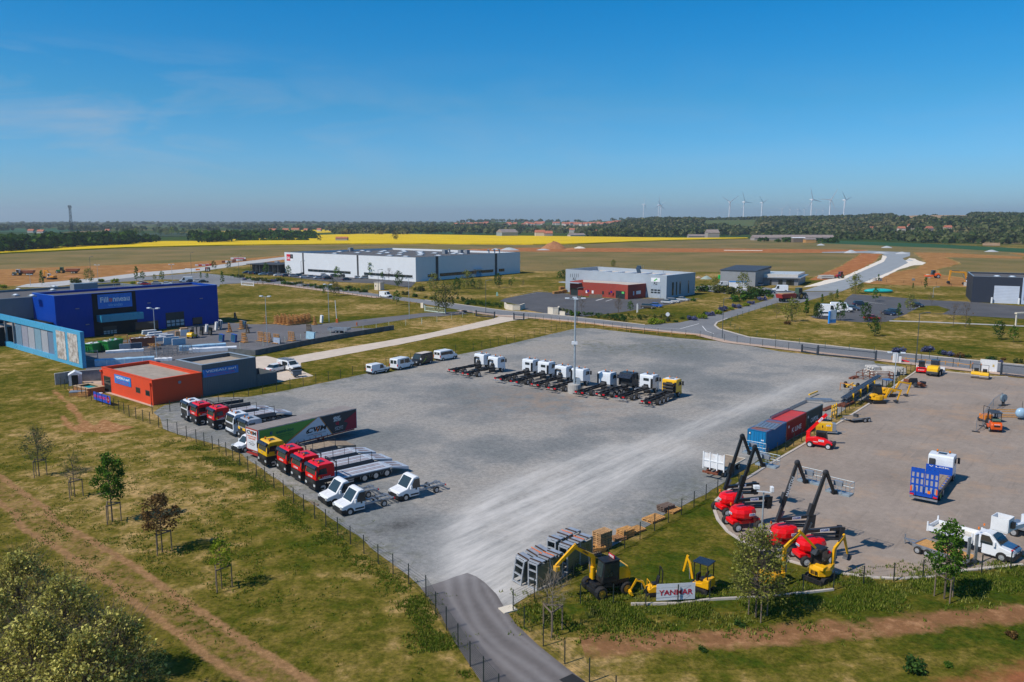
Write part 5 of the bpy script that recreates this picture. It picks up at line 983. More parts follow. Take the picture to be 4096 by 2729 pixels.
for s in (1, -1):
    q = B(); y0, y1 = (.03, 1.26) if s > 0 else (-1.26, -.03); x = LB - .12; zb, zt = .98, 3.55; nx = 4; w = (y1 - y0)
    for i in range(nx): yy = y0 + w * i / (nx - 1); q.box(x - .05, x + .05, max(y0, yy - .09), min(y1, yy + .09), zb, zt)
    for z_ in (zb, 1.78, 2.48, zt - .45): q.box(x - .055, x + .055, y0 + .005, y1 - .005, z_, z_ + (.16 if z_ < 3 else .45))
    q.obj('ramp', blue, r); bx(r, 'hazard_strip', mat('hazard_orange', (.75, .12, .02), .5), x - .08, x - .056, s * 1.16 - .07, s * 1.16 + .07, 1.1, 1.65)
    for i in range(3): yy = y0 + w * (i + .5) / 3; bx(r, 'ramp_mesh', mat('ramp_mesh', (.35, .33, .36), .6), x - .02, x + .02, yy - .1, yy + .1, 1.1, 3.05)
    B().beam((x - .1, s * .75, .75), (x - .06, s * .75, 1.6), .06, .08).obj('ramp_strut', blue, r)
bx(r, 'warning_plate', orange_l, LB - .2, LB - .18, -.6, -.35, 1.1, 1.4)
# tipper van and bucket truck at the right edge
r = thing('tipper_van', 'white tipper van with open bed and red striped bonnet', 'van', None or (0, 0, 0), 0); p = G(c2(1725, 1560)); q = G(c2(1350, 1395)); th2 = R(-50); vanlike(r, 5.4, 2.0, 2.15, white, 1.05, 1.0, 1.75, rear=.3, wb=(1.85,), wr=.38)
d = V((cos(th2), sin(th2), 0)); n_ = V((-d.y, d.x, 0)); r.location = p - d * 1.85 + n_ * .92; r.rotation_euler.z = th2
bx(r, 'tool_box', white, -.35, .22, -1.02, 1.02, .75, 1.75, .03); b = B(); b.box(-4.0, -.45, -1.05, 1.05, .95, 1.05); b.obj('bed_floor', mat('bed_paint', (.62, .58, .5), .7, 0, .15, 1.5, dirt=.5), r)
for s in (1, -1): o = bx(r, 'bed_side', white, -4.0, -.45, s * 1.05, s * 1.1, .95, 1.4);
letter(r, 'V LOK', ink_b, (-2.2, -1.1, 1.18), (1, 0, 0), (0, 0, 1), .9, .22, .02); bx(r, 'tailboard', white, -4.1, -4.0, -1.1, 1.1, .9, 1.4)
b = B();
for y in (-1.07, 1.07):
    for x in (-.45, -4.05): b.box(x - .06, x + .06, y - .06, y + .06, .9, 1.75)
b.obj('corner_post', white, r); b = B()
for s in (1, -1): b.box(-4.1, .3, s * .42 - .05, s * .42 + .05, .6, .8)
b.obj('chassis', chas, r)
for s in (1, -1): wheel(r, -2.0, s * .9, .38, .42); B().cyl((-.15, s * .6, 2.15), (-.15, s * .6, 2.32), .07, n=8).obj('beacon', orange_l, r)
for k in range(4): plate(r, 'bonnet_stripe', ink_r, (2.5, -.7 + .45 * k, 1.12), (0, 1, .0), (-1, 0, .35), .26, .14, .02)
letter(r, 'IVECO', mat('chrome_ink', (.6, .6, .6), .3, .5), (2.73, 0, .78), (0, 1, 0), (0, 0, 1), .6, .12)
r = thing('bucket_truck', 'white bucket lift truck with raised basket at the right edge', 'truck', G(c2(1990, 1420)) + V((3.0, 1.8, 0)), R(-50)); vanlike(r, 5.2, 2.0, 2.2, white, 1.05, 1.0, 1.75, rear=.3, wb=(1.75,), wr=.38); B().box(-2.7, .2, -1.0, 1.0, .75, 1.0).obj('bed', steel, r)
for s in (1, -1): wheel(r, -2.2, s * .9, .38, .42)
pk = roof(c2(1745, 1040), 4.0); inv = lambda p: (Matrix.Rotation(-R(-50), 3, 'Z') @ (p - r.location))
kb = inv(V((pk.x, pk.y, 0))); B().cyl((-1.7, 0, 1.0), (-1.7, 0, 1.9), .35, n=10).obj('turret', white, r)
B().beam((1.0, .2, 2.7), (kb.x + .5, kb.y, 3.1), .3, .35).obj('boom', white, r); B().beam((-1.7, 0, 1.8), (1.0, .2, 2.45), .3, .35).obj('boom', white, r)
q = B(); w = .62; x, y = kb.x, kb.y
for dx in (-w, w): q.box(x + dx - .03, x + dx + .03, y - w, y + w, 2.9, 4.0)
for dy in (-w, w): q.box(x - w + .031, x + w - .031, y + dy - .03, y + dy + .03, 2.9, 4.0)
q.box(x - w, x + w, y - w, y + w, 2.8, 2.9); q.obj('basket', whitep, r); B().box(x + w + .03, x + w + .3, y - .2, y + .2, 3.2, 3.7).obj('basket_mount', blackp, r);
# plant trailer with ramps beside the staked tree
r = thing('plant_trailer', 'galvanised plant trailer with timber bed and upright ramps behind staked tree', 'trailer', G(c5(1015, 490)), R(-55)); B().box(-2.0, 2.2, -.95, .95, .55, .65).obj('bed', wood, r); b = B()
for s in (1, -1): b.box(-2.0, 2.2, s * .95, s * 1.05, .45, .75)
b.box(-2.1, -2.0, -1.05, 1.05, .45, .75); b.beam((-2.0, .5, .5), (-3.4, 0, .5), .1, .1); b.beam((-2.0, -.5, .5), (-3.4, 0, .5), .1, .1); b.obj('frame', steel, r); B().cyl((-3.3, 0, .1), (-3.3, 0, .9), .06, n=6).obj('jockey_post', steel, r)
for x in (-1.55, -.75, .05):
    for s in (1, -1): wheel(r, x, s * 1.18, .33, .2, n=12)
for s in (1, -1): b = B(); b.box(2.2, 2.3, s * .62 - .22, s * .62 + .22, .5, 2.6); b.obj('ramp', steel, r)
# parked cars
def car(L=4.2, W=1.75, H=1.48, wag=0):
    def f():
        r = thing('parked_car', '', ''); f_ = L / 2
        pts = [(f_, .35), (f_ + .02, .6), (f_ - .12, .78), (f_ - .95, .92), (-f_ + (.1 if wag else .5), .95), (-f_, .85), (-f_ - .02, .5), (-f_ + .1, .28), (f_ - .15, .25)]
        B().prof(pts, -W / 2, W / 2).obj('body', white, r, .09)
        y = W / 2; b = B(); lo = [(f_ - 1.0, .9), (-f_ + (.08 if wag else .45), .93)]; hi = [(f_ - 1.75, H - .05), (-f_ + (.4 if wag else .95), H - .05)]
        b.loft([[V((lo[0][0], -y + .06, lo[0][1])), V((lo[0][0], y - .06, lo[0][1])), V((lo[1][0], y - .06, lo[1][1])), V((lo[1][0], -y + .06, lo[1][1]))], [V((hi[0][0], -y + .22, hi[0][1])), V((hi[0][0], y - .22, hi[0][1])), V((hi[1][0], y - .22, hi[1][1])), V((hi[1][0], -y + .22, hi[1][1]))]]); b.obj('windows', glass, r)
        B().box(hi[1][0] - .05, hi[0][0] + .05, -y + .2, y - .2, H - .05, H).obj('roof', white, r, .02)
        for s in (1, -1):
            bx(r, 'headlight', lamp_l, f_ - .2, f_ + .03, s * (y - .42), s * (y - .06), .58, .74); bx(r, 'tail_light', red_l, -f_ - .03, -f_ + .1, s * (y - .36), s * (y - .04), .6, .82)
            for x in (f_ - .8, -f_ + .75): wheel(r, x, s * (y - .08), .31, .2, n=12)
        return r
    return Kind(f)
c_h, c_w = car(), car(4.5, 1.78, 1.6, 1)
CC = {'white': (.72, .73, .74), 'silver': (.42, .44, .46), 'black': (.012, .012, .014), 'navy': (.012, .025, .06), 'red': (.4, .01, .02), 'blue': (.01, .09, .4), 'grey': (.13, .14, .15), 'teal': (.02, .1, .13), 'brown': (.06, .05, .04), 'pale blue': (.25, .36, .45)}
def pc(uv, h, col, label, grp, kd=None, sc=1):
    m = pm(CC[col], 'car_' + col); (kd or c_h).put(G(uv), h, label, 'car', grp, sc, {'body': m, 'roof': m})
GF = 'cars in the white factory car park'; H1 = R(-25)
rows = [((490, 378), 'navy', 'first by the office pavilion'), ((550, 385), 'grey', 'beside the office pavilion'), ((600, 388), 'black', 'below the office windows'), ((657, 395), 'pale blue', 'under the tree by the office'), ((710, 392), 'black', 'right of the tree by the office'), ((752, 397), 'grey', 'before the office wall end'), ((815, 405), 'white', 'in front row below the factory logo'), ((900, 410), 'navy', 'in front row under a young tree'), ((975, 412), 'silver', 'in front row beside a teal car'), ((1020, 410), 'teal', 'in front row, the only one'), ((1090, 425), 'white', 'in front row behind grey lavender'), ((1165, 422), 'silver', 'in front row, tall'), ((1235, 432), 'silver', 'in front row next to a black one'), ((1340, 440), 'black', 'in front row with dark windows'), ((1295, 405), 'white', 'in second row under the factory wall'), ((1090, 385), 'black', 'in second row by the factory corner band'), ((1225, 390), 'black', 'in second row behind a silver one'), ((1410, 415), 'grey', 'half hidden by a tree'), ((1485, 415), 'brown', 'tall, beside the wall box'), ((1533, 450), 'navy', 'standing alone at the right of the lot'), ((1650, 430), 'white', 'beside the tall tree'), ((1715, 432), 'silver', 'right of the tall tree')]
for i, (c, col, lb) in enumerate(rows): pc(a2(*c), R(35) if i % 3 else R(215), col, f'{col} car {lb} at the factory', GF, c_w if i % 4 == 1 else c_h)
GU = 'cars beside the trade unit'
for c, col, lb, k in (((505, 1265), 'brown', 'nearest the white goalpost frame', c_w), ((585, 1252), 'blue', 'bright blue one', c_h), ((705, 1215), 'silver', 'left one of the three silver cars', c_h), ((765, 1205), 'silver', 'middle one of the three silver cars', c_w), ((862, 1188), 'silver', 'right one of the three silver cars', c_h)): pc(a4(*c), R(-30), col, f'{col} car at the trade unit, {lb}', GU, k)
for c, col, lb, h, k in (((640, 1235), 'navy', 'dark blue car at the back of the right car park', -5, c_w), ((760, 1385), 'red', 'red car under trees in the right car park', 5, c_h), ((940, 1335), 'navy', 'dark car with shiny windows in the right car park', -60, c_h), ((1000, 1325), 'black', 'black car beside the dark shiny one in the right car park', -60, c_w), ((1235, 1250), 'black', 'black car half hidden by a round tree at the right', -60, c_h), ((280, 1350), 'white', 'white car behind the blue totem sign', -10, c_h), ((565, 1285), 'navy', 'dark car nose beside the camper vans', -40, c_h)): pc(a5(*c), R(h), col, lb, 'cars in the right car park', k)
GW = 'cars behind the blue workshop'
for c, col, lb in (((1490, 490), 'white', 'white car left of the red one behind the workshop roof'), ((1525, 500), 'red', 'red car behind the workshop roof'), ((1640, 490), 'silver', 'silver car behind the workshop roof'), ((1745, 495), 'white', 'white estate car behind the workshop roof'), ((2000, 470), 'navy', 'dark blue car beside the tall white van'), ((2130, 475), 'black', 'dark car at the end of the workshop roof'), ((2070, 470), 'white', 'white car between two dark cars by the workshop')): pc(a1(*c), R(20), col, lb, GW)
pc(a4(1680, 1030), R(60), 'silver', 'pale silver car in front of the small grey hall', None, c_w)
pc(a4(1775, 1108), R(-20), 'navy', 'dark car half hidden by bushes near the red trailer', None)
def tall_van():
    r = thing('panel_van', '', ''); vanlike(r, 5.6, 2.0, 2.5, white, 1.05, .9, 1.6, wr=.34); return r
tv = Kind(tall_van)
tv.put(G(a1(1945, 470)), R(200), 'tall white panel van behind the blue workshop', 'van'); p = tv.put(G(a2(1940, 625)), R(-35), 'white van driving on the lane past the kiosk', 'van', sc=.85)
tv.put(G(a4(1880, 1090)), R(170), 'white panel van with side window at the grey hall corner', 'van', sc=1.05); tv.put(G(a4(1280, 1030)), R(190), 'white van parked left of the small grey hall', 'van', sc=.8)
tv.put(G(a5(310, 1320)), R(-25), 'white camper van with side window, left one of the pair', 'van', 'camper vans', sc=(1.1, 1.1, 1.15)); tv.put(G(a5(440, 1300)), R(-25), 'white camper van with pale dome roof, right one of the pair', 'van', 'camper vans', sc=(1.15, 1.1, 1.15)); pc(a2(1560 - 800 + 40, 1400), R(60), 'white', 'white car hidden behind the grey workshop corner', None)
# plant and machines
boomg = mat('boom_grey', (.045, .043, .046), .4, .2, .12, 2, dirt=.2); boomb = mat('boom_black', (.016, .019, .022), .35, .2, dirt=.2); wirem = mat('cage_grey', (.34, .4, .44), .45, .3)
palerim = mat('pale_rim', (.5, .52, .55), .5)
def vlok(par, c, right, up, w, h):
    right, up = V(right), V(up); n = right.normalized().cross(up.normalized()); p = plate(par, 'decal', ink_w, V(c), right, up, w, h, .012); letter(par, 'V LOK', ink_b, V(c) + n * .006, right, up, w * .86, h * .62, .03)
def lift(bm=boomg, name=True):
    def f():
        r = thing('boom_lift', '', '');
        B().box(-1.0, 1.0, -.55, .55, .5, .85).obj('chassis', red, r, .06)
        for x in (-1.12, 1.12):
            B().cyl((x, -.9, .45), (x, .9, .45), .1, n=8).obj('axle', chas, r); B().box(x - .32, x + .32, -.62, .62, .55, .95).obj('axle_cover', red, r, .09)
            for s in (1, -1): wheel(r, x, s * .98, .43, .36, palerim)
        B().cyl((0, 0, .85), (0, 0, 1.1), .5, n=16).obj('slew_ring', blackp, r)
        n = 10; pr = [(.86, 1.02), (1.0, 1.2), (1.02, 1.6), (.9, 1.92), (.55, 2.02)]
        B().loft([[V((k * (1.25 * cos(2 * pi * i / n)) - .05, k * .98 * sin(2 * pi * i / n) * (1 if abs(sin(2 * pi * i / n)) > .3 else 1), z)) for i in range(n)] for k, z in pr]).obj('turret', red, r, .05)
        vlok(r, (.35, -.97, 1.5), (1, 0, 0), (0, 0, 1), .6, .24); vlok(r, (-1.3, -.0, 1.5), (0, -1, 0), (0, 0, 1), .5, .2)
        a = B()
        for s in (1, -1): a.beam((2.55, s * .18, 1.72), (.2, s * .18, 1.95), .1, .17); a.beam((2.5, s * .16, 2.1), (.0, s * .16, 2.25), .08, .1)
        a.obj('lower_riser', bm, r); u = B().beam((-.8, 0, 2.6), (2.7, 0, 2.62), .28, .27).obj('upper_riser', bm, r); vlok(r, (1.0, -.18, 2.62), (1, 0, 0), (0, 0, 1), .85, .24)
        q = B();
        for s in (1, -1): q.prof([(2.3, 1.6), (2.75, 1.6), (2.85, 2.75), (2.4, 2.8)], s * .24 - .03, s * .24 + .03)
        q.obj('riser_link', bm, r); m = B().beam((-.8, 0, 2.35), (.82, 0, 7.35), .25, .31, .2, .24).obj('mast_boom', bm, r); B().beam((-.15, -.0, 3.3), (-.55, 0, 2.4), .12, .14).obj('lift_cylinder', steel, r)
        B().beam((-.38, 0, 3.95), (-.1, 0, 4.9), .36, .44).obj('boom_collar', bm, r)
        B().ball((.88, 0, 7.5), .27, .2, .27, 10, 6).obj('boom_head', bm, r)
        j = B();
        for s in (1, -1): j.beam((.95, s * .12, 7.55), (1.75, s * .1, 5.75), .06, .2)
        j.beam((1.0, 0, 7.35), (1.6, 0, 6.0), .08, .08); j.obj('jib', bm, r)
        B().box(1.6, 2.0, -.15, .15, 5.6, 5.95).obj('basket_mount', blackp, r, .03)
        T = Matrix.Translation((2.05, 0, 5.55)) @ Matrix.Rotation(R(-58), 4, 'Z'); bs = B(); l0, l1, w = -1.0, 1.0, .85
        bs.box(l0, l1, 0, w, 0, .16, T); bo = bs.obj('basket_floor', wirem, r); c = B()
        def bar(a_, b_): c.cyl(T @ V(a_), T @ V(b_), .024, n=5)
        for z in (.6, 1.1):
            for a_, b_ in (((l0, 0), (l1, 0)), ((l1, 0), (l1, w)), ((l1, w), (l0, w)), ((l0, w), (l0, 0))): bar((*a_, z), (*b_, z))
        for x in (l0, -.33, .33, l1):
            for y in (0, w): bar((x, y, .1), (x, y, 1.1))
        c.obj('basket_rail', wirem, r); d = B(); d.box(-.35, .35, -.02, .3, .75, 1.15, T); d.obj('control_console', greyp, r); B().cyl((-1.0, .5, 2.0), (-1.0, .5, 2.25), .07, n=8).obj('beacon', orange_l, r)
        return r
    return Kind(f)
kg, kb2 = lift(boomg), lift(boomb); GL = 'red boom lifts at the yard corner'
def c4p(x, y): return (2500 + x / 2.4779, 2050 + y / 2.4779)
kb2.put(G(c1(545, 1095)), R(17), 'red boom lift with black arms, farthest left beside the fence', 'boom lift', GL); kb2.put(G(c1(690, 1280)), R(15), 'red boom lift with black arms behind the yard lamp post', 'boom lift', GL)
kg.put(G(c1(1205, 1535)), R(14), 'red boom lift with white lettering along its grey mast', 'boom lift', GL); r3 = kg.root; letter(r3, 'MANITOU', ink_w, (.18, -.17, 5.5), (1.62, 0, 5.0), (-5, 0, 1.62), 1.75, .26, .03)
r4 = dup(r3); r4.location = G(c4p(1842, 476)); r4.rotation_euler.z = R(12); tag(r4, 'red boom lift nearest the camera behind the mini excavator', 'boom lift', GL)
for o in list(r4.children):
    if o.name.startswith('lettering') and abs(o.location.z) < 9 and o.data.vertices and max(v.co.z for v in o.data.vertices) > 4.8: GONE.append(o)
# excavators
ym = pm((.80, .40, .008), 'plant_yellow')
def track(r, x0, x1, y, w=.3, h=.42):
    b = B(); n = 8; rr = h / 2; pts = [(x1 - rr + rr * sin(pi * i / n), rr - rr * cos(pi * i / n)) for i in range(n + 1)] + [(x0 + rr - rr * sin(pi * i / n), rr + rr * cos(pi * i / n)) for i in range(n + 1)]
    b.prof(pts, y - w / 2, y + w / 2); o = b.obj('track', tyre, r); B().prof([(x0 + rr, .12), (x1 - rr, .12), (x1 - rr - .06, h - .12), (x0 + rr + .06, h - .12)], y - w / 2 - .02, y + w / 2 + .02).obj('track_frame', chas, o); return o
def bucket(r, p, s=1, a=0, m=None):
    b = B(); T = Matrix.Translation(p) @ Matrix.Rotation(a, 4, 'Y') @ Matrix.Scale(s, 4); pts = [(0, 0), (.18, -.05), (.28, -.3), (.12, -.52), (-.14, -.55), (-.05, -.35), (-.02, -.1)]
    b.prof(pts, -.32, .32, T); return b.obj('bucket', m or dsteel, r)
def arm(r, pts, ws, m, names=('boom', 'stick'), y=0, ramm=True):
    """pts: foot, knee, tip of boom, tip of stick in x,z"""
    P = [V((p[0], y, p[1])) for p in pts]; b = B(); b.beam(P[0], P[1], ws[0] * .9, ws[0], ws[0] * .9, ws[0] * 1.25); b.beam(P[1], P[2], ws[0] * .9, ws[0] * 1.25, ws[0] * .8, ws[0] * .8); b.ball(P[1], ws[0] * .5, ws[0] * .42, ws[0] * .6, 8, 5); bo = b.obj('boom', m, r)
    b = B(); d = (P[3] - P[2]).normalized(); b.beam(P[2] - d * ws[0] * .9, P[3], ws[1], ws[1] * 1.4, ws[1] * .8, ws[1]); b.obj('stick', m, r)
    if ramm:
        B().beam(P[0] + V((.25 * (1 if P[1].x >= P[0].x else -1), 0, -.1)), (P[1] * .8 + P[2] * .2) + V((0, 0, -.1)), ws[0] * .4, ws[0] * .4).obj('ram', steel, r)
        B().beam(P[1] * .6 + P[2] * .4 + V((0, 0, ws[0] * .8)), P[2] + V((0, 0, ws[0] * .75)), ws[0] * .35, ws[0] * .35).obj('ram', dsteel, r)
    return bo
def rops(r, x0, x1, y0, y1, z0, z1, m=blackp, roofm=None, t=.06):
    b = B()
    for x in (x0, x1):
        for y in (y0, y1): b.beam((x, y, z0), (x, y, z1), t, t)
    b.obj('cab_frame', m, r); bx(r, 'cab_roof', roofm or m, x0 - .12, x1 + .12, y0 - .08, y1 + .08, z1, z1 + .09, .03)
def cabin(r, x0, x1, y0, y1, z0, z1, m=blackp):
    B().prof([(x0, z0), (x1 + .1, z0), (x1 + .1, z0 + .35), (x1 - .1, z1), (x0, z1)], y0, y1).obj('cab', m, r, .05); h = z1 - z0
    for s, y in ((1, y1), (-1, y0)): side_pane(r, 'side_window', glass, [(x0 + .12, z0 + h * .3), (x1 - .05, z0 + h * .3), (x1 - .14, z1 - .12), (x0 + .12, z1 - .12)], y)
    slab2(r, 'windscreen', wglass, [(x1 + .1, y0 + .1, z0 + h * .3), (x1 + .1, y1 - .1, z0 + h * .3), (x1 - .08, y1 - .1, z1 - .1), (x1 - .08, y0 + .1, z1 - .1)], .01, .03); bx(r, 'cab_roof', m, x0 - .04, x1, y0 - .03, y1 + .03, z1, z1 + .07, .03)
# wheeled excavator with the for sale plate
r = thing('wheeled_excavator', 'large wheeled excavator with black cab and for sale plate on its roof', 'excavator', (G(c3(1190, 1265)) + G(c3(1490, 1188))) / 2 + V((.1, 1.05, 0)), R(205))
B().box(-1.3, 1.35, -.55, .55, .5, .95).obj('chassis', blackp, r, .06)
for x in (1.1, -1.1):
    for s in (1, -1): wheel(r, x, s * .98, .5, .42, mat('yellow_rim', (.35, .2, .02), .5))
B().box(1.2, 1.6, -1.1, 1.1, .35, .7).obj('blade', blackp, r, .04); B().cyl((0, 0, .95), (0, 0, 1.1), .5, n=14).obj('slew_ring', chas, r)
B().prof([(-1.45, 1.15), (.75, 1.1), (.75, 1.35), (-.2, 1.4), (-.35, 2.3), (-1.25, 2.25), (-1.5, 1.7)], -1.02, 1.02).obj('engine_cover', ym, r, .08); bx(r, 'lower_skirt', blackp, -1.3, .8, -1.04, 1.04, 1.0, 1.3)
cabin(r, -.45, .95, .1, 1.06, 1.2, 2.85); arm(r, ((1.0, 1.35), (1.15, 2.95), (2.75, 3.95), (4.25, 2.75)), (.26, .2), ym, y=-.25); letter(r, 'YANMAR', ink_k, (1.9, -.02 + .02, 3.45), (-1.6, 0, -1.0), (-1, 0, 1.6), .62, .15, .03, off=-.02)
B().box(4.0, 4.4, -.45, -.05, 2.35, 2.75).obj('coupler', ym, r, .05); p = bx(r, 'for_sale_plate', ink_r, -.05, .0, .2, .95, 2.95, 3.2); T_ = p; letter(r, 'A VENDRE', ink_w, (-.1 + .12, .58, 3.08), (0, 1, 0), (0, 0, 1), .68, .17, .03, off=.01)
B().box(1.15, 1.35, -.55, .1, 1.2, 2.2).obj('boom_bracket', ym, r, .05)
# micro excavator with roll hoop
r = thing('micro_excavator', 'tiny yellow excavator with open seat and roll hoop beside the banner', 'excavator', G(c4(275, 850)) + V((.1, .5, 0)), R(190));
for s in (1, -1): track(r, -.6, .6, s * .32, .2, .32)
B().prof([(-.55, .35), (.45, .35), (.5, .6), (.1, .85), (-.5, .9)], -.4, .4).obj('body', ym, r, .05); bx(r, 'seat', blackp, -.35, .1, -.22, .22, .9, 1.0, .04); B().prof([(-.35, 1.0), (-.22, 1.0), (-.38, 1.5), (-.48, 1.5)], -.22, .22).obj('seat_back', blackp, r, .04)
B().tube([(-.55, -.35, .7), (-.62, -.3, 1.9), (-.55, -.15, 2.2), (-.55, .15, 2.2), (-.62, .3, 1.9), (-.55, .35, .7)], .045, 6).obj('roll_hoop', blackp, r); B().tube([(.35, -.35, .6), (.38, -.3, 1.2), (.38, .3, 1.2), (.35, .35, .6)], .03, 5).obj('grab_rail', ym, r); arm(r, ((.6, .6), (.85, 1.15), (1.35, 1.3), (1.75, .6)), (.13, .1), ym); bucket(r, (1.75, 0, .55), .7, .2, ym)
# mini excavator with canopy
r = thing('mini_excavator', 'small yellow excavator with open cab and dark canopy behind the banner', 'excavator', G(c4(775, 810)) + V((0, .6, 0)), R(140))
for s in (1, -1): track(r, -.75, .75, s * .5, .25, .4)
B().prof([(-.85, .5), (.5, .5), (.5, .75), (-.3, .85), (-.4, 1.25), (-.85, 1.2)], -.6, .6).obj('body', ym, r, .06); bx(r, 'seat', blackp, -.35, .1, -.25, .25, .85, 1.1, .05); B().prof([(-.4, 1.1), (-.25, 1.1), (-.42, 1.65), (-.52, 1.65)], -.25, .25).obj('seat_back', blackp, r, .04); rops(r, -.7, .4, -.5, .5, .8, 2.35, blackp, hatch_m); arm(r, ((.75, .75), (1.0, 1.9), (1.25, 2.35), (1.55, 1.1)), (.16, .13), ym); bx(r, 'blade', dsteel, .8, .95, -.65, .65, .1, .4); B().box(.2, .35, -.3, .3, .8, 1.35).obj('console', blackp, r, .03)
def mini(label, loc, h, cabm=True, arms=None, aw=(.2, .15), sc=1, roof=None, blade=True):
    r = thing('mini_excavator', label, 'excavator', loc, h); r.scale = (sc,) * 3
    for s in (1, -1): track(r, -.95, .95, s * .68, .3, .46)
    bx(r, 'chassis', chas, -.5, .5, -.5, .5, .2, .5)
    if blade: bx(r, 'blade', blackp, -1.35, -1.22, -.85, .85, .08, .45, .03); B().beam((-1.25, 0, .25), (-.5, 0, .3), .5, .1).obj('blade_arm', chas, r)
    n = 12; B().loft([[V((k * (.98 * cos(2 * pi * i / n)) - .12, k * .85 * sin(2 * pi * i / n), z)) for i in range(n)] for k, z in ((.92, .52), (1, .6), (1, 1.05), (.94, 1.2))]).obj('body', ym, r, smooth=False)
    B().prof([(-1.0, 1.1), (-.25, 1.1), (-.3, 1.4), (-.9, 1.35)], -.7, .2).obj('engine_cover', ym, r, .06)
    cabin(r, -.45, .5, -.2, .72, 1.1, 2.5) if cabm else rops(r, -.5, .4, -.55, .5, 1.15, 2.45, blackp, roof or hatch_m)
    q = B(); [q.box(-1.12, -1.08, -.3 + .12 * i, -.24 + .12 * i, .7, 1.0) for i in range(5)]; q.obj('grille', blackp, r)
    arm(r, arms, aw, ym, y=-.35); bucket(r, (arms[3][0], -.35, arms[3][1]), .9, 1.2 if arms[3][1] < 1 else .3); B().box(.75, 1.1, -.5, -.2, .7, 1.15).obj('boom_bracket', ym, r, .04); return r
mini('yellow mini excavator with dark cab, boom folded to the right, by the asphalt edge', G(c4(1945, 680)) + V((.1, .4, 0)), R(38), arms=((1.0, 1.0), (1.15, 2.3), (2.5, 3.0), (3.2, 1.35)))
r = mini('yellow excavator mostly hidden by the leafy tree, boom raised high', G(c4(1400, 745)) + V((.3, .3, 0)), R(18), arms=((.95, 1.2), (1.0, 3.1), (2.35, 4.2), (3.85, 2.7)), sc=1.0); letter(r, 'YANMAR', ink_k, (1.55, -.5, 3.6), (1.5, 0, 1.05), (-1.05, 0, 1.5), .7, .16, .03, off=.0)
mini('yellow mini excavator with dark cab standing by the curb across the yard', G(b5(1810, 635)) + V((0, .6, 0)), R(2), arms=((1.0, 1.0), (1.5, 2.1), (3.1, 1.8), (2.7, .5)), sc=1.1); mini('yellow mini excavator with blue canopy behind the yard lamp', G(b5(1930, 560)) + V((0, .8, 0)), R(5), False, ((1.0, 1.0), (1.6, 2.2), (3.3, 1.9), (2.9, .4)), sc=1.1, roof=pm((.05, .12, .3), 'canopy_blue2'))
# telehandler
r = thing('telehandler', 'red telehandler with raised boom standing in front of the yellow generator', 'telehandler', (G(b5(965, 1142)) + G(b5(1190, 1182))) / 2 + V((.7, .75, 0)), R(-32))
for x in (1.2, -1.15):
    for s in (1, -1): wheel(r, x, s * .85, .42, .36, palerim)
B().prof([(-1.75, .45), (1.5, .4), (1.75, .7), (1.3, 1.05), (.6, 1.35), (-.6, 1.45), (-1.75, 1.2)], -.72, -.05).obj('body', red, r, .1); B().prof([(-1.75, .45), (1.4, .4), (1.5, .7), (-1.75, .9)], -.04, .75).obj('chassis', red, r, .06); B().prof([(-1.9, .7), (-1.3, .7), (-1.35, 2.0), (-1.8, 2.0)], -.1, .5).obj('boom_tower', red, r, .05)
cabin(r, -.6, .75, .05, .75, .9, 2.05); bm2 = B().beam((-1.75, .15, 1.75), (.6, .15, 4.6), .34, .4).obj('boom', red, r); vlok(r, (-.1, -.03, 3.75), (1.9, 0, 2.5), (-2.5, 0, 1.9), .8, .26); vlok(r, (.25, -.725, 1.05), (1, 0, 0), (0, 0, 1), .7, .26); letter(r, 'MANITOU', ink_w, (-.45, -.725, .82), (1, 0, 0), (0, 0, 1), .6, .12, .03); B().box(1.6, 1.95, -.6, .6, .45, .95).obj('fork_carriage', blackp, r, .04)
r.scale = (.92,) * 3
# generator set on a road trailer
r = thing('generator_trailer', 'yellow generator on road trailer behind the red telehandler', 'generator', G(b5(1190, 1000)) + V((.2, .5, 0)), R(-14)); B().box(-2.0, 1.0, -.8, .8, .75, 2.35).obj('canopy', yellow, r, .05); B().box(1.001, 1.7, -.78, .78, .75, 2.25).obj('radiator_panel', greyp, r, .04); vlok(r, (.25, -.81, 1.9), (1, 0, 0), (0, 0, 1), .85, .3)
for x in (-1.55, -.65, .3): bx(r, 'door', mat('door_yellow', (.66, .34, .008), .4), x - .38, x + .38, -.82, -.801, .85, 1.65)
bx(r, 'panel', ink_k, -.95, -.75, -.825, -.802, 1.4, 1.9); r.scale = (.66,) * 3; bx(r, 'chassis', steel, -2.0, 2.0, -.7, .7, .45, .7); B().beam((1.9, 0, .55), (3.6, 0, .6), .1, .1).obj('drawbar', steel, r)
for s in (1, -1): wheel(r, -.3, s * .78, .33, .2)
# skid steer, loader, rollers, forklifts
r = thing('skid_steer', 'red and white skid steer loader beside the yellow wheel loader', 'loader', G(b6(660, 335)) + V((.4, 1.2, 0)), R(62))
for x in (.55, -.55):
    for s in (1, -1): wheel(r, x, s * .75, .4, .3)
B().box(-1.3, .8, -.6, .6, .45, 1.1).obj('body', whitep, r, .05); bx(r, 'rear_door', red, -1.36, -1.3, -.85, .85, .4, 1.25, .02); letter(r, 'BOBCAT', ink_w, (-1.37, 0, .75), (0, -1, 0), (0, 0, 1), 1.0, .18, .02); bx(r, 'light_panel', ink_k, -1.38, -1.361, -.7, .7, .95, 1.1)
for s in (1, -1): B().beam((-1.2, s * .8, 1.3), (1.3, s * .8, .8), .15, .25).obj('lift_arm', whitep, r); bx(r, 'rear_tower', whitep, -1.35, -.9, s * .78 - .1, s * .78 + .1, 1.0, 1.5, .03)
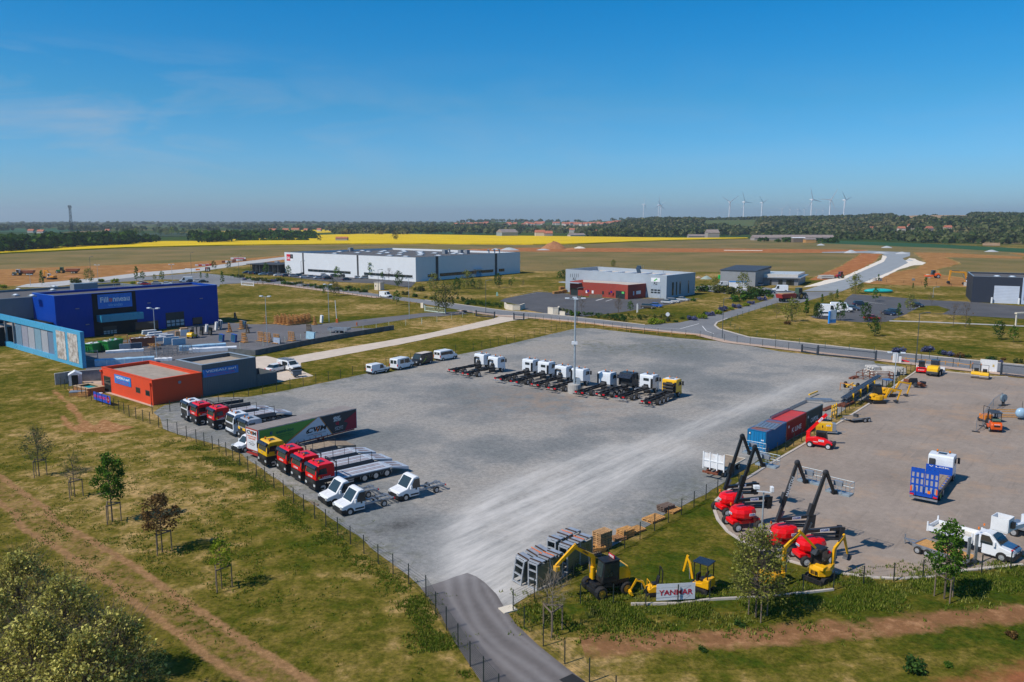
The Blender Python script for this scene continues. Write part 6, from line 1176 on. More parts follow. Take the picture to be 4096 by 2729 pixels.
cabin(r, -.6, .7, -.5, .5, 1.1, 2.1); bx(r, 'bucket', dsteel, 1.3, 1.8, -.9, .9, .1, .7)
r = thing('wheel_loader', 'yellow wheel loader with grey cab roof beside the red skid steer', 'loader', G(b6(840, 375)) + V((.7, 1.6, 0)), R(50))
for x in (1.0, -1.0):
    for s in (1, -1): wheel(r, x, s * .9, .55, .42)
B().prof([(-2.1, .7), (-.3, .7), (-.3, 1.9), (-1.6, 1.85), (-2.1, 1.5)], -.9, .9).obj('engine_cover', yellow, r, .1); bx(r, 'counterweight', dsteel, -2.25, -2.0, -.95, .95, .5, .95, .05); cabin(r, -.5, .7, -.65, .65, 1.2, 2.75, hatch_m); B().box(.7, 2.0, -.5, .5, .6, 1.2).obj('front_frame', greyp, r, .06); B().beam((.8, 0, 1.6), (2.7, 0, .8), .6, .25).obj('lift_arm', greyp, r); B().prof([(2.5, .3), (3.2, .25), (3.0, .6), (2.8, 1.2), (2.5, 1.2)], -1.1, 1.1).obj('bucket', whitep, r)
def roller():
    r = thing('road_roller', '', '')
    for x in (.8, -.8): B().cyl((x, -.7, .42), (x, .7, .42), .42, n=18).obj('drum', mat('drum_steel', (.25, .22, .2), .5, .5), r)
    B().prof([(-1.25, .7), (-.2, .6), (-.2, 1.2), (-1.15, 1.2)], -.7, .7).obj('rear_body', yellow, r, .06); B().prof([(.2, .6), (1.25, .7), (1.2, 1.15), (.2, 1.2)], -.7, .7).obj('front_body', yellow, r, .06); bx(r, 'platform', blackp, -.4, .5, -.65, .65, .6, 1.15); bx(r, 'seat', blackp, -.35, .05, -.3, .3, 1.25, 1.75, .05); bx(r, 'console', blackp, .15, .35, -.35, .35, 1.15, 1.7, .03)
    B().tube([(-.5, -.6, 1.2), (-.5, -.6, 2.5), (-.5, .6, 2.5), (-.5, .6, 1.2)], .04, 6).obj('roll_hoop', blackp, r); B().cyl((-.5, .6, 2.5), (-.5, .6, 2.7), .06, n=6).obj('beacon', orange_l, r); return r
kr = Kind(roller); kr.put(G(b6(1405, 398)) + V((.5, .9, 0)), R(55), 'yellow tandem road roller, left one by the white panel', 'roller', 'yellow road rollers'); kr.put(G(b6(1525, 415)) + V((.5, .9, 0)), R(55), 'yellow tandem road roller, right one with roll hoop by the gate', 'roller', 'yellow road rollers')
def forklift(c, label, loc, h, sc=1, tankc=None):
    r = thing('forklift', label, 'forklift', loc, h); r.scale = (sc,) * 3; B().prof([(-1.2, .35), (-1.25, .9), (-1.0, 1.15), (-.3, 1.2), (-.2, .7), (.7, .65), (.75, .3)], -.55, .55).obj('body', c, r, .08); rops(r, -.75, .55, -.48, .48, 1.1, 2.1, blackp, dsteel); bx(r, 'seat', blackp, -.45, .05, -.25, .25, 1.15, 1.6, .05)
    m = B()
    for s in (1, -1): m.box(.8, .95, s * .35 - .06, s * .35 + .06, .15, 2.2)
    m.box(.8, .93, -.3, .3, 2.08, 2.19); m.obj('mast', dsteel, r)
    for s in (1, -1): bx(r, 'fork', blackp, .95, 1.9, s * .25 - .06, s * .25 + .06, .08, .14)
    for x in (.6, -.75):
        for s in (1, -1): wheel(r, x, s * .5, .3, .22, n=12)
    if tankc: B().cyl((-.85, -.4, 1.35), (-.85, .4, 1.35), .18, n=10).obj('gas_bottle', tankc, r); letter(r, 'MANITOU', ink_w, (-1.26, 0, .95), (0, -1, 0), (0, 0, 1), .6, .1, .02); bx(r, 'grille', ink_k, -1.27, -1.24, -.3, .3, .7, .85)
    return r
forklift(pm((.72, .10, .01), 'plant_orange'), 'orange forklift seen from behind beside the wire fence panels', G(b6(1685, 1150)) + V((.2, 1.0, 0)), R(75), 1.2, mat('bottle_green', (.08, .14, .1), .5)); forklift(yellow, 'yellow forklift between stacked frames in the workshop yard', G(a1(1995, 1060)) + V((0, 1.2, 0)), R(80), 1.25)
r = thing('site_dumper', 'orange and grey dumper parked just behind the orange forklift', 'dumper', G(b6(1590, 1060)) + V((1.1, 2.0, 0)), R(10))
for x in (.7, -.7):
    for s in (1, -1): wheel(r, x, s * .7, .4, .3, palerim)
B().box(-1.1, .1, -.6, .6, .5, 1.2).obj('body', pm((.75, .22, .01), 'dumper_orange'), r, .06); B().prof([(.1, .8), (1.2, .9), (1.5, 1.6), (.1, 1.5)], -.75, .75).obj('skip', greyp, r, .04); B().tube([(-.5, -.5, 1.2), (-.5, -.5, 2.3), (-.5, .5, 2.3), (-.5, .5, 1.2)], .04, 5).obj('roll_hoop', blackp, r)
# far site machines
def tractor(label, loc, h, c, trail=None, sc=1.1, cabc=None):
    r = thing('tractor', label, 'tractor', loc, h); r.scale = (sc,) * 3
    for s in (1, -1): wheel(r, -.6, s * .9, .85, .5, mat('tractor_rim', (.45, .25, .05), .5)); wheel(r, 1.5, s * .85, .6, .4, None)
    B().prof([(-.2, .8), (2.1, .8), (2.2, 1.4), (1.9, 1.65), (-.2, 1.75)], -.45, .45).obj('bonnet', c, r, .06); cabin(r, -1.1, .3, -.65, .65, 1.2, 2.85, cabc or c); B().box(-1.2, .2, -.35, .35, .6, 1.2).obj('body', chas, r)
    return r
def tipping(label, loc, h, c, sc=1.15):
    r = thing('tipping_trailer', label, 'trailer', loc, h); r.scale = (sc,) * 3; B().prof([(-2.6, 1.1), (2.4, 1.1), (2.7, 2.2), (-3.0, 2.2)], -1.15, 1.15).obj('body', c, r, .03); B().prof([(-2.9, 2.0), (2.6, 2.0), (2.0, 2.35), (-2.2, 2.35)], -1.0, 1.0).obj('load', mat('earth_load', (.35, .2, .1), .95), r); bx(r, 'chassis', chas, -2.5, 3.6, -.3, .3, .75, 1.05)
    for x in (-1.2, -.1):
        for s in (1, -1): wheel(r, x, s * .95, .5, .4, mat('pale_rim2', (.5, .45, .35), .5))
    return r
tg = pm((.03, .18, .05), 'tractor_green'); trc = pm((.28, .09, .045), 'tip_rust')
tractor('grey green tractor with white roof at the left site edge', G(a1(185, 400)), R(185), pm((.12, .16, .12), 'old_green'), cabc=whitep); tipping('rusty tipping trailer behind the white roofed tractor', G(a1(290, 397)), R(185), trc)
tractor('bright green tractor with yellow wheels on the orange soil', G(a1(640, 375)), R(185), tg); tipping('rusty tipping trailer behind the bright green tractor', G(a1(760, 378)), R(185), trc)
tractor('red tractor parked by the concrete pipes beside the new road', G(a5(425, 952)), R(210), pm((.35, .02, .04), 'tractor_red'), sc=1.15); tractor('green tractor pulling the red trailer along the lane', G(a4(2085, 1165)), R(28), pm((.06, .1, .07), 'tractor_dark'), sc=1.35)
tipping('red tipping trailer behind the green tractor on the lane', G(a4(1945, 1195)), R(28), pm((.42, .035, .03), 'tip_red'), 1.25)
def big_exc(label, loc, h, sc, arms, c=None):
    c = c or pm((.72, .30, .02), 'site_orange'); r = thing('excavator', label, 'excavator', loc, h); r.scale = (sc,) * 3
    for s in (1, -1): track(r, -1.9, 1.9, s * 1.1, .6, .85)
    B().box(-1.9, 1.2, -1.3, 1.3, 1.05, 2.0).obj('body', c, r, .1); cabin(r, .1, 1.35, .3, 1.3, 1.2, 2.95, whitep); arm(r, arms, (.5, .4), c, y=-.2); bucket(r, (arms[3][0], -.2, arms[3][1]), 2., .2, chas); return r
big_exc('yellow crawler excavator digging between the two tractors', G(a1(545, 440)), R(170), .95, ((1, 1.6), (2.6, 4.4), (4.2, 4.2), (4.4, 1.5))); big_exc('white cabbed orange excavator partly hidden by the dark hall', G(a5(1780, 1020)), R(178), 1.25, ((1, 1.6), (1.6, 4.3), (6.6, 4.6), (7.0, 1.4)))
r = thing('soil_compactor', 'bright orange soil compactor on the bare earth', 'roller', G(a5(1400, 950)), R(176)); oc = pm((.85, .12, .01), 'vivid_orange'); r.scale = (1.25,) * 3
B().prof([(-2.6, .9), (-.3, .9), (-.2, 1.9), (-1.8, 2.1), (-2.7, 1.5)], -.85, .85).obj('engine_cover', oc, r, .12); B().prof([(.3, .7), (2.9, .7), (2.9, 1.2), (.3, 1.3)], -1.1, 1.1).obj('front_frame', oc, r, .06); B().cyl((1.8, -1.0, .75), (1.8, 1.0, .75), .75, n=20).obj('drum', mat('drum_clay', (.45, .36, .27), .8), r); cabin(r, -.5, .6, -.7, .7, 1.4, 3.0, hatch_m)
for s in (1, -1): wheel(r, -1.5, s * .85, .75, .5)
# containers and stock along the yard fence
def vribbed(name, col, pitch=.28): return ribbed(name, col, pitch, .5, 'x', .1, .8)
CA = R(49.6); cd = V((cos(CA), sin(CA), 0)); C0 = G(b5(475, 1213))
def container(label, off, L, col, roofm, txt=None, front=None):
    r = thing('shipping_container', label, 'container', C0 + cd * off, CA, 'containers along the yard fence'); W, Hh = 2.4, 2.6; m = vribbed(label.split()[0] + '_container', col); fr = pm(mul(col, .8), label.split()[0] + '_frame')
    B().box(.04, L - .04, .04, W - .04, .12, Hh - .06).obj('wall', m, r); b = B()
    for x in (0, L - .14):
        for y in (0, W - .14): b.box(x, x + .14, y, y + .14, 0, Hh)
    for y in (0, W - .12):
        for z in (0.001, Hh - .121): b.box(.14, L - .14, y, y + .12, z, z + .12)
    for x in (0, L - .12):
        for z in (.001, Hh - .121): b.box(x, x + .12, .14, W - .14, z, z + .12)
    b.obj('frame', fr, r); B().box(.12, L - .12, .12, W - .12, Hh - .06, Hh - .02).obj('roof', roofm, r)
    for s in (0, 1):
        d = B().box(-.0, .045, .16 + s * 1.06, 1.18 + s * 1.06, .14, Hh - .14).obj('door', pm(mul(col, 1.2), label.split()[0] + '_door'), r)
        for k in (.3, .75): B().cyl((-.02, .16 + s * 1.06 + k, .16), (-.02, .16 + s * 1.06 + k, Hh - .16), .025, n=5).obj('lock_rod', fr, d)
    if txt: letter(r, txt, ink_w, (L * .52, .035, Hh * .42), (1, 0, 0), (0, 0, 1), L * .48, .62, .015); plate(r, 'decal', ink_w, (L * .12, .035, Hh * .68), (1, 0, 0), (0, 0, 1), .35, .32, .008)
    return r
def striped(name, c1, c2, sc=(1, 6, 1)):
    m, t = newmat(name); N = NT(t); mp = N.n('ShaderNodeMapping'); mp.inputs['Scale'].default_value = sc; N.l(N.co(), mp.inputs[0]); N.out(N.ramp(N.noise(.9, 5, .6, mp.outputs[0]), [(.42, c1), (.56, c2)]), .6, 0); return m
r = container('blue shipping container with rust streaked roof at the near end', 0, 6.35, (.002, .15, .34), striped('rusty_blue_roof', (.06, .13, .3), (.25, .1, .06), (4, .4, 1)))
B().box(-.01, -.001, 1.9, 2.2, 1.95, 2.3).obj('decal', ink_k, r); B().box(-.02, -.011, 1.95, 2.15, 2.05, 2.25).obj('decal', ink_w, r); B().box(-.012, -.003, .3, .6, 1.4, 1.55).obj('decal', ink_w, r)
container('red shipping container with white lettering in the middle', 6.45, 6.7, (.30, .012, .02), mat('faded_red_roof', (.55, .05, .04), .55, 0, .12, .8, dirt=.3), 'K LINE')
container('dark green shipping container with grey roof at the far end', 13.25, 6.1, (.02, .06, .065), mat('grey_container_roof', (.30, .27, .24), .8, 0, .1, .8, dirt=.3), 'CAPITAL')
def item(name, label, cat, loc, h=0, group=None): return thing(name, label, cat, loc, h, group)
def on_c(x, y, z=2.6): return C0 + cd * x + V((-sin(CA), cos(CA), 0)) * y + V((0, 0, z))
r = item('perforated_sheet', 'perforated grey steel panel lying on the blue container roof', 'panel', on_c(2.9, 1.0), CA + .1); b = B(); b.box(-1.4, 1.4, -1.25, 1.25, .05, .13); o = b.obj('panel_frame', steel, r)
for i in range(7):
    for j in range(5): B().box(-1.25 + .37 * i, -1.02 + .37 * i, -1.1 + .46 * j, -.98 + .46 * j, .131, .136).obj('slot', mat('slot_dark', (.05, .06, .07), .6), r)
for x, L, lb in ((6.6, 6.5, 'red'), (13.3, 5.8, 'dark green')): r = item('steel_channel', f'pale steel channel lying along the {lb} container roof edge', 'beam', on_c(x, 2.25), CA); b = B(); b.box(0, L, -.12, .12, 0, .06); b.box(0, L, -.12, -.08, .061, .3); b.box(0, L, .08, .12, .061, .3); b.obj('channel', steel, r)
def beams(name, label, uv, h, n, L, m, w=.12, z=0, rows=1, cat='beams', sp=None, jit=.05):
    r = item(name, label, cat, G(uv), h); rn = random.Random(hash(label) % 999); sp = sp or w * 1.3
    for k in range(rows):
        for i in range(n):
            y = (i - n / 2) * sp; dx = rn.uniform(-jit, jit) * L; B().box(-L / 2 + dx, L / 2 + dx, y, y + w, z + k * w * 1.05 + .03, z + (k + 1) * w * 1.0 + .03).obj('bar', m, r)
    return r
beams('steel_bundle', 'grey steel profiles piled behind the dark green container', b5(1100, 600), R(-8), 6, 3.8, steel, .16, rows=2); beams('yellow_beam', 'yellow beam on top of the grey steel profiles', b5(1035, 545), R(48), 1, 3.4, yellow, .22, .4); beams('scrap_profiles', 'loose grey profiles scattered by the fence end', b5(1240, 610), R(20), 5, 2.2, steel, .14, rows=1, jit=.2)
beams('rusty_beams', 'rusty beams lying beside the dark green container', b5(1210, 695), R(46), 3, 4.2, rust, .2, jit=.12); beams('rusty_beams', 'rusty beams heaped against the fence under the steel rack', b5(1420, 650), R(46), 5, 4.0, rust, .18, rows=2, jit=.12)
r = item('yellow_frame', 'yellow steel rack with pegs behind the wire fence', 'rack', G(b5(1280, 790)), R(50)); b = B()
for x in (-.9, 0, .9): b.box(x - .07, x + .07, -.07, .07, 0, 1.9)
for z in (.3, .9, 1.5): b.box(-1.0, 1.0, -.06, .06, z, z + .12)
for x in (-.5, .5): b.box(x - .05, x + .05, -.4, .4, .1, .2)
b.obj('frame', yellow, r)
q0, q1 = G(b5(1505, 612)), G(b5(1755, 452)); r = item('pipe_rack', 'long yellow rack loaded with dark steel tubes', 'rack', q0, ang(q0, q1)); L = (q1 - q0).length
for k in range(4):
    x = L * k / 3; b = B(); b.box(x - .12, x + .12, -.12, .12, 0, 1.95); b.box(x - .08, x + .08, -.8, .119 - .24, 1.8, 1.95); b.box(x - .08, x + .08, -.1, 1.2, .8, .92); b.box(x - .08, x + .08, -.1, 1.2, .26, .38); b.obj('post', yellow, r)
tubem = mat('tube_steel', (.09, .11, .14), .45, .4, dirt=.2)
for z, n in ((.5, 4), (1.05, 4), (2.08, 3)):
    for k in range(n): y = (.15 if z < 2 else -.7) + .27 * k; B().cyl((-3.2 + .3 * (k % 2), y, z), (L + .8 + .2 * (k % 3), y, z), .13, n=8).obj('tube', tubem, r)
r = item('tube_trailer', 'yellow two wheeled pole trailer in front of the rusty frames', 'trailer', G(b5(1480, 462)) + V((.2, .4, 0)), R(50)); B().beam((-2.2, 0, .7), (1, 0, .8), .25, .2).obj('pole', yellow, r); B().beam((-.3, -.8, .7), (-.3, .8, .7), .2, .2).obj('axle', yellow, r)
for s in (1, -1): wheel(r, .2, s * 1.0, .55, .35, rust)
b = B(); b.box(-2.6, -2.5, -1, 1, 1.2, 1.32)
for y in (-1, .92): b.box(-2.6, -2.5, y, y + .08, 0, 1.2)
b.obj('trestle', mat('trestle_orange', (.5, .2, .05), .6), r)
def frame_box(label, uv, h, l, w, z, m, name='storage_rack', cat='rack', shelves=1, t=.09):  # open frame of posts and rails; plain rusty frames by default
    r = item(name, label, cat, G(uv), h); b = B()
    for x in (-l / 2, l / 2):
        for y in (-w / 2, w / 2): b.box(x - t / 2, x + t / 2, y - t / 2, y + t / 2, 0, z)
    b.obj('posts', m, r)
    for k in range(shelves + 1):
        zz = z * (.25 + .75 * k / max(1, shelves)) - t; q = B()
        for y in (-w / 2, w / 2): q.box(-l / 2 + t / 2, l / 2 - t / 2, y - t / 3, y + t / 3, zz, zz + t)
        for x in (-l / 2, l / 2): q.box(x - t / 3, x + t / 3, -w / 2 + t / 2, w / 2 - t / 2, zz, zz + t)
        q.obj('rail', m, r)
    return r
frame_box('rusty steel frame with tall uprights beside concrete blocks', b5(1620, 335), R(48), 3.2, 1.2, 1.3, rust); frame_box('rusty steel box frame below the concrete blocks', b5(1840, 352), R(0), 3.4, 1.5, 1.4, rust, shelves=2); beams('rusty_beams', 'short rusty girder lying alone in front of the frames', b5(1510, 335), R(45), 2, 2.6, rust, .3)
def blocks(label, uv, h, nx, nz, m, name='concrete_blocks'):
    r = item(name, label, 'blocks', G(uv), h); rn = random.Random(5)
    for k in range(nz):
        for i in range(nx): T = Matrix.Rotation(rn.uniform(-.15, .15), 4, 'Z'); B().prof([(-1, 0), (1, 0), (.9, .3), (-.9, .3)], -.22, .22, Matrix.Translation((rn.uniform(-.2, .2), (i - nx / 2) * .5, .32 * k)) @ T).obj('block', m, r)
cb = mat('pale_concrete', (.52, .49, .45), .9, 0, .2, 2)
blocks('pale concrete blocks piled high, left heap by the fence', b5(1735, 285), R(10), 5, 5, cb); blocks('pale concrete blocks piled low, middle heap by the fence', b5(1815, 300), R(-5), 6, 3, cb); blocks('grey concrete kerbs stacked beside the yard lamp', b5(2000, 285), R(80), 5, 4, conc)
r = item('concrete_ring', 'pale rounded concrete trough lying between block heaps', 'block', G(b5(1910, 300)), R(0)); B().loft([[V((x, 1.0 * cos(pi * i / 8), .3 + 1.4 * sin(pi * i / 8))) for i in range(9)] + [V((x, .8 * cos(pi * i / 8), .3 + 1.15 * sin(pi * i / 8))) for i in range(8, -1, -1)] for x in (-1.3, 1.3)]).obj('trough', cb, r)
for i, (c, s, h) in enumerate((((2130, 400), 1.6, .4), ((2215, 405), 2.0, 1.6), ((2230, 440), 1.5, 2.5), ((2290, 445), 1.7, 3.3), ((2330, 425), 1.5, .8))):
    r = item('excavator_bucket', ['dusty brown bucket beside the yard lamp', 'big black bucket on top of the bucket heap', 'black bucket lying in front of the heap', 'rusty wide bucket at the heap front', 'black bucket at the right end of the heap'][i], 'bucket', G(b5(*c)), h, 'loose excavator buckets'); bucket(r, (0, 0, .55 * s), s, .3 * i, [rust, chas, dsteel, rust, chas][i])
r = item('car_trailer', 'galvanised flat trailer with small bucket on its bed', 'trailer', G(b5(1560, 850)) + V((0, .5, 0)), R(198)); bx(r, 'bed', deckw, -1.6, 1.5, -.9, .9, .5, .6); b = B(); b.beam((1.5, .5, .5), (2.7, 0, .5), .1, .1); b.beam((1.5, -.5, .5), (2.7, 0, .5), .1, .1)
for s in (1, -1): b.box(-1.6, 1.5, s * .93 - .04, s * .93 + .04, .45, .68)
b.obj('frame', steel, r)
for x in (-1.25, -.55):
    for s in (1, -1): wheel(r, x, s * 1.05, .33, .2, n=12)
r = item('excavator_bucket', 'small grey bucket carried on the flat trailer', 'bucket', G(b5(1535, 790), .6) , .5); bucket(r, (0, 0, .5), 1.0, 0, dsteel)
r = item('meter_cabinet', 'white meter cabinets beside the yard lamp and gate', 'cabinet', G(b5(2000, 152)), R(-10)); bx(r, 'cabinet', whitep, -.4, .4, -.3, .3, 0, 2.0, .03); bx(r, 'cabinet_small', whitep, .6, 1.1, -.25, .25, 0, 1.3, .03)
r = item('conduit_roll', 'red conduit lying by the white cabinets', 'pipe', G(b5(2065, 148)), 0); B().tube([(-1.4, 0, .2), (-.6, .3, .5), (.5, .2, .4), (1.6, -.3, .15)], .16, 6).obj('pipe', ink_r, r)
# timber cart with white headboard
r = item('flat_cart', 'timber flat cart with tall white headboard by the fence', 'trailer', G(c1(400, 640)), R(50)); r.location = G(c1(330, 660)) + V((1.2, 1.6, 0)); bx(r, 'bed', deckw, -1.8, 3.6, -1.15, 1.15, .95, 1.05); b = B()
for s in (1, -1): b.box(-1.8, 3.6, s * 1.15 - .04 + .04 * s, s * 1.15 + .04 + .04 * s, .9, 1.08)
b.box(3.6, 3.68, -1.2, 1.2, .9, 1.08); b.obj('edge', cream, r); rw = mat('rust_stained_white', (.74, .75, .76), .55, 0, .05, 1, dirt=.6, dcol=(.5, .3, .15)); hb = bx(r, 'headboard', rw, -1.95, -1.85, -1.25, 1.25, 1.0, 2.6)
b = B(); [b.box(-2.02, -1.951, y - .06, y + .06, .8, 2.75) for y in (-1.22, -.42, .42, 1.22)]; b.obj('headboard_post', whitep, r); bx(r, 'rail', whitep, -2.01, -1.951, -1.15, 1.15, 1.75, 1.85)
b = B(); [b.box(-2.6, 3.0, s * .5 - .06, s * .5 + .06, .6, .85) for s in (1, -1)]; b.box(-2.8, -2.6, -.9, .9, .6, .8); b.obj('chassis', rust, r)
for x in (-1.2, 2.4):
    for s in (1, -1): wheel(r, x, s * .9, .38, .28, None)
r = item('steel_table', 'grey steel frame table beside the timber cart', 'frame', G(c1(520, 640)), R(48)); b = B(); b.box(-.6, .6, -.4, .4, .9, .96); [b.box(x - .05, x + .05, y - .05, y + .05, 0, .9) for x in (-.5, .5) for y in (-.3, .3)]; b.obj('table_body', dsteel, r)
# galvanised frames bundled in the yard corner
brown_t = mat('dark_batten', (.06, .035, .025), .8); opan = mat('mirror_panel', (.24, .28, .27), .3, .7, .3, .5); silv = mat('bright_galvanised', (.46, .49, .53), .35, .4, .1, 3); strap = mat('orange_strap', (.9, .2, .03), .5)
def bundle(label, uv, h, L, w=.95, Hh=2.1, lean=0):
    r = item('steel_bundle', label, 'frames', G(uv), h, 'galvanised frame bundles by the yard gate'); T = Matrix.Rotation(lean, 4, 'X')
    for k in range(3):
        x = L * k / 2; b = B()
        for y in (0, w - .1): b.box(x - .06, x + .06, y, y + .1, 0, Hh, T)
        for z in (.05, Hh * .36, Hh * .68, Hh - .12): b.box(x - .055, x + .055, .1, w - .1, z, z + .1, T)
        b.obj('end_frame', silv, r)
    B().box(.06, L - .06, .02, .06, .15, Hh - .2, T).obj('side_panel', opan, r); B().box(.06, L - .06, w - .06, w - .02, .15, Hh - .2, T).obj('side_panel', opan, r)
    for k in range(3): B().box(L * (.03 + .34 * k), L * (.03 + .34 * k) + L * .26, -.06, w + .06, Hh + .01, Hh + .1, T).obj('top_cover', silv, r); B().box(L * (.08 + .34 * k), L * (.12 + .34 * k), -.08, w + .08, Hh + .101, Hh + .16, T).obj('batten', brown_t, r)
    B().box(L * .6, L * .63, -.09, w + .09, Hh + .165, Hh + .18, T).obj('strap', strap, r); return r
fa = R(47)
bundle('galvanised frame bundle standing square at the near corner', c3(470, 1142), fa, 3.0); bundle('galvanised frame bundle at the far end of the near row', c3(850, 935), fa, 3.2, Hh=2.2); bundle('galvanised frame bundle leaning at the near end of the back row', c3(265, 1080), fa, 3.0, Hh=2.1, lean=.18); bundle('galvanised frame bundle with bright strap in the back row', c3(700, 850), fa, 3.2, Hh=2.2)
# pallets
def pallet_mesh():
    b = B()
    for y in (-.36, 0, .36): b.box(-.6, .6, y - .05, y + .05, .025, .12)
    for i in range(7): x = -.6 + .187 * i; b.box(x, x + .11, -.4, .4, .121, .145)
    for x in (-.6, -.06, .48): b.box(x, x + .12, -.4, .4, 0, .024)
    return b
ORD = ['topmost', 'second from top', 'third from top', 'fourth from top', 'fifth from top', 'sixth from top', 'seventh from top', 'eighth from top', 'ninth from top', 'tenth from top', 'eleventh from top', 'twelfth from top']
PM = {}
def pallets(where, uv, h, n, m=wood, sc=1.5, z0=0, grp='wooden pallets along the lawn fence', tilt=0):
    rn = random.Random(len(where) + n)
    for k in range(n):
        if m.name not in PM: PM[m.name] = pallet_mesh().mesh('pallet', m)
        o = bpy.data.objects.new('pallet', PM[m.name]); COL.objects.link(o); p = G(uv); o.location = (p.x + rn.uniform(-.04, .04), p.y + rn.uniform(-.04, .04), z0 + .03 + .148 * sc * k); o.scale = (sc,) * 3; o.rotation_euler = (tilt, 0, h + rn.uniform(-.06, .06))
        tag(o, (f'pallet, {ORD[n - 1 - k]} of {n} in ' if n > 1 else 'single pallet ') + where, 'pallet', grp)
pallets('the tall stack beside steel frames', c3(1280, 610), R(40), 9, mat('old_pallet', (.44, .26, .12), .8, 0, .25, 4), 1.2); pallets('the low stack before the tall one', c3(1215, 648), R(20), 3, wood, 1.1); pallets('lying flat and grey before the low stack', c3(1165, 690), R(10), 1, wood_o, 1.1)
pallets('the middle stack by the fence', c3(1570, 455), R(35), 4, wood, 1.15); pallets('the small stack left of the middle one', c3(1485, 500), R(30), 2, mat('pallet_brown', (.38, .19, .08), .8), 1.0); pallets('leaning behind the middle stack', c3(1700, 390), R(40), 1, wood, 1.35, 0); pallets('lying flat alone by the fence', c3(1925, 250), R(45), 1, wood, 1.6); pallets('the dark weathered stack at the upper end', c3(2080, 130), R(38), 3, mat('dark_pallet', (.16, .11, .085), .85), 1.25); pallets('lying beside the dark weathered stack', c3(2165, 140), R(45), 1, wood, 1.3)
pallets('the left crate stack by the grey unit', a3(1625, 590), R(30), 4, wood, 1.6, grp='pallets by the trade unit'); pallets('the middle crate stack by the grey unit', a3(1670, 585), R(30), 4, wood, 1.6, grp='pallets by the trade unit'); pallets('the right crate stack by the grey unit', a3(1712, 580), R(30), 5, wood, 1.6, grp='pallets by the trade unit'); pallets('the tall back stack by the grey unit', a3(1690, 572), R(30), 9, wood, 1.6, grp='pallets by the trade unit')
# glass and frame yard behind the workshops
def rack_b(m):
    def f():
        r = thing('glazing_rack', '', ''); b = B()
        for y in (-.8, .8): b.box(-.7, .7, y - .06, y + .06, 0, .14)
        b.box(-.62, .62, -.7, .7, .141, .2); b.obj('base', m, r)
        q = B()
        for y in (-.75, -.25, .25, .75):
            q.beam((-.1, y, .2), (-.02, y, 2.2), .09, .09); q.beam((.55, y, .2), (.03, y, 2.2), .09, .09)
        q.obj('upright', m, r); c = B()
        for z in (.6, 1.1, 1.6, 2.1): c.box(-.09 + .03 * z, .0 + .03 * z, -.85, .85, z, z + .1); c.box(.5 - .2 * (z - .2) - .03, .56 - .2 * (z - .2) + .03, -.85, .85, z - .02, z + .07)
        c.obj('crossbar', m, r); return r
    return f
wr = Kind(rack_b(mat('rack_wood', (.50, .25, .075), .75, 0, .2, 4))); wo = Kind(rack_b(mat('rack_dark', (.16, .12, .08), .8)))
GR = 'wooden glazing racks in the workshop yard'; rn = random.Random(11)
for row in range(3):
    for i in range(8):
        p0 = a2(790 + 43 * i, 905 + 4.5 * i if i < 4 else 940 - 5.5 * i); p = G(p0); p = p + V((sin(.3) * row * -.0, row * 2.6, 0))
        wr.put(p + V((rn.uniform(-.15, .15), rn.uniform(-.3, .3), .025)), R(35 + rn.uniform(-6, 6)), f'wooden glazing rack in the big block, {["front", "middle", "back"][row]} row, {["first", "second", "third", "fourth", "fifth", "sixth", "seventh", "last"][i]} from left', 'rack', GR)
for c, lb, h, k in (((680, 900), 'standing alone behind the lamp post', 20, wr), ((1195, 915), 'with white wrapped panes right of the block', 30, wr), ((635, 1085), 'at the wall, leftmost of the wall group', 60, wr), ((705, 1095), 'at the wall behind the lamp post', 70, wr), ((800, 1110), 'at the wall with grey panes in it', 60, wr), ((955, 1085), 'at the wall, standing apart on the right', 65, wr), ((305, 990), 'tall one among the blue glass frames', 30, wr), ((460, 1100), 'beside the steel stillages', 50, wr), ((365, 868), 'dark one on the lawn edge', 10, wo), ((430, 960), 'loaded with blue glass', 40, wr), ((1135, 1000), 'dark one with pale blue panels', 50, wo), ((490, 1000), 'low one by the glass', 10, wo)): k.put(G(a2(*c)) + V((0, 0, .025)), R(h), 'wooden glazing rack ' + lb, 'rack', GR)
def panel(label, uv, h, w, z, m, lean=.18, n=1, name='glass_panel', frame=None, z0=.03):
    r = item(name, label, 'panel', G(uv), h); r.location.z = z0
    for k in range(n):
        T = Matrix.Translation((.12 * k, 0, .05)) @ Matrix.Rotation(lean, 4, 'Y'); b = B(); b.box(-.04, .04, -w / 2, w / 2, 0, z, T); b.obj('pane', m, r)
        if frame and k in (0, n - 1): q = B(); q.box(-.06, .06, -w / 2 - .08, -w / 2, -.02, z + .08, T); q.box(-.06, .06, w / 2, w / 2 + .08, -.02, z + .08, T); q.box(-.06, .06, -w / 2, w / 2, z, z + .08, T); q.box(-.06, .06, -w / 2, w / 2, -.06, 0, T); q.obj('frame', frame, r)
    return r
ice = mat('pale_blue_panel', (.30, .48, .60), .3, 0, .1); bg_ = glassy('blue_glass', (.02, .09, .16)); wp = mat('white_foil', (.76, .78, .8), .4, 0, .06, 1.5)
for c, lb, h, w, z, m, fr, n in (((1320, 1185), 'pale grey panel leaning in front of the rusty skip', -60, 2.6, 1.5, mat('pale_panel', (.42, .47, .50), .5), None, 2), ((1425, 1180), 'blue framed window leaning in front of the rusty skip', -60, 2.2, 1.5, bg_, mat('alu_frame', (.5, .55, .6), .4, .4), 1), ((1790, 1120), 'pale blue crate panel by the lamp post', -50, 3.2, 1.6, ice, whitep, 2), ((1870, 1125), 'pale blue crate panel with black board', -50, 2.8, 1.4, ice, whitep, 2)): panel(lb, a1(*c), R(h), w, z, m, .1, n, frame=fr)
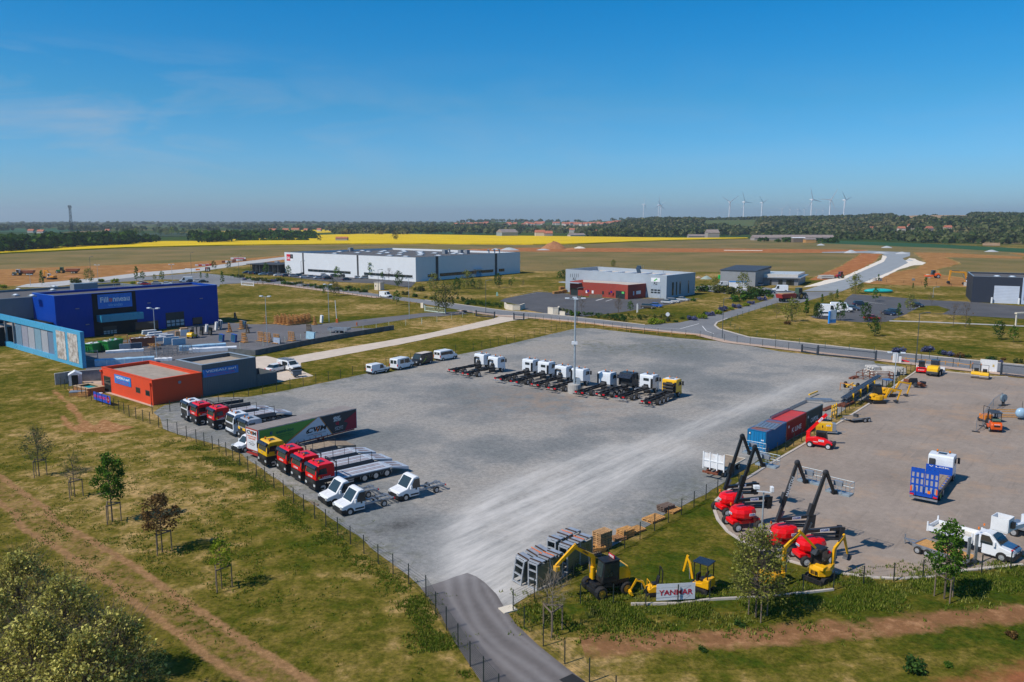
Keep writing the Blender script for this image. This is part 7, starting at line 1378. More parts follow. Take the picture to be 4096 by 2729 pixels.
for i, (x, y) in enumerate(((1560, 1010), (1620, 1030), (1680, 1050), (1740, 1060), (1600, 1060), (1660, 1085))):
    r = item('panel_stack', f'stack of pale blue door panels, {["back left", "back middle", "back right", "right end", "front left", "front right"][i]} of the pile', 'panels', G(a1(x, y)), R(40), 'pale blue panel stacks')
    for k in range(5): B().box(-1.7 + .05 * k, 1.7 - .03 * k, -.55, .55, .05 + .2 * k, .2 + .2 * k).obj('door_panel', ice if k % 2 else wp, r)
for c, lb, h, w, z, n in (((2100, 1020), 'dark framed glass on a stand beside the forklift', 35, 2.2, 1.9, 3), ((2190, 1020), 'black framed glass on a stand right of the forklift', 35, 2.4, 1.7, 3), ((2290, 960), 'white framed glass at the workshop corner', 30, 2.6, 2.2, 4)): panel(lb, a1(*c), R(h), w, z, glass, .12, n, frame=whitep if 'white' in lb else blackp)
for c, lb, h, w, z in (((215, 1090), 'blue taped glass stand, left one near the wall', 40, 2.2, 1.6), ((345, 1095), 'blue taped glass stand, right one near the wall', 40, 2.4, 1.7), ((440, 950), 'blue glass panes standing on a timber base', 45, 2.6, 1.8), ((160, 970), 'white wrapped panes by the workshop corner', 30, 2.0, 2.0), ((60, 990), 'grey wrapped panes by the workshop corner', 30, 2.0, 1.8)): panel(lb, a2(*c), R(h), w, z, bg_ if 'blue' in lb else wp, .12, 4, frame=mat('blue_tape', (.03, .1, .45), .5) if 'taped' in lb else steel)
panel('white foil wrapped stack on the right rack', a2(1262, 893), R(30), 1.6, 2.0, wp, .1, 4); panel('pale blue panels leaning on the dark rack', a2(1150, 1065), R(50), 3.0, 1.6, ice, .1, 3, frame=ice); panel('grey panes in the wall rack', a2(800, 1112), R(60), 2.0, 1.3, mat('grey_pane', (.3, .38, .5), .2), .1, 2)
for c, lb, L, h, w, z, m in (((1310, 1325), 'long blue wrapped package before the orange office', 10.5, 23, 1.3, 1.2, bluew), ((1310, 1260), 'long white topped package lying on the blue one', 7.0, 25, .9, .5, wp), ((2120, 1170), 'long white and blue package at the yard wall', 9.5, 27, 1.2, 1.0, bluew), ((2230, 1190), 'long package under crumpled white foil by the wall', 9.5, 20, 1.3, .8, wp), ((1700, 1290), 'low white package between the two office roofs', 3.6, 20, 1.0, .5, wp)):
    r = item('wrapped_package', lb, 'package', G(a1(*c)), R(h)); z0 = 1.2 if 'on the blue' in lb else .03; n = 9; rn = random.Random(L)
    B().loft([[V((L * (k / n - .5), y * w / 2, zz + (rn.uniform(0, .12) if zz > z0 + .2 else 0))) for y, zz in ((-1, z0), (1, z0), (1, z0 + z * .85), (.6, z0 + z), (-.6, z0 + z), (-1, z0 + z * .85))] for k in range(n + 1)]).obj('bundle', m, r)
    for k in range(3): x = L * (-.3 + .3 * k); B().box(x - .06, x + .06, -w / 2 - .02, w / 2 + .02, z0, z0 + z * .9).obj('strap', whitep, r)
gs = mat('stillage_steel', (.33, .34, .34), .5, .5)
for i, (x, y) in enumerate(((1555, 1225), (1625, 1240), (1700, 1225), (1760, 1240), (1810, 1215), (1900, 1225), (1960, 1210))): frame_box(f'empty galvanised stillage by the package wall, {["first", "second", "third", "fourth", "fifth", "sixth", "last"][i]} from left', a1(x, y), R(25), 1.8, 1.1, 1.7, gs, 'stillage', 'stillage', 2, .07)['group'] = 'empty galvanised stillages'
frame_box('light galvanised stillage beside the screen wall end', a1(960, 1290), R(25), 2.2, 1.4, 2.0, gs, 'stillage', 'stillage', 2, .08)
def skip(label, uv, h, L, W, Hh, m):
    r = item('waste_skip', label, 'skip', G(uv), h); b = B(); b.loft([[V((x, y, 0.15)) for x, y in ((-L / 2 + .3, -W / 2), (L / 2 - .3, -W / 2), (L / 2 - .3, W / 2), (-L / 2 + .3, W / 2))], [V((x, y, Hh)) for x, y in ((-L / 2, -W / 2), (L / 2, -W / 2), (L / 2, W / 2), (-L / 2, W / 2))]]); b.obj('body', m, r)
    q = B(); q.box(-L / 2 - .08, L / 2 + .08, -W / 2 - .1, -W / 2, Hh - .15, Hh + .1); q.box(-L / 2 - .08, L / 2 + .08, W / 2, W / 2 + .1, Hh - .15, Hh + .1); q.box(-L / 2 - .08, -L / 2, -W / 2, W / 2, Hh - .15, Hh + .1); q.box(L / 2, L / 2 + .08, -W / 2, W / 2, Hh - .15, Hh + .1); q.obj('rim', m, r)
    w_ = B(); rn = random.Random(L * 7)
    for k in range(14): T = Matrix.Translation((rn.uniform(-L * .4, L * .4), rn.uniform(-W * .4, W * .4), Hh + .05)) @ Matrix.Rotation(rn.uniform(0, 3), 4, 'Z') @ Matrix.Rotation(rn.uniform(-.4, .4), 4, 'X'); w_.mat(k % 2); w_.box(-.5, .5, -.25, .25, -.06, .06, T)
    kind(w_.obj('rubbish', [wood_o, wp], r), 'stuff')
    for s in (-1, 1): q = B(); q.beam((-L / 2 + .05, s * .4, .3), (-L / 2 - .12, s * .25, Hh * .7), .1, .1); q.obj('hook_arm', blackp, r)
    return r
gsk = mat('skip_green', (.015, .24, .05), .5, 0, .12, dirt=.25)
skip('green waste skip in front, nearest the screen wall', a1(1000, 1195), R(75), 4.2, 2.3, 1.9, gsk); skip('taller green waste skip with white sticker right beside it', a1(1165, 1180), R(75), 4.6, 2.4, 2.2, gsk); skip('rusty brown waste skip with ribbed sides', a1(1500, 1140), R(30), 5.2, 2.4, 2.0, mat('skip_rust', (.28, .085, .04), .7, 0, .2, 3, dirt=.3))
for i in range(9):
    r = item('wooden_frame', f'broken wooden frame in the heap by the rusty skip, {ORD[i]} of the heap', 'frame', G(a1(1600 + 12 * (i % 4), 1175 - 6 * (i // 3))), R(20 + 17 * i), 'broken frames heap'); r.location.z = .08 + .15 * (8 - i); r.rotation_euler.x = .25 * ((i % 3) - 1); b = B(); b.box(-1, 1, -.6, -.5, 0, .08); b.box(-1, 1, .5, .6, 0, .08); [b.box(x, x + .1, -.5, .5, .001, .079) for x in (-1, -.4, .3, .9)]; b.obj('slat', wood, r)  # loose broken frames of wooden slats, heaped up
frame_box('wooden frame stand between green and rusty skips', a1(1270, 1125), R(20), 2.6, 1.2, 2.3, wood, 'wooden_stand', 'stand', 2, .12)
r = item('carton_stack', 'white carton with brown top beside the forklift', 'carton', G(a1(1930, 1025)), R(30)); bx(r, 'carton', wp, -1, 1, -.8, .8, .05, 1.5); bx(r, 'lid', mat('cardboard', (.45, .28, .16), .8), -.9, .9, -.7, .7, 1.5, 1.9); bx(r, 'carton_small', mat('cardboard2', (.45, .28, .16), .8), -2.1, -1.1, -.5, .5, .05, 1.2)
r = item('flat_trailer', 'grey aluminium flat trailer parked behind the dark wall', 'trailer', G(a2(1450, 1000)) + V((0, .6, 0)), R(-12)); bx(r, 'bed', greyp, -2.6, 2.6, -1.1, 1.1, .75, .85); b = B(); b.box(-2.6, 2.6, -1.15, -1.1, .7, 1.25); b.box(-2.6, 2.6, 1.1, 1.15, .7, 1.25); b.box(-2.65, -2.6, -1.1, 1.1, .7, 1.25); b.box(2.6, 2.65, -1.1, 1.1, .7, 1.25); b.obj('drop_side', steel, r)
for x in (-.5, .4):
    for s in (1, -1): wheel(r, x, s * .8, .35, .22, n=12)
# pool, deck, shed, banner
r = item('garden_pool', 'raised timber clad pool with turquoise water', 'pool', (G(d1(1195, 780)) + G(d1(1410, 720))) / 2, R(14)); c0_ = G(d1(1180, 780)); c1_ = G(d1(1410, 740)); r.location = c0_; r.rotation_euler.z = ang(c0_, c1_); L = (c1_ - c0_).length; Wp = 4.6; hp = 1.0
b = B(); b.box(0, L, 0, .3, 0, hp); b.box(0, L, Wp - .3, Wp, 0, hp); b.box(0, .3, .3, Wp - .3, 0, hp); b.box(L - .3, L, .3, Wp - .3, 0, hp); b.obj('wall', mat('cedar_cladding', (.34, .16, .055), .7, 0, .2, 3), r); b = B(); [b.box(*q, hp + .001, hp + .06) for q in ((-.1, L + .1, -.1, .5), (-.1, L + .1, Wp - .5, Wp + .1), (-.1, .5, .5, Wp - .5), (L - .5, L + .1, .5, Wp - .5))]; b.obj('rim', mat('rim_timber', (.48, .33, .19), .7), r); B().box(.3, L - .3, .3, Wp - .3, .3, .72).obj('water', mat('pool_water', (.02, .36, .42), .08, 0, .08, .8), r)
r = item('pool_steps', 'wooden steps and grey lid beside the pool', 'steps', G(d1(1080, 790)), R(20)); [bx(r, 'step', wood, -.2 + .0 * k, 1.2, -.3 * k - .3, -.3 * k, 0, .72 - .22 * k) for k in range(3)]; bx(r, 'lid', greyp, -1.6, .9, .05, 1.6, .6, .72); bx(r, 'lid_box', wood, -1.6, .9, .06, 1.55, 0, .6)
sheet('deck_boards', [d1(900, 700), d1(1000, 690), d1(1090, 760), d1(1000, 790)], .04, wood)
r = item('garden_shed', 'small white garden shed with open door', 'shed', G(d1(1020, 635)), R(-62)); b = B(); b.box(-.9, .9, .9, 1.0, 0, 1.85); b.box(-.9, .9, -1.0, -.9, 0, 1.85); b.box(-.9, -.8, -.9, .9, 0, 1.85); b.box(.8, .9, -.9, -.55, 0, 1.85); b.box(.8, .9, .45, .9, 0, 1.85); b.obj('wall', whitep, r); bx(r, 'opening', ink_k, .7, .79, -.55, .45, .05, 1.8); b = B(); b.prof([(-1.05, 1.84), (0, 2.45), (1.05, 1.84)], -1.05, 1.05, Matrix.Rotation(R(90), 4, 'Z')); b.obj('roof', whitep, r); bx(r, 'door', mat('lilac_door', (.62, .58, .68), .5), .9, 1.7, .46, .52, .05, 1.8)
q0, q1 = G(d1(1275, 850)), G(d1(1500, 922)); r = item('banner', 'long blue banner with pink lettering and red disc on the fence', 'banner', q0 + V((-.05, -.1, .25)), ang(q0, q1)); L = (q1 - q0).length; bx(r, 'cloth', pm((.012, .09, .55), 'banner_blue'), 0, L, -.02, .02, 0, 1.25)
letter(r, 'SPAS - PISCINES', mat('pink_ink', (.75, .05, .25), .6), (L * .38, -.025, .65), (1, 0, 0), (0, 0, 1), L * .68, .45, .03); B().cyl((L * .87, -.04, .62), (L * .87, -.021, .62), .48, n=18).obj('disc', ink_r, r); letter(r, 'SPA', ink_w, (L * .87, -.045, .62), (1, 0, 0), (0, 0, 1), .6, .25)
sheet('patio', [d1(1090, 590), d1(1380, 585), d1(1420, 690), d1(1560, 760), d1(2050, 915), d1(2060, 940), d1(1500, 770), d1(1420, 750), d1(1390, 700), d1(1160, 625)], .035, pink)
r = item('pool_heater', 'white box on a pole by the orange office door', 'box', G(d1(1355, 785)), 0); bx(r, 'case', whitep, -.3, .3, -.2, .2, 0, .5, .03)
q0, q1 = G(c4(305, 905)), G(c4(686, 885)); r = item('banner', 'white banner with bold red lettering tied to the fence', 'banner', q0 + V((.0, -.12, .3)), ang(q0, q1)); L = (q1 - q0).length; hb_ = 1.28; bx(r, 'cloth', mat('banner_white', (.70, .71, .74), .6, 0, .04), 0, L * .57, -.02, .0, 0, hb_); bx(r, 'cloth', mat('banner_white2', (.66, .67, .71), .6, 0, .04), L * .571, L, -.02, .0, .0, hb_); kerbline([c4(60, 918), c4(523, 912), c4(838, 872), c4(1457, 842), c4(2065, 772)], .2, .18); letter(r, 'YANMAR', mat('banner_red', (.5, .006, .03), .6), (L * .5, -.022, hb_ * .47), (1, 0, 0), (0, 0, 1), L * .88, hb_ * .32, .02)
# wire fence panels and odds by the orange forklift
wm = mat('wire_grey', (.25, .28, .31), .5, .5)
q = [G(b6(1405, 1148)), G(b6(1500, 1068)), G(b6(1640, 870)), G(b6(1765, 775))]
for i in range(3):
    a_, b_ = q[i], q[i + 1]; r = item('mobile_fence', f'mobile wire fence panel by the forklift, {["nearest", "middle", "farthest"][i]} of three', 'fence panel', a_, ang(a_, b_), 'mobile wire fence panels'); L = (b_ - a_).length - .1; b = B();
    for p_, q_ in (((0, 0, .1), (0, 0, 2)), ((L, 0, .1), (L, 0, 2)), ((0, 0, .1), (L, 0, .1)), ((0, 0, 2), (L, 0, 2))): b.cyl(p_, q_, .03, n=5)
    b.obj('frame', wm, r); m_ = B()
    for k in range(1, int(L / .25)): m_.cyl((k * .25, 0, .1), (k * .25, 0, 2), .005, n=3, cap=False)
    for k in range(1, 7): m_.cyl((0, 0, .1 + .27 * k), (L, 0, .1 + .27 * k), .005, n=3, cap=False)
    m_.obj('mesh', wm, r)
    bx(r, 'foot', blackp, -.12, .12, -.45, .45, 0.03, .14)
r = item('water_tank', 'pale blue round tank standing on the asphalt at right', 'tank', G(b6(2025, 975)), 0); B().ball((0, 0, 1.0), .75, .6, .75, 14, 8).obj('tank', mat('tank_blue', (.30, .46, .60), .25, 0, .1), r, smooth=True); B().cyl((0, 0, 0), (0, 0, .5), .08, n=6).obj('stand', dsteel, r); B().cyl((.3, .3, 0), (.3, .3, 2.6), .03, n=5).obj('pole', dsteel, r)
r = item('cable_drum', 'grey blue round drum on a stand near the wire panels', 'drum', G(b6(1785, 778)), R(20)); B().cyl((0, -.15, 1.2), (0, .15, 1.2), .6, n=16).obj('drum', mat('drum_blue', (.20, .27, .31), .4), r); bx(r, 'stand', blackp, -.7, .7, -.3, .3, .03, .15); bx(r, 'post', dsteel, -.05, .05, -.2, .2, .15, 1.0)
frame_box('low timber frame behind the forklift', b6(1840, 935), R(-5), 3.4, 1.2, 1.0, wood, 'timber_crate', 'crate', 1, .14)  # a plain low frame of timber, open all round
r = item('white_hoarding', 'white corrugated hoarding beside the right gate', 'panel', G(b6(1470, 300)) + V((0, .3, 0)), ang(G(b6(1470, 300)), G(b6(1712, 322)))); L = (G(b6(1712, 322)) - G(b6(1470, 300))).length; bx(r, 'sheet', ribbed('white_corrugated', (.68, .69, .7), .25), 0, L, -.04, .04, 0, 2.3); bx(r, 'sign', mat('sign_tan', (.5, .38, .15), .6), L * .72, L * .83, -.06, -.041, 1.0, 1.45)
# gates
def gate(label, uvs, h, n=12, m=None):
    m = m or mat('gate_slate', (.03, .04, .055), .45); a_, b_ = G(uvs[0]), G(uvs[1]); r = item('sliding_gate', label, 'gate', a_, ang(a_, b_)); L = (b_ - a_).length; b = B(); b.box(0, L, -.05, .05, .1, .35); b.box(0, L, -.04, .04, h - .12, h); [b.box(x - .04, x + .04, -.04, .04, .35, h - .12) for x in (0.04, L - .04)]; b.obj('frame', m, r); k = int(L / .16); c = B(); [c.box(L * i / k - .012, L * i / k + .012, -.012, .012, .35, h - .12) for i in range(1, k)]; c.obj('bars', m, r)
    for x in (-.15, L + .15): bx(r, 'post', m, x - .13, x + .13, -.13, .13, 0, h + .35)
    return r
gate('long dark sliding gate between the gravel yard and the road', (b5(1100, 62), b5(1765, 128)), 1.75); gate('dark gate section left of the long sliding gate', (b5(910, 30), b5(1080, 58)), 1.3); gate('dark sliding gate at the right edge of the asphalt yard', (b6(1765, 355), (4300, 1535)), 2.0); gate('low dark gate beside the stone path entrance', (a3(800, 825), a3(985, 842)), 1.5)
gate('white mesh gate at the workshop lane', (a2(437, 500), a2(560, 510)), 1.6, m=whitep); gate('pale open gate beside the autumn coloured tree', (a3(265, 772), a3(470, 795)), 1.5, m=paleg); gate('dark narrow gate at the stone path end', (a3(1195, 862), a3(1290, 866)), 1.7)
# heaps of the building site
def heap(label, uv, rx, ry, h, m, seed=1, name='gravel_heap'):
    rn = random.Random(seed); b = B(); n = 22; p = G(uv); rings = []; rx, ry, h = rx * .42, ry * .42, h * .42
    for k in range(7):
        t = k / 6; rings.append([V((rx * (1 - t) ** .8 * cos(2 * pi * i / n) * (1 + .16 * NZ.noise(V((cos(2 * pi * i / n) * 1.5, sin(2 * pi * i / n) * 1.5, seed + t)))), ry * (1 - t) ** .8 * sin(2 * pi * i / n) * (1 + .16 * NZ.noise(V((i * .4, seed, t)))), h * t ** .85 * (1 + .2 * NZ.noise(V((i * .5, t * 3, seed * 2.)))) - .2)) for i in range(n)])
    b.loft(rings); o = b.obj(name, m, loc=p); return tag(o, label, 'heap', 'heaps on the building site')
gh = mat('heap_gravel', (.42, .44, .45), .95, 0, .1, .6); eh = mat('heap_earth', (.38, .17, .07), .95, 0, .2, .5, .2); wh = mat('heap_chalk', (.66, .6, .52), .95, 0, .1, .6)
heap('great brown earth mound before the yellow field', a3(1605, 118), 32, 18, 17, eh, 3, 'earth_heap'); heap('pale grey gravel heap behind the white factory, larger one', a3(1140, 135), 22, 12, 7, gh, 4); heap('small pale gravel heap behind the white factory', a3(1000, 131), 12, 8, 4, gh, 5); heap('low pale gravel heap left of the brown mound', a3(1500, 133), 18, 9, 3.5, gh, 6); heap('mixed rubble heap right of the brown mound', a3(1790, 128), 16, 8, 5, eh, 7, 'earth_heap'); heap('white chalk heap right of the brown mound', a3(1875, 115), 16, 8, 5, wh, 8); heap('low red soil heap behind the factory roof', a3(770, 132), 18, 8, 3.5, eh, 9, 'earth_heap')
heap('grey gravel heap at the left end of the new road top', a5(542, 686), 15, 9, 6.5, gh, 10); heap('long low gravel heap across the new road top', a5(850, 690), 20, 8, 3.5, gh, 11); heap('gravel heap at the right end of the new road top', a5(1080, 697), 15, 8, 5, gh, 12); heap('pale gravel heap standing in the green field', a5(917, 632), 15, 8, 5, gh, 13); heap('small gravel heap near the white roofed barn', a5(230, 606), 12, 7, 4.5, gh, 14); heap('gravel heap in the meadow at the far right', a5(2010, 673), 16, 8, 4.5, gh, 15); heap('gravel spill beside the new road bend', a5(1150, 768), 8, 5, 3, gh, 16); heap('pale green gravel heap beside the small grey hall', a4(1110, 958), 7, 5, 4.2, mat('heap_green', (.30, .36, .32), .95, 0, .1), 17); heap('brown sand heap beside the small grey hall', a4(1030, 948), 4, 3, 2.6, mat('heap_sand', (.4, .28, .2), .95), 18); heap('dug red soil heap at the left building site', a1(1450, 360), 20, 6, 3.2, eh, 19, 'earth_heap'); heap('low red soil heap beside the crawler excavator', a1(760, 412), 14, 4, 2.4, eh, 20, 'earth_heap')
r = item('bladder_tank', 'turquoise bladder tank lying on the grass', 'tank', G(a5(830, 1098)), R(-4)); B().ball((0, 0, .6), 5.6, 2.2, .95, 20, 8).obj('bladder', mat('turquoise_fabric', (.02, .42, .40), .35, 0, .06), r, smooth=True)
r = item('pipe_stack', 'stack of concrete pipes beside the red tractor', 'pipes', G(a5(280, 955)), R(15)); [B().cyl((-3.4, -1.4 + .95 * i + .47 * k, .5 + .8 * k), (3.4, -1.4 + .95 * i + .47 * k, .5 + .8 * k), .46, n=10).obj('pipe', conc, r) for k in range(2) for i in range(4 - k)]
for i, c in enumerate(((790, 980), (845, 980), (1745, 1030), (1785, 1030))): r = item('concrete_ring', f'concrete manhole ring at the site fence, {["first", "second", "third", "fourth"][i]} from left', 'ring', G(a5(*c)), 0, 'concrete manhole rings'); B().cyl((0, 0, 0), (0, 0, 1.5), .9, n=14).obj('ring', conc, r)
r = item('excavator_bucket', 'large loose excavator bucket on the orange earth', 'bucket', G(a5(1195, 975)), 1.0); bucket(r, (0, 0, 1.1), 2.0, .2, dsteel)
for i, (c, w) in enumerate((((2040, 300), 'first'), ((2080, 296), 'second'))): r = item('road_barrier', f'red and white road barrier row by the left site, {w} one', 'barrier', G(a1(*c)), R(20), 'red white road barriers'); [bx(r, 'segment', ink_r if k % 2 else whitep, 2 * k, 2 * k + 1.8, -.3, .3, 0, 1.0, .05) for k in range(4)]
for i, c in enumerate(((1960, 342), (2020, 347), (2065, 345))): r = item('road_barrier', f'low plastic barrier near the number sign, {["left", "middle", "right"][i]} one', 'barrier', G(a1(*c)), R(10), 'low barriers near the number sign'); bx(r, 'segment', whitep if i != 2 else orange_l, -1.3, 1.3, -.3, .3, 0, .9, .05)
for i, c in enumerate(((230, 265), (345, 248))): r = item('site_cabin', f'{["low", "white"][i]} stack of site blocks at the far left works', 'blocks', G(a2(*c)), R(10)); [bx(r, 'block', [rust, whitep, conc][k % 3], 2.2 * k, 2.2 * k + 2, -.8, .8, 0, 1.3) for k in range(4)]
r = item('traffic_sign_board', 'red and white arrow boards at the far left works', 'sign', G(a2(400, 245)), R(5)); bx(r, 'board', whitep, -5, 5, -.1, .1, 1.0, 2.3); bx(r, 'board_red', ink_r, -3, 4, -.12, -.101, 1.4, 2.0); b = B(); [b.box(x - .05, x + .05, -.05, .05, 0, 1) for x in (-4, 4)]; b.obj('post', dsteel, r)
r = item('tank_container', 'white and blue tank container behind the tree by the hall', 'container', G(a4(1440, 1060)), R(-10)); bx(r, 'box', whitep, -3.4, 3.4, -1.2, 1.2, 0, 2.8, .05); bx(r, 'band', pm((.02, .22, .6), 'band_blue'), -3.45, 3.45, -1.25, 1.25, 2.8, 3.1)
r = item('green_skip', 'bright green bin at the corner of the grey hall', 'bin', G(a4(1246, 962)), 0); bx(r, 'bin', mat('bin_green', (.01, .5, .08), .5), -.5, .5, -.45, .45, 0, 2.1, .1)
r = item('fibre_cabinet', 'pale green cabinet on the grass beside the forecourt', 'cabinet', G(a3(1015, 612)), 0); B().loft([[V((x * k, y * k, z)) for x, y in ((-.9, -.6), (.9, -.6), (.9, .6), (-.9, .6))] for k, z in ((.5, 0), (.3, 1.45))]).obj('cabinet', mat('cabinet_green', (.25, .42, .34), .6), r)
r = item('goalpost_frame', 'white height limit frame in front of dark car', 'frame', G(a4(385, 1310)), R(70)); b = B(); b.box(-.08, .08, -.08, .08, 0, 2.5); b.box(1.3, 1.46, -.08, .08, 0, 2.5); b.box(-.08, 1.46, -.08, .08, 2.5, 2.65); b.obj('frame', whitep, r)
r = item('timber_screen', 'grey slatted timber screen before the brick wall', 'screen', G(a3(2045, 633)), R(-8)); bx(r, 'slats', wood_o, -2.4, -.05, -.08, .08, 0, 1.3); bx(r, 'slats', wood_o, .05, 2.4, -.08, .08, 0, 1.3)
r = item('stone_slab', 'pale stone slab at the ramp edge by the gate post', 'slab', G(c6(1138, 622)), R(30)); bx(r, 'slab', cream, -.55, .55, -.45, .45, .0, .12)
r = item('wood_offcut', 'loose timber offcut by the left fence', 'timber', G(b2(385, 965)), R(-45)); bx(r, 'plank', wood_o, -.75, .75, -.12, .12, .03, .14)
# fences, rails and posts
def run(pts, sp):
    out = [pts[0]]
    for a, b in zip(pts, pts[1:]):
        L = (b - a).length; n = max(1, round(L / sp)); out += [a + (b - a) * i / n for i in range(1, n + 1)]
    return out
def fence(label, uvs, h=1.75, sp=2.5, m=None, wires=7, wr=.006, pw=.07, name='fence', kindw='mesh_panel', skip=(), rail=None):
    m = m or postm; P = [G(u) for u in uvs]; o = thing(name, label, 'fence', P[0]); pts = [p - P[0] for p in run(P, sp)]
    me = B().box(-pw / 2, pw / 2, -pw / 2, pw / 2, 0, h).mesh('post', m)
    for p in pts: q = bpy.data.objects.new('post', me); COL.objects.link(q); q.parent = o; q.location = p
    b = B()
    for a, c in zip(pts, pts[1:]):
        for k in range(wires): z = V((0, 0, h * (k + .5) / wires)); b.cyl(a + z, c + z, wr, n=3, cap=False) if not rail else b.beam(a + z + V((0, 0, h * .2)), c + z + V((0, 0, h * .2)), rail, rail * 1.4)
    b.obj(kindw, m, o); return o
WEST = [d1(820, 672), d1(990, 748), d1(1160, 822), d1(1535, 962), d1(1740, 1067), d1(2020, 1165), d1(2260, 1262), a6(235, 1135), a6(530, 1253), a6(785, 1356), a6(1000, 1466), b1(40, 1027), b1(300, 1197), b1(575, 1388), b2(90, 962), b2(395, 1182), b2(730, 1417), c6(28, 228), c6(290, 401), c6(437, 512)]
fence('dark mesh fence along the left side of the gravel yard', WEST, 1.7, 2.3, wr=.008)
fence('dark mesh fence along the left side of the asphalt ramp', [c6(437, 512), c6(522, 660), c6(612, 795), c6(712, 947), c6(815, 1107), c6(930, 1245), c6(1060, 1400)], 1.75, 2.4, wires=12, wr=.012)
fence('dark mesh fence behind the offices and the van row', [d1(2050, 1030), a6(118, 772), a6(628, 680), a6(880, 627), a6(1350, 532), a6(1790, 447), a6(2208, 367), a2(1213, 1527), a2(1470, 1475), a2(1945, 1345), a3(580, 1205), a3(765, 1185), a3(1275, 1078), a3(1580, 988), a3(1795, 935)], 1.7, 3.2)
fence('dark mesh fence along the road behind the gravel yard', [a3(1340, 862), a3(1580, 892), a3(1940, 930), a3(2320, 972), a4(325, 1522), (2800, 1352), (3000, 1380), b5(905, 22)], 1.7, 3.2)
fence('dark mesh fence between gravel yard and asphalt yard', [b5(2235, 238), b5(2130, 292), b5(1895, 450), b5(1665, 612), b5(1465, 702), b5(1315, 822), b5(900, 1078), b5(712, 1182), b5(505, 1312), c1(1005, 467), c1(770, 642), c1(510, 772), c1(375, 857), c1(230, 942), c1(80, 1032), c3(2110, 287), c3(1755, 497), c3(1360, 727), c3(922, 975), c3(430, 1252), c3(165, 1397)], 1.65, 2.6, wires=9, wr=.008)
fence('dark mesh fence in front of the lawn and the asphalt yard', [c3(590, 1300), c3(1008, 1300), c3(1420, 1305), c4(205, 932), c4(523, 912), c4(838, 872), c4(1148, 867), c4(1457, 842), c4(1762, 802), c4(2065, 772), c5(330, 730), c5(590, 702), c5(840, 677), c5(1095, 642), c5(1345, 627), c5(1595, 602), (4250, 2265)], 1.55, 4.0, wires=4)
fence('dark mesh fence along the right side of the asphalt ramp', [c6(1183, 632), c6(1277, 782), c6(1440, 932), c6(1624, 1082), c6(1835, 1240), c6(2060, 1400)], 1.6, 2.6, wires=5)
fence('dark mesh fence along the road behind the asphalt yard', [b6(560, 170), b6(640, 180), b6(865, 215), b6(1085, 245), b6(1320, 275), b6(1465, 300)], 1.7, 3.4)
fence('green fence round the lawn of the right car park', [a4(2130, 1165), a4(1850, 1240), a4(1490, 1345), a4(1315, 1430), a4(1460, 1520), a4(1830, 1600), (3300, 1395), (3600, 1425), (4096, 1470)], 1.5, 6., mat('fence_green', (.02, .075, .05), .55), 5)
fence('thin site fence along the bare earth at right', [a5(740, 985), a5(1280, 1015), a5(1755, 1045), (3890, 1152)], 1.6, 7, wires=4)
fence('thin green fence behind the trade unit and grey hall', [a3(1260, 265), a3(1700, 290), a4(300, 845), a4(700, 870), a4(1240, 905)], 1.6, 9, wires=4)
fence('pale post fence on the wall of the workshop lane', [a2(420, 1170), a2(890, 1110), a2(1210, 1050), a2(1510, 1012), a2(1705, 985), a2(1975, 945), a2(2320, 900), a3(225, 910), a3(540, 855), a3(765, 815)], 1.6, 5.5, paleg, 4)
fence('timber post rail along the pavement by the yard', [a3(1455, 872), a3(2035, 930), a4(310, 1510), (2800, 1350)], .75, 4, wood, 1, .05, .14, 'timber_rail', 'rail', rail=.09); fence('timber post rail along the pavement behind the asphalt yard', [b6(235, 140), b6(430, 155), b6(980, 205), b6(1335, 250)], .8, 3, wood, 1, .05, .14, 'timber_rail', 'rail', rail=.09)
fence('timber stake fence along the factory lane', [a2(600, 488), a2(1000, 520), a2(1500, 590), a2(1900, 655), a2(2330, 712), a3(320, 745)], .95, 3.6, mat('stake_brown', (.30, .17, .08), .8), 1, .02, .12, 'timber_rail', 'rail', rail=.05)
fence('pale mesh fence on the far side of the left lane', [a2(-100, 385), a2(440, 440)], 1.2, 3, paleg, 5); fence('green mesh fence beside the factory lane shrubs', [a2(1690, 560), a2(1800, 540)], 1.8, 3, mat('fence_teal', (.03, .14, .12), .6), 8, .03)
lampm = mat('lamp_steel', (.40, .46, .50), .45, .4); headm = mat('lamp_head', (.62, .66, .7), .4)
def lamp(label, uv, top, typ='double', m=None, w=.09, rz=0., h=None):
    h = h or rise(uv, top); m = m or lampm; o = thing('lamp_post', label, 'lamp post', G(uv), rz); b = B(); b.cyl((0, 0, 0), (0, 0, h), w, w * .6, 8); b.obj('pole', m, o)
    if typ == 'double':
        B().box(-1.0, 1.0, -.05, .05, h - .08, h).obj('cross_arm', m, o)
        for s in (1, -1): B().box(s * 1.0 - .35, s * 1.0 + .35, -.3, .3, h, h + .22).obj('lamp_head', headm, o, .04)
    elif typ == 'arm': B().tube([(0, 0, h - .05), (.6, 0, h + .15), (1.3, 0, h + .2)], .06, 5).obj('arm', m, o); B().box(1.1, 1.9, -.18, .18, h + .12, h + .3).obj('lamp_head', m, o, .04)
    return o
dkp = mat('lamp_dark', (.07, .09, .10), .5, .3)
o = lamp('tall lamp mast on round concrete base in the gravel yard', (2297, 1572), 1195, 'none', w=.19); h = rise((2297, 1572), 1195); B().cyl((0, 0, 0), (0, 0, 1.5), 1.05, n=20).obj('base', conc, o, .05); B().box(.3, .95, -.5, .2, 1.5, 2.4).obj('switch_box', lampm, o, .03)
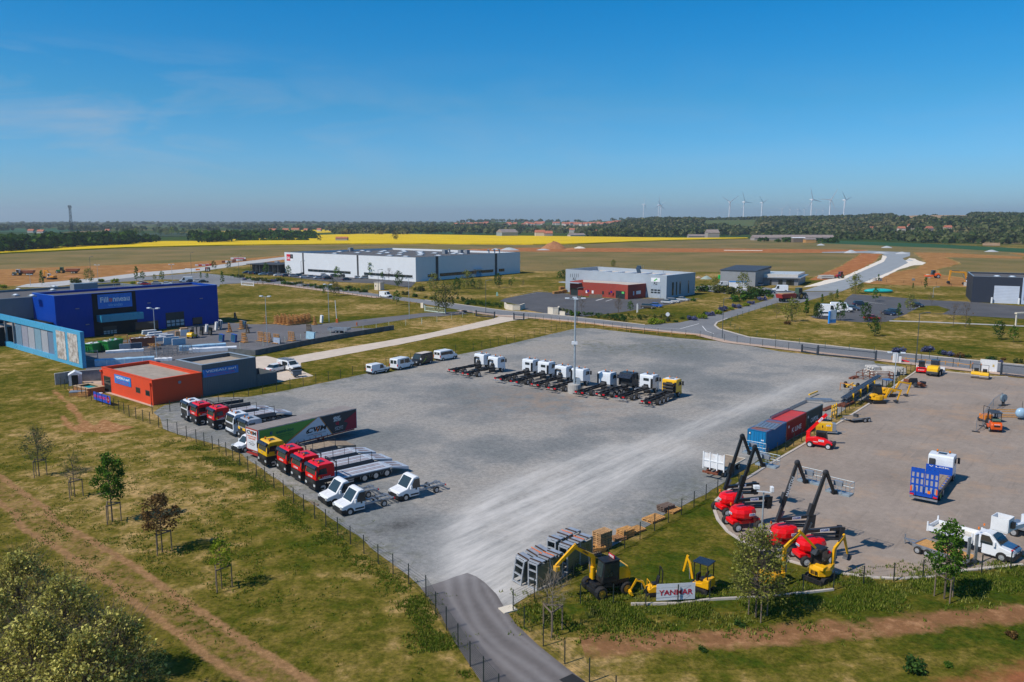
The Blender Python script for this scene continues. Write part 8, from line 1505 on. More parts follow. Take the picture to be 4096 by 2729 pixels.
for a in range(4): c, s = cos(a * pi / 2), sin(a * pi / 2); B().beam((0, 0, h - .1), (1.1 * c, 1.1 * s, h), .08, .08).obj('arm', lampm, o); B().box(1.3 * c - .35, 1.3 * c + .35, 1.3 * s - .3, 1.3 * s + .3, h - .02, h + .15).obj('lamp_head', headm, o, .03)
B().box(-.5, .4, -.25, .25, h * .52, h * .55).obj('camera', whitep, o)
for lb, uv, top, ty, mm in (('double headed lamp post in front of the blue workshop', a1(1640, 1290), a1(0, 745)[1], 'double', None), ('double headed lamp post among the wall racks', a2(705, 1130), a2(0, 620)[1], 'double', None), ('double headed lamp post left of the lane barrier', a2(1350, 890), a2(0, 495)[1], 'double', None), ('double headed lamp post at the autumn tree', a2(2188, 852), a2(0, 430)[1], 'double', None), ('tall single arm lamp left of the construction lane', a1(955, 460), a1(0, 205)[1], 'arm', dkp), ('double headed lamp behind the workshop roof, left', a1(1028, 470), a1(0, 290)[1], 'double', None), ('double headed lamp behind the workshop roof, right', a1(1805, 485), a1(0, 285)[1], 'double', None), ('single arm lamp behind the tall white van', a1(2003, 390), a1(0, 160)[1], 'arm', dkp), ('lamp at the far left behind the grey hall', a1(320, 505), a1(0, 390)[1], 'double', None), ('single arm lamp before the office pavilion', a2(410, 437), a2(0, 195)[1], 'arm', dkp), ('single arm lamp at the factory car park front', a2(1065, 522), a2(0, 250)[1], 'arm', dkp), ('single arm lamp beside the cream kiosk', a2(1868, 637), a2(0, 340)[1], 'arm', dkp), ('single arm lamp by the curved cream wall', a3(897, 790), a3(0, 452)[1], 'arm', dkp), ('dark lamp post standing close to the tall mast', a3(1850, 918), a3(0, 530)[1], 'arm', dkp), ('dark single arm lamp at the road junction', (2889, 1352), a4(0, 1165)[1], 'arm', dkp), ('dark single arm lamp on the road before the right lawn', (3664, 1449), a5(0, 1318)[1], 'arm', dkp), ('lamp post among scrap and mini excavators', b5(1985, 488), b5(0, 40)[1], 'double', None), ('short lamp post behind the bladder tank', a5(1400, 1150), a5(0, 1045)[1], 'arm', None)): lamp(lb, uv, top, ty, mm, .09, R(-15))
o = lamp('lamp post with two floodlights beside the boom lifts', c1(922, 1560), c1(0, 830)[1], 'none', None, .1); h = rise(c1(922, 1560), c1(0, 830)[1]); B().beam((-.6, 0, h), (.6, -.3, h - .05), .08, .08).obj('cross_arm', headm, o); B().box(-.8, -.3, .1, .5, h + .1, h + .4).obj('floodlight', whitep, o, .03); B().box(.45, .7, -.5, -.1, h + .05, h + .5).obj('floodlight', whitep, o, .03)
o = thing('lane_barrier', 'raised white barrier pole with orange base', 'barrier', G(a2(1433, 892))); B().box(-.3, .3, -.3, .3, 0, 1.1).obj('housing', mat('barrier_orange', (.6, .14, .03), .5), o, .03); B().cyl((-.1, 0, 1), (-.35, 0, rise(a2(1433, 892), a2(0, 658)[1])), .09, n=6).obj('pole', whitep, o)
o = thing('bollard', 'short orange bollard beside the workshop lane', 'bollard', G(a2(1640, 922))); B().cyl((0, 0, 0), (0, 0, .9), .18, n=8).obj('bollard_body', mat('bollard_orange', (.55, .12, .03), .5), o)
for c, lb in ((a3(1966, 622), 'left of the grey timber screen'), (a3(2207, 634), 'before the brick entrance'), (a4(1803, 1020), 'at the flat grey office'), (a4(705, 1410), 'plain white backed one at the junction hedge')):
    h = 2.2; o = thing('road_sign', 'round road sign on pole ' + lb, 'sign', G(c), R(-5)); B().cyl((0, 0, 0), (0, 0, h), .05, n=6).obj('pole', dsteel, o); wb_ = 'white' in lb; B().cyl((0, -.06, h), (0, .0, h), .55, n=16).obj('disc', whitep if wb_ else ink_r, o)
    if not wb_: B().cyl((0, -.08, h), (0, -.061, h), .38, n=14).obj('disc_centre', ink_b, o)
# trees and shrubs
def leafmat(name, c1, c2, tr=.35, q=1.6):
    m, t = newmat(name); N = NT(t); g = N.n('ShaderNodeNewGeometry'); c = N.ramp(g.outputs['Random Per Island'], [(0, mul(c1, q * .65)), (.35, mul(c1, q)), (.75, mul(c2, q)), (1, mul(c2, q * 1.35))])
    d = N.n('ShaderNodeBsdfDiffuse'); x = N.n('ShaderNodeBsdfTranslucent'); N.l(c, d.inputs[0]); N.l(N.mix(.5, c, mul(c2, 1.3)), x.inputs[0]); mx = N.n('ShaderNodeMixShader', _Fac=tr); N.l(d.outputs[0], mx.inputs[1]); N.l(x.outputs[0], mx.inputs[2]); o = N.n('ShaderNodeOutputMaterial'); N.l(mx.outputs[0], o.inputs[0]); return m
LM = {k: leafmat(k + '_leaves', *v) for k, v in {'green': ((.030, .075, .010), (.075, .135, .018)), 'dark': ((.018, .045, .012), (.045, .085, .018)), 'brown': ((.065, .036, .015), (.14, .085, .03)), 'olive': ((.095, .11, .02), (.19, .19, .045)), 'silver': ((.16, .155, .03), (.42, .38, .11)), 'lime': ((.09, .14, .012), (.2, .23, .02)), 'grey': ((.05, .07, .025), (.11, .12, .05)), 'blue': ((.04, .045, .09), (.1, .11, .2)), 'twig': ((.09, .06, .04), (.16, .12, .08)), 'bramble': ((.03, .055, .012), (.1, .1, .03)), 'verge': ((.05, .09, .008), (.125, .14, .022))}.items()}
bark = mat('bark', (.11, .085, .06), .9, 0, .25, 6); bark2 = mat('pale_bark', (.2, .165, .125), .9, 0, .25, 6)
def leaves(b, rn, cs, n, s):
    for _ in range(n):
        c, r = rn.choice(cs); d = V((rn.gauss(0, 1), rn.gauss(0, 1), rn.gauss(0, 1))); d = d.normalized() * r * rn.random() ** .45; p = c + d
        u = V((rn.gauss(0, 1), rn.gauss(0, 1), rn.gauss(0, .8))).normalized(); w = u.cross(V((rn.gauss(0, 1), rn.gauss(0, 1), rn.gauss(0, 1)))).normalized(); k = s * rn.uniform(.6, 1.3)
        b.add([p - u * k * .5, p + w * k * .32, p + u * k * .5, p - w * k * .32], [(0, 1, 2, 3)])
def tree(leaf='green', h=6., r=1.3, z0=1.8, n=900, s=.22, shape=1.0, seed=1, nb=16, cl=.42, bk=None, bare=False, name='tree'):
    def f():
        rn = random.Random(seed); o = thing(name, '', ''); t = B(); top = V((rn.uniform(-.15, .15), rn.uniform(-.15, .15), h * .9)); tw = max(.035, h * .0125)
        t.cyl((0, 0, 0), (0, 0, z0 * .9), tw, tw * .75, 7); t.cyl((0, 0, z0 * .9), top, tw * .75, tw * .2, 6); cs = []
        for k in range(nb):
            q = (k + .5) / nb; z = z0 + (h - z0) * q; a = k * 2.4 + rn.random(); rad = r * (sin(pi * min(1, .12 + q * .88)) ** .6) * shape ** q * rn.uniform(.6, 1.05); p = V((rad * cos(a), rad * sin(a), z)); cs.append((p, r * cl * rn.uniform(.7, 1.15))); st = V((0, 0, z0 + (z - z0) * .55)); md = (st + p) / 2 + V((0, 0, -.1 * rad)); t.cyl(st, md, tw * .4, tw * .25, 5, False); t.cyl(md, p, tw * .25, tw * .1, 4, False)
            if bare:
                for _ in range(9): e = p + V((rn.gauss(0, 1), rn.gauss(0, 1), rn.uniform(.2, 1.6))).normalized() * r * rn.uniform(.3, .8); t.cyl(st.lerp(p, rn.uniform(.5, 1)), e, tw * .14, tw * .06, 3, False)
        t.obj('trunk', bk or bark, o); b = B(); leaves(b, rn, cs, n, s); b.obj('crown', LM[leaf], o); return o
    return Kind(f)
def shrub(leaf, seed=1, n=420, s=.26, bl=(1, 1, .75), name='shrub'):
    def f():
        rn = random.Random(seed); o = thing(name, '', ''); b = B(); cs = []
        for k in range(12): a = rn.random() * 6.3; q = rn.random() ** .5 * .7; cs.append((V((q * cos(a) * bl[0], q * sin(a) * bl[1], rn.uniform(.25, .75) * bl[2])), .36))
        leaves(b, rn, cs, n, s); b.obj('foliage', LM[leaf], o); t = B(); [t.cyl((0, 0, 0), c * .8, .035, .012, 4, False) for c, _ in cs[:6]]; t.obj('stem', bark, o); return o
    return Kind(f)
def guard(p, label, h=1.9, r=.75):
    o = thing('tree_guard', label, 'tree stakes', p, .4); P = [V((r * cos(a), r * sin(a), 0)) for a in (0, 2.09, 4.19)]
    for q in P: B().cyl(q, q + V((0, 0, h)), .05, n=6).obj('stake', wood_o, o)
    b = B(); [b.beam(P[i] + V((0, 0, h - .1)), P[(i + 1) % 3] + V((0, 0, h - .1)), .05, .1) for i in range(3)]; b.obj('tie_rail', wood_o, o)
def put(kd, uv, label, sc=1, rz=0, cat='tree', grp=None, z=0, loc=None): return kd.put(loc or G(uv, z), rz, label, cat, grp, sc)
t_a = tree('green', 6.4, 1.25, 2.5, 2600, .23, .9, 3, 24, .42); put(t_a, d2(1008, 1095), 'dense bright green young tree in a stake frame on the left grass')
put(tree('brown', 5.0, 1.45, 2.1, 1500, .22, .9, 5, 22, .4, bare=True), d2(1455, 1365), 'copper brown young tree in a stake frame on the left grass'); put(tree('grey', 5.3, 1.6, 2.0, 1000, .17, .8, 6, 24, .42, bare=True), d2(352, 683), 'thin grey green young tree in a stake frame at the far left'); put(tree('olive', 4.4, 1.3, 2., 160, .15, .9, 8, 18, .4, bare=True), d2(672, 872), 'nearly leafless young tree in a stake frame on the left grass'); put(tree('lime', 3.9, .95, 1.9, 900, .16, .9, 9, 16, .45), d3(2050, 705), 'small yellow green young tree in a stake frame nearest the dirt track')
put(tree('twig', 4.5, 1.3, 1.9, 0, .1, 1., 10, 22, .4, bk=bark2, bare=True), c3(657, 1660), 'bare leafless sapling in a stake frame beside the ramp fence'); tw_ = tree('olive', 6.4, 2.1, 1.6, 4200, .19, .8, 12, 40, .34, bare=True); put(tw_, c4(1295, 1040), 'broad leafy olive green tree in front of the lawn fence'); put(tree('green', 5.8, 1.3, 2.1, 2000, .24, .7, 13, 26, .42), c5(1025, 852), 'fresh green staked tree before the plant trailer')
for uv, lb in ((d2(352, 683), 'the grey green tree'), (d2(672, 872), 'the nearly leafless tree'), (d2(1008, 1095), 'the bright green tree'), (d2(1455, 1365), 'the copper brown tree'), (d3(2050, 705), 'the small yellow green tree'), (c3(657, 1660), 'the bare sapling by the ramp'), (c4(1325, 1045), 'the broad olive tree'), (c5(1035, 852), 'the fresh green tree by the plant trailer')): guard(G(uv), 'wooden stake frame round ' + lb)
big = tree('silver', 6.6, 2.6, 1.2, 6500, .19, .75, 21, 66, .27, bare=True)
for (x, y), lb, s in (((180, 760), 'left of the group', 1.), ((620, 1080), 'in the middle of the group', 1.05), ((1050, 1330), 'right end of the group', .95), ((330, 1400), 'bottom left', 1.0), ((800, 1560), 'at the bottom of the frame', 1.0), ((-80, 1150), 'cut by the left frame edge', 1.0)): p = G(d3(x, y), 4.0); put(big, None, 'large pale silver green tree in the near left corner, ' + lb, s, x * .01, grp='pale trees in the near left corner', loc=V((p.x, p.y, 0)))
KT = {'g': tree('green', 6, 1.7, 1.6, 420, .5, .85, 31, 14, .5), 'd': tree('dark', 6, 2.0, 1.2, 480, .5, .8, 32, 14, .5), 'o': tree('olive', 6, 2.2, 1.0, 520, .45, .8, 33, 16, .5, bare=True), 's': tree('twig', 6, 1.7, 1.8, 130, .25, .9, 34, 14, .4, bare=True), 'n': tree('green', 6, .95, 1.0, 380, .45, .7, 35, 14, .5), 'b': tree('bramble', 6, 2.6, 1.4, 800, .4, .9, 36, 20, .45, bare=True), 'l': tree('lime', 6, 2.0, 1.3, 450, .45, .8, 37, 14, .5)}
KN = {'g': 'green round tree', 'd': 'dark green tree', 'o': 'loose olive tree', 's': 'sparse brown tree', 'n': 'slim green tree', 'b': 'broad brownish green tree', 'l': 'yellow green tree'}
def trees(cr, lst, where, grp):
    num = {}
    for x, yb, yt, k in lst: num[k] = num.get(k, 0) + 1
    cnt = {}
    for x, yb, yt, k in sorted(lst):
        cnt[k] = cnt.get(k, 0) + 1; uv = cr(x, yb); h = rise(uv, cr(x, yt)[1]); put(KT[k], uv, f'{KN[k]} {where}' + (f', {NTH[cnt[k] - 1]} from left' if num[k] > 1 else ''), h / 6, x, 'tree', grp)
NTH = ['first', 'second', 'third', 'fourth', 'fifth', 'sixth', 'seventh', 'eighth', 'ninth', 'tenth', 'eleventh', 'twelfth'] + ['number %d' % i for i in range(13, 60)]
trees(a2, [(690, 382, 272, 'g'), (925, 402, 297, 'g'), (1080, 377, 282, 'l'), (1155, 382, 298, 'g'), (1310, 372, 283, 'g'), (1435, 442, 313, 'g'), (1550, 397, 298, 'g'), (1805, 432, 252, 'g'), (1975, 462, 323, 's'), (1905, 442, 362, 'g'), (2075, 522, 360, 'd'), (145, 332, 248, 'd'), (305, 327, 248, 'd')], 'by the white factory', 'trees by the factory')
trees(a2, [(235, 487, 357, 'n'), (10, 432, 362, 'n'), (75, 437, 378, 'g'), (660, 507, 443, 's'), (1295, 597, 485, 'n'), (1400, 612, 462, 'b'), (2055, 707, 563, 'g')], 'on the lawn side of the lane', 'trees along the lane')
trees(a3, [(355, 560, 383, 'o'), (600, 577, 427, 'd'), (700, 535, 352, 'o'), (760, 540, 440, 'd'), (830, 542, 437, 'o'), (480, 802, 508, 'b'), (1025, 527, 383, 'd'), (1150, 512, 443, 'd'), (1285, 527, 443, 's'), (1180, 482, 413, 'l'), (785, 422, 333, 's'), (860, 402, 343, 'o'), (1665, 450, 358, 'g'), (1708, 452, 345, 'd'), (1900, 802, 590, 's'), (2285, 802, 635, 's'), (2225, 302, 238, 'o')], 'between the factory and the trade unit', 'trees between factory and trade unit')
trees(a4, [(1490, 1090, 895, 'o'), (1200, 1102, 950, 'o'), (140, 832, 758, 'o'), (190, 1312, 1165, 's'), (315, 1305, 1192, 'g'), (2000, 1402, 1165, 'o'), (1845, 1362, 1218, 's'), (2155, 1342, 1168, 'n'), (2275, 1372, 1218, 'd'), (2320, 1212, 1118, 'n')], 'round the trade unit and branch road', 'trees round the branch road')
trees(a5, [(590, 1112, 915, 'o'), (395, 1182, 1070, 'n'), (330, 1192, 1100, 'o'), (240, 1212, 1118, 'n'), (75, 1342, 1168, 'n'), (190, 1372, 1215, 'd'), (430, 1392, 1195, 'd'), (695, 1402, 1215, 'd'), (800, 1192, 1055, 'g'), (1165, 1282, 1125, 'o'), (1040, 1362, 1212, 'n'), (850, 1485, 1290, 's'), (790, 1555, 1365, 'd'), (2090, 1590, 1405, 'd'), (2240, 1620, 1455, 'g'), (1320, 1062, 945, 'n'), (1190, 1062, 998, 'n'), (1380, 1232, 1105, 's'), (1610, 1452, 1215, 's'), (1740, 1462, 1205, 's'), (830, 982, 908, 'n'), (1770, 1450, 1370, 'g')], 'round the right car park', 'trees round the right car park')
trees(a1, [(440, 502, 350, 'n'), (935, 472, 325, 'o'), (1430, 457, 305, 'n'), (1490, 452, 358, 'g'), (1695, 457, 357, 'g'), (1615, 442, 388, 'o')], 'behind the blue workshop', 'trees behind the workshop')
KS = {k: shrub(v, i) for i, (k, v) in enumerate((('g', 'green'), ('d', 'dark'), ('b', 'blue'), ('l', 'lime'), ('r', 'brown'), ('m', 'bramble')))}; SN = {'g': 'green shrub', 'd': 'dark green shrub', 'b': 'blue flowering shrub', 'l': 'yellow green shrub', 'r': 'reddish brown shrub', 'm': 'mixed green shrub'}
def shrubs(cr, lst, where, grp):
    cnt = {}
    for x, y, w, k in sorted(lst): cnt[k] = cnt.get(k, 0) + 1; uv = cr(x, y); p = G(uv); s = w / 2 * p.y / F / .82; put(KS[k], uv, f'{SN[k]} {where}, {NTH[cnt[k] - 1]} from left', s, x, 'shrub', grp)
rn = random.Random(4); L_ = []
for i in range(34): x = 340 + 42 * i; y = 398 + (x - 340) * .112 + rn.uniform(0, 34); L_.append((x, y, rn.uniform(16, 30), rn.choice('ggddblm')))
shrubs(a2, L_, 'in the factory planting strip', 'shrubs in the factory planting strip')
shrubs(a3, [(155, 622, 30, 'd'), (270, 632, 16, 'd'), (345, 645, 24, 'd'), (710, 705, 24, 'd'), (60, 600, 30, 'm'), (200, 560, 40, 'm'), (1830, 820, 40, 'g')], 'along the lane by the gateway', 'shrubs by the gateway')
shrubs(a4, [(970, 1388, 40, 'b'), (1070, 1372, 38, 'l'), (1150, 1342, 34, 'b'), (1235, 1325, 36, 'l'), (1280, 1290, 44, 'b'), (1365, 1282, 26, 'l'), (1435, 1262, 38, 'b'), (1525, 1242, 26, 'l'), (1570, 1222, 30, 'b'), (1690, 1182, 34, 'b'), (1450, 1192, 60, 'g'), (1560, 1165, 70, 'd'), (1680, 1135, 66, 'd'), (1600, 1110, 60, 'm'), (1380, 1112, 60, 'm'), (1250, 1100, 56, 'm'), (1080, 1090, 56, 'd'), (980, 1190, 24, 'g'), (1955, 1432, 30, 'r'), (860, 1375, 18, 'd'), (790, 1410, 20, 'd'), (560, 1430, 50, 'l'), (690, 1400, 30, 'm'), (650, 1420, 28, 'l'), (1100, 1330, 26, 'd'), (1780, 1150, 26, 'g')], 'along the branch road', 'shrubs along the branch road')
shrubs(b6, [(330, 40, 50, 'b'), (720, 22, 50, 'b'), (930, 60, 36, 'd'), (1020, 80, 44, 'b'), (1170, 112, 44, 'r'), (1290, 105, 26, 'd'), (1620, 142, 34, 'd'), (1785, 142, 22, 'r'), (1760, 178, 22, 'b'), (1985, 182, 36, 'm')], 'on the verge behind the asphalt yard', 'shrubs on the road verge'); shrubs(a1, [(1200, 470, 30, 'l'), (1390, 490, 24, 'l'), (800, 478, 40, 'm'), (1060, 465, 26, 'l'), (30, 530, 30, 'l')], 'behind the workshop roof', 'shrubs behind the workshop')
shrubs(c3, [(950, 880, 50, 'l'), (1190, 1420, 40, 'm'), (600, 1500, 60, 'm')], 'in the tall grass by the lawn fence', 'shrubs in the tall grass'); shrubs(d4, [(1700, 560, 110, 'd'), (680, 300, 50, 'd'), (460, 448, 40, 'd'), (1900, 540, 40, 'g'), (2290, 370, 55, 'r')], 'on the bottom right bank', 'shrubs on the bank')
def hedge(label, pts, w, h, leaf='dark'):
    P = [G(u) for u in pts]; o = thing('hedge', label, 'hedge', P[0]); b = B(); rn = random.Random(len(label)); cs = []
    for p in run(P, .9): q = p - P[0]; cs += [(q + V((rn.uniform(-.4, .4) * w, rn.uniform(-.4, .4) * w, rn.uniform(.25, .8) * h)), .55) for _ in range(2)]
    leaves(b, rn, cs, len(cs) * 34, .34); b.obj('foliage', LM[leaf], o)
hedge('clipped laurel hedge left of the curved cream wall', [a3(610, 665), a3(800, 705), a3(1060, 735)], 1.6, 1.7); hedge('hedge behind the short cream wall', [a3(1670, 800), a3(1830, 820)], 1.5, 1.8, 'bramble'); hedge('long hedge along the forecourt by the road', [a3(1930, 825), a3(2352, 880), a4(120, 1375), a4(420, 1385)], 1.6, 1.7); hedge('uneven hedge in front of the parked cars', [a4(430, 1385), a4(750, 1370)], 2.0, 1.5, 'bramble')
def tufts(name, poly, n, h, leaf, seed, edge=0):
    rn = random.Random(seed); P = [tuple(G(u)[:2]) for u in poly]; b = B(); m = 0
    tri = [P[i:i + 2] for i in range(len(P) - 1)]
    while m < n:
        (ax, ay), (bx_, by) = rn.choice(tri); t = rn.random(); x, y = ax + (bx_ - ax) * t + rn.gauss(0, edge), ay + (by - ay) * t + rn.gauss(0, edge)
        if NZ.noise(V((x * .35, y * .35, seed))) < -.05: m += .3; continue
        m += 1
        for _ in range(5): a = rn.random() * 6.3; k = h * rn.uniform(.4, 1.2); c, s = cos(a), sin(a); q = rn.uniform(.1, .5) * h; px, py = x + rn.gauss(0, .12), y + rn.gauss(0, .12); b.add([(px - s * .05, py + c * .05, 0), (px + s * .05, py - c * .05, 0), (px + c * q, py + s * q, k)], [(0, 1, 2)])
    kind(b.obj(name, LM[leaf], None), 'stuff')
VG = [c3(600, 1420), c3(1500, 1420), c4(700, 960), c4(1500, 930), c4(2100, 850), c5(500, 790), c5(1200, 720), c5(1712, 680), (4300, 2330)]
tufts('tall_grass', VG, 7500, .25, 'verge', 1, 1.6); tufts('tall_grass', VG, 1500, .25, 'olive', 2, 1.8); tufts('weed_strip', [(u - 14, v + 26) for u, v in WEST[7:]], 2400, .15, 'verge', 3, .8); tufts('weed_strip', [c6(320, 560), c6(450, 800), c6(580, 1010), c6(690, 1239), c6(720, 1400)], 1300, .16, 'verge', 4, .8); tufts('dry_tufts', [d2(300, 450), d2(1900, 800), d3(2200, 900), d3(900, 300), d2(400, 1000)], 3600, .15, 'verge', 5, 5)
# far country: woods, farms, village, turbines
FL = leafmat('wood', (.042, .066, .018), (.09, .1, .04), .25, 1.25); FN = leafmat('near_wood', (.025, .062, .008), (.05, .095, .014), .25, 1.1)
def wood_mass(name, regs, m, seed, no=(), nq=22):
    rn = random.Random(seed); b = B()
    for u0, u1, d0, d1, n, h, r, thr in regs:
        for _ in range(n):
            u = rn.uniform(u0, u1); d = sqrt(rn.uniform(d0(u) ** 2 if callable(d0) else d0 * d0, (d0(u) + d1) ** 2 if callable(d0) else d1 * d1)); p = at_far(u, d)
            if NZ.noise(V((p.x / 230, p.y / 160, seed))) < thr or any(a <= u <= c and e <= d <= f for a, c, e, f in no): continue
            hh = h * rn.uniform(.55, 1.25); rr = r * rn.uniform(.6, 1.2)
            for _ in range(nq):
                v = V((rn.gauss(0, 1), rn.gauss(0, 1), abs(rn.gauss(0, .9)) - .1)).normalized(); q = p + V((v.x * rr, v.y * rr, hh * (.42 + .5 * v.z))); a = (v + V((rn.gauss(0, .5), rn.gauss(0, .5), rn.gauss(0, .5)))).normalized(); e = a.orthogonal().normalized(); f = a.cross(e); k = rr * .42
                b.add([q - e * k - f * k * .6, q + e * k - f * k, q + e * k * .8 + f * k, q - e * k + f * k * .7], [(0, 1, 2, 3)])
    return kind(b.obj(name, m), 'stuff')
nl = lambda u: 800 + (u if u > 0 else 0) * .33
wood_mass('near_wood', [(-260, 540, nl, 170, 620, 12, 6, -9), (470, 640, 1010, 1100, 18, 9, 6, -9), (780, 925, 1020, 1200, 60, 12, 6, -9), (925, 1260, 1150, 1400, 130, 10, 6, -9), (960, 1240, 1085, 1095, 40, 3, 4, -9), (3030, 3330, 1045, 1075, 26, 5, 4, -9)], FN, 2)
ND = [(1740, 2500, 2350, 3150), (3550, 3860, 2050, 2950), (2800, 3030, 1780, 2480), (3960, 4310, 2650, 3550)]
wood_mass('far_woodland', [(2380, 4300, 1500, 2750, 4600, 9, 8, -.06), (2350, 3300, 1290, 1560, 480, 11, 7, -.15), (3330, 4300, 1080, 1420, 420, 9, 6, -.1), (3880, 4300, 1420, 1900, 420, 12, 8, -.6), (1350, 2500, 1480, 3000, 1500, 12, 8, -.05), (-300, 1500, 1900, 3400, 1100, 11, 8, .08), (-300, 2400, 3400, 6000, 1500, 12, 11, .1), (2300, 4300, 2750, 4200, 700, 10, 10, .05)], FL, 5, ND, 18)
wood_mass('far_woodland', [(2380, 4300, 1400, 2700, 1300, 9, 8, -.1), (1350, 2500, 1450, 3000, 500, 11, 8, -.05)], leafmat('wood_olive', (.075, .085, .03), (.15, .135, .06), .25, 1.2), 9, ND, 18)
for i, (x, y, h) in enumerate(((805, 236, 9), (855, 236, 12), (900, 234, 11), (940, 234, 12), (982, 234, 8), (1098, 232, 8), (1138, 230, 12), (1175, 228, 13), (1217, 228, 9), (1252, 228, 12), (1295, 228, 10), (1355, 226, 11))): u = e1(x, y)[0]; put(KT['gdol'[i % 4]], None, f'distant round tree in a row beyond the wood, {NTH[i]} from left', (h / 4.4, h / 4.4, h / 6), i, 'tree', 'row of distant field trees', loc=at_far(u, 1560 + 25 * (i % 3)))
put(KT['b'], None, 'lone brown tree standing in the yellow field', 1.7, 0, loc=G(e2(472, 274))); put(KT['d'], None, 'dark tree beside the ruined barn in the yellow field', 1.6, 0, loc=G(e1(2145, 279)))
wl, wl2, rfm, rfg = mat('house_wall', (.60, .52, .44), .9), mat('barn_wall', (.34, .30, .27), .9), mat('clay_tile', (.44, .15, .085), .85, 0, .25, .5), mat('barn_roof', (.27, .22, .20), .85, 0, .15, .3)
def house(label, p, w, l, h, rz, wm_=wl, rm_=rfm, cat='house', grp=None, name='house', sl=.42):
    o = thing(name, label, cat, p, rz, grp); B().box(-l / 2, l / 2, -w / 2, w / 2, -2, h).obj('wall', wm_, o); b = B(); T = Matrix.Rotation(R(90), 4, 'Z'); b.prof([(-w / 2 - .4, h - .05), (0, h + w * sl), (w / 2 + .4, h - .05)], -l / 2 - .3, l / 2 + .3, T); b.obj('roof', rm_, o); return o
rn = random.Random(8); VL = [(u, 870, 0) for u in ()]; n = 0
for x0, x1, k in ((880, 1110, 9), (1210, 1290, 6), (1335, 1470, 14), (1535, 1565, 2), (1600, 1985, 38), (200, 480, 0)):
    for i in range(k): n += 1; u = 1300 + (x0 + (x1 - x0) * (i + rn.random() * .8) / k) / 1.6814; house(f'small village house with clay roof, {n} from the left end of the village', at_far(u, rn.uniform(2480, 2800)), rn.uniform(8, 11), rn.uniform(10, 16), rn.uniform(4, 7), rn.uniform(-.6, .6), grp='village houses on the ridge')
for i, (x, w) in enumerate(((1850, 26), (1935, 22), (2000, 30), (2070, 14), (2160, 16), (2240, 24), (2290, 18), (750, 14), (240, 20), (305, 22))): house(f'low clay roofed farm house on the left plain, {NTH[i]}', at_far(e1(x, 0)[0], 1900 + 60 * (i % 3)), 9, w * .6, 4, rn.uniform(-.2, .2), grp='houses on the left plain')
for lb, uv, w, l, h, rz, a, b_, s in (('grey metal barn with dark open end beyond the yellow field', e2(1225, 246), 20, 30, 7, .5, pm((.24, .29, .34), 'barn_steel'), rfg, .25), ('white farm house with red roof beyond the yellow field', e2(1445, 247), 10, 16, 7, .1, wl, rfm, .4), ('brown farm outbuilding right of the white farm house', e2(1500, 247), 10, 14, 5.5, .1, wl2, rfm, .4), ('pale low sheds right of the red roofed farm', e2(1690, 248), 14, 26, 3, .3, wl, rfg, .2), ('ruined stone barn in the yellow field', e2(115, 278), 9, 15, 4, 0, wl2, rfm, .2), ('brown stone barn at the end of the yellow field', a4(1170, 530), 14, 18, 8, .1, wl2, rfg, .35), ('long low barn left of the brown stone barn', a4(1020, 528), 10, 30, 3, .05, wl2, rfg, .25), ('very long grey roofed barn, left half', a4(1720, 552), 15, 34, 3.5, .08, wl2, rfg, .24), ('very long grey roofed barn, right half', a4(2120, 550), 15, 80, 3.5, -.05, wl2, rfg, .24), ('white roofed open shed in the meadow', a4(2070, 575), 8, 15, 5.5, .05, wood_o, whitep, .1), ('small timber shed beside the white roofed shed', a4(2190, 578), 8, 13, 4, .05, wood, rfg, .2)): house(lb, G(uv), w, l, h, rz, a, b_, 'barn' if 'barn' in lb else 'house', None, 'barn' if 'barn' in lb else 'house', s)
for i, (x, d) in enumerate(((1030, 1500), (1130, 1560), (1318, 1480), (1510, 1500), (735, 1560), (-2150, 1450), (-2380, 1700))): u = a5(x, 0)[0]; house(f'white house with red roof among the far right trees, {NTH[i]}', at_far(u, d) + V((0, 0, 2)), 8, 11, 4.5, .2 * (i % 3), grp='houses among the far right trees')
m = thing('telecom_mast', 'tall lattice telecom mast on the far left horizon', 'mast', at_far(303, 1250), 0); m.location.z = 0; b = B(); Ht = 47
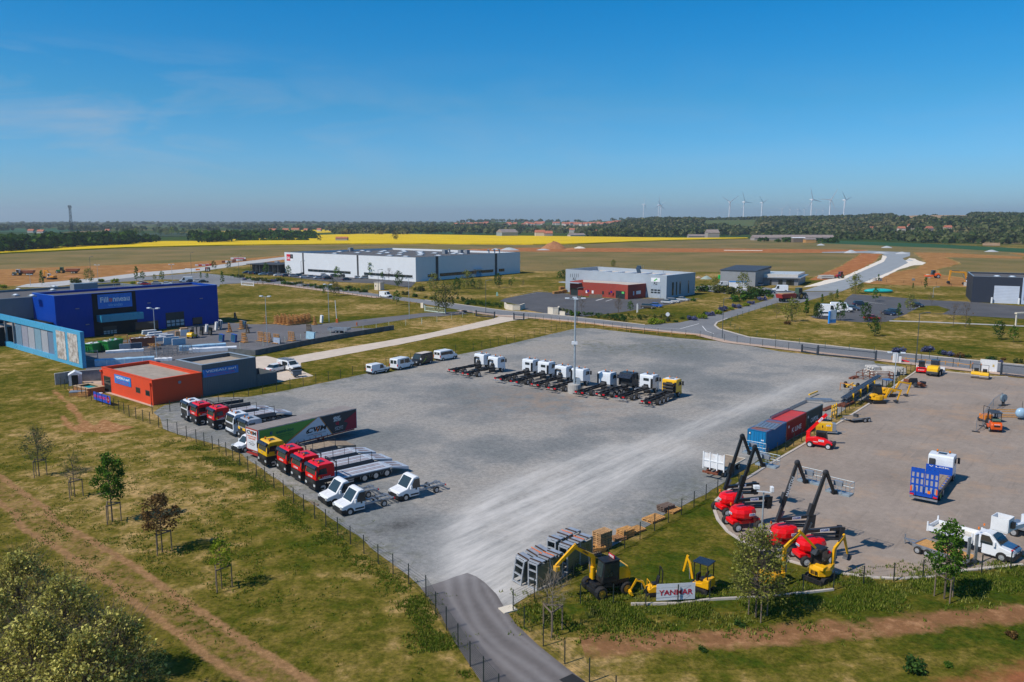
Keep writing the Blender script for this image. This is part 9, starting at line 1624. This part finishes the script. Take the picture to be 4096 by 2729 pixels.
for k in range(3):
    c, s = cos(k * 2.09), sin(k * 2.09); b.cyl((2 * c, 2 * s, 0), (1.2 * c, 1.2 * s, Ht), .28, n=4)
    for j in range(12): z = Ht * j / 12; c2_, s2_ = cos((k + 1) * 2.09), sin((k + 1) * 2.09); b.cyl((2 * c, 2 * s, z), (1.8 * c2_, 1.8 * s2_, z + Ht / 12), .14, n=3)
b.obj('lattice', dsteel, m); [B().box(x - .4, x + .4, y - .3, y + .3, z, z + 3).obj('antenna', greyp, m) for x, y, z in ((-2, 0, 44), (2, 0, 43), (0, -2, 41), (1.6, -1, 30), (-1.5, -1, 24))]
tw = mat('turbine_white', (.72, .74, .78), .5, 0, .03)
def turbine(label, u, vh, hub, a0, yaw, bl, grp):
    d = (hub - EYE) * F / (HZ - vh); t = math.atan((u - CX) / F); o = thing('wind_turbine', label, 'wind turbine', (d * sin(t), d * cos(t), 0), yaw, grp); B().cyl((0, 0, 0), (0, 0, hub), 2.6, 1.6, 10).obj('tower', tw, o); B().box(-2, 2, -4, 8, hub - 2, hub + 2).obj('nacelle', tw, o, .5); B().ball((0, -5, hub), 1.9, 2.2, 1.9).obj('hub', tw, o)
    for k in range(3): a = R(a0 + 120 * k); e = V((sin(a), 0, cos(a))); B().beam(V((0, -5.2, hub)) + e * 1.5, V((0, -5.2, hub)) + e * bl, 1.0, 3.2, .4, .9).obj('blade', tw, o)
for i, (c, a0, y) in enumerate(((a4(437, 183), -2, 1.2), (a4(592, 190), 0, .5), (a4(612, 196), 60, .9), (a4(1322, 163), 57, .3), (a4(1470, 163), -25, .6), (a4(1655, 172), 68, .8), (a4(2167, 145), -20, .5), (a5(278, 148), 32, .2), (a5(425, 152), 75, .7))): turbine(f'large white wind turbine on the ridge, {NTH[i]} from the left', c[0], c[1], 100, a0, y, 46, 'large turbines on the ridge')
for i, (x, y) in enumerate(((1135, 270), (1175, 265), (1225, 268), (1268, 266), (1863, 236), (1950, 238), (2030, 238), (2097, 240), (2222, 246), (2290, 250))): c = a4(x, y); turbine(f'small hazy wind turbine far behind the ridge, {NTH[i]} from the left', c[0], c[1], 100 if i > 3 else 110, 20 + 37 * i, .3 * (i % 4), 48, 'small hazy turbines far away')
sweep()
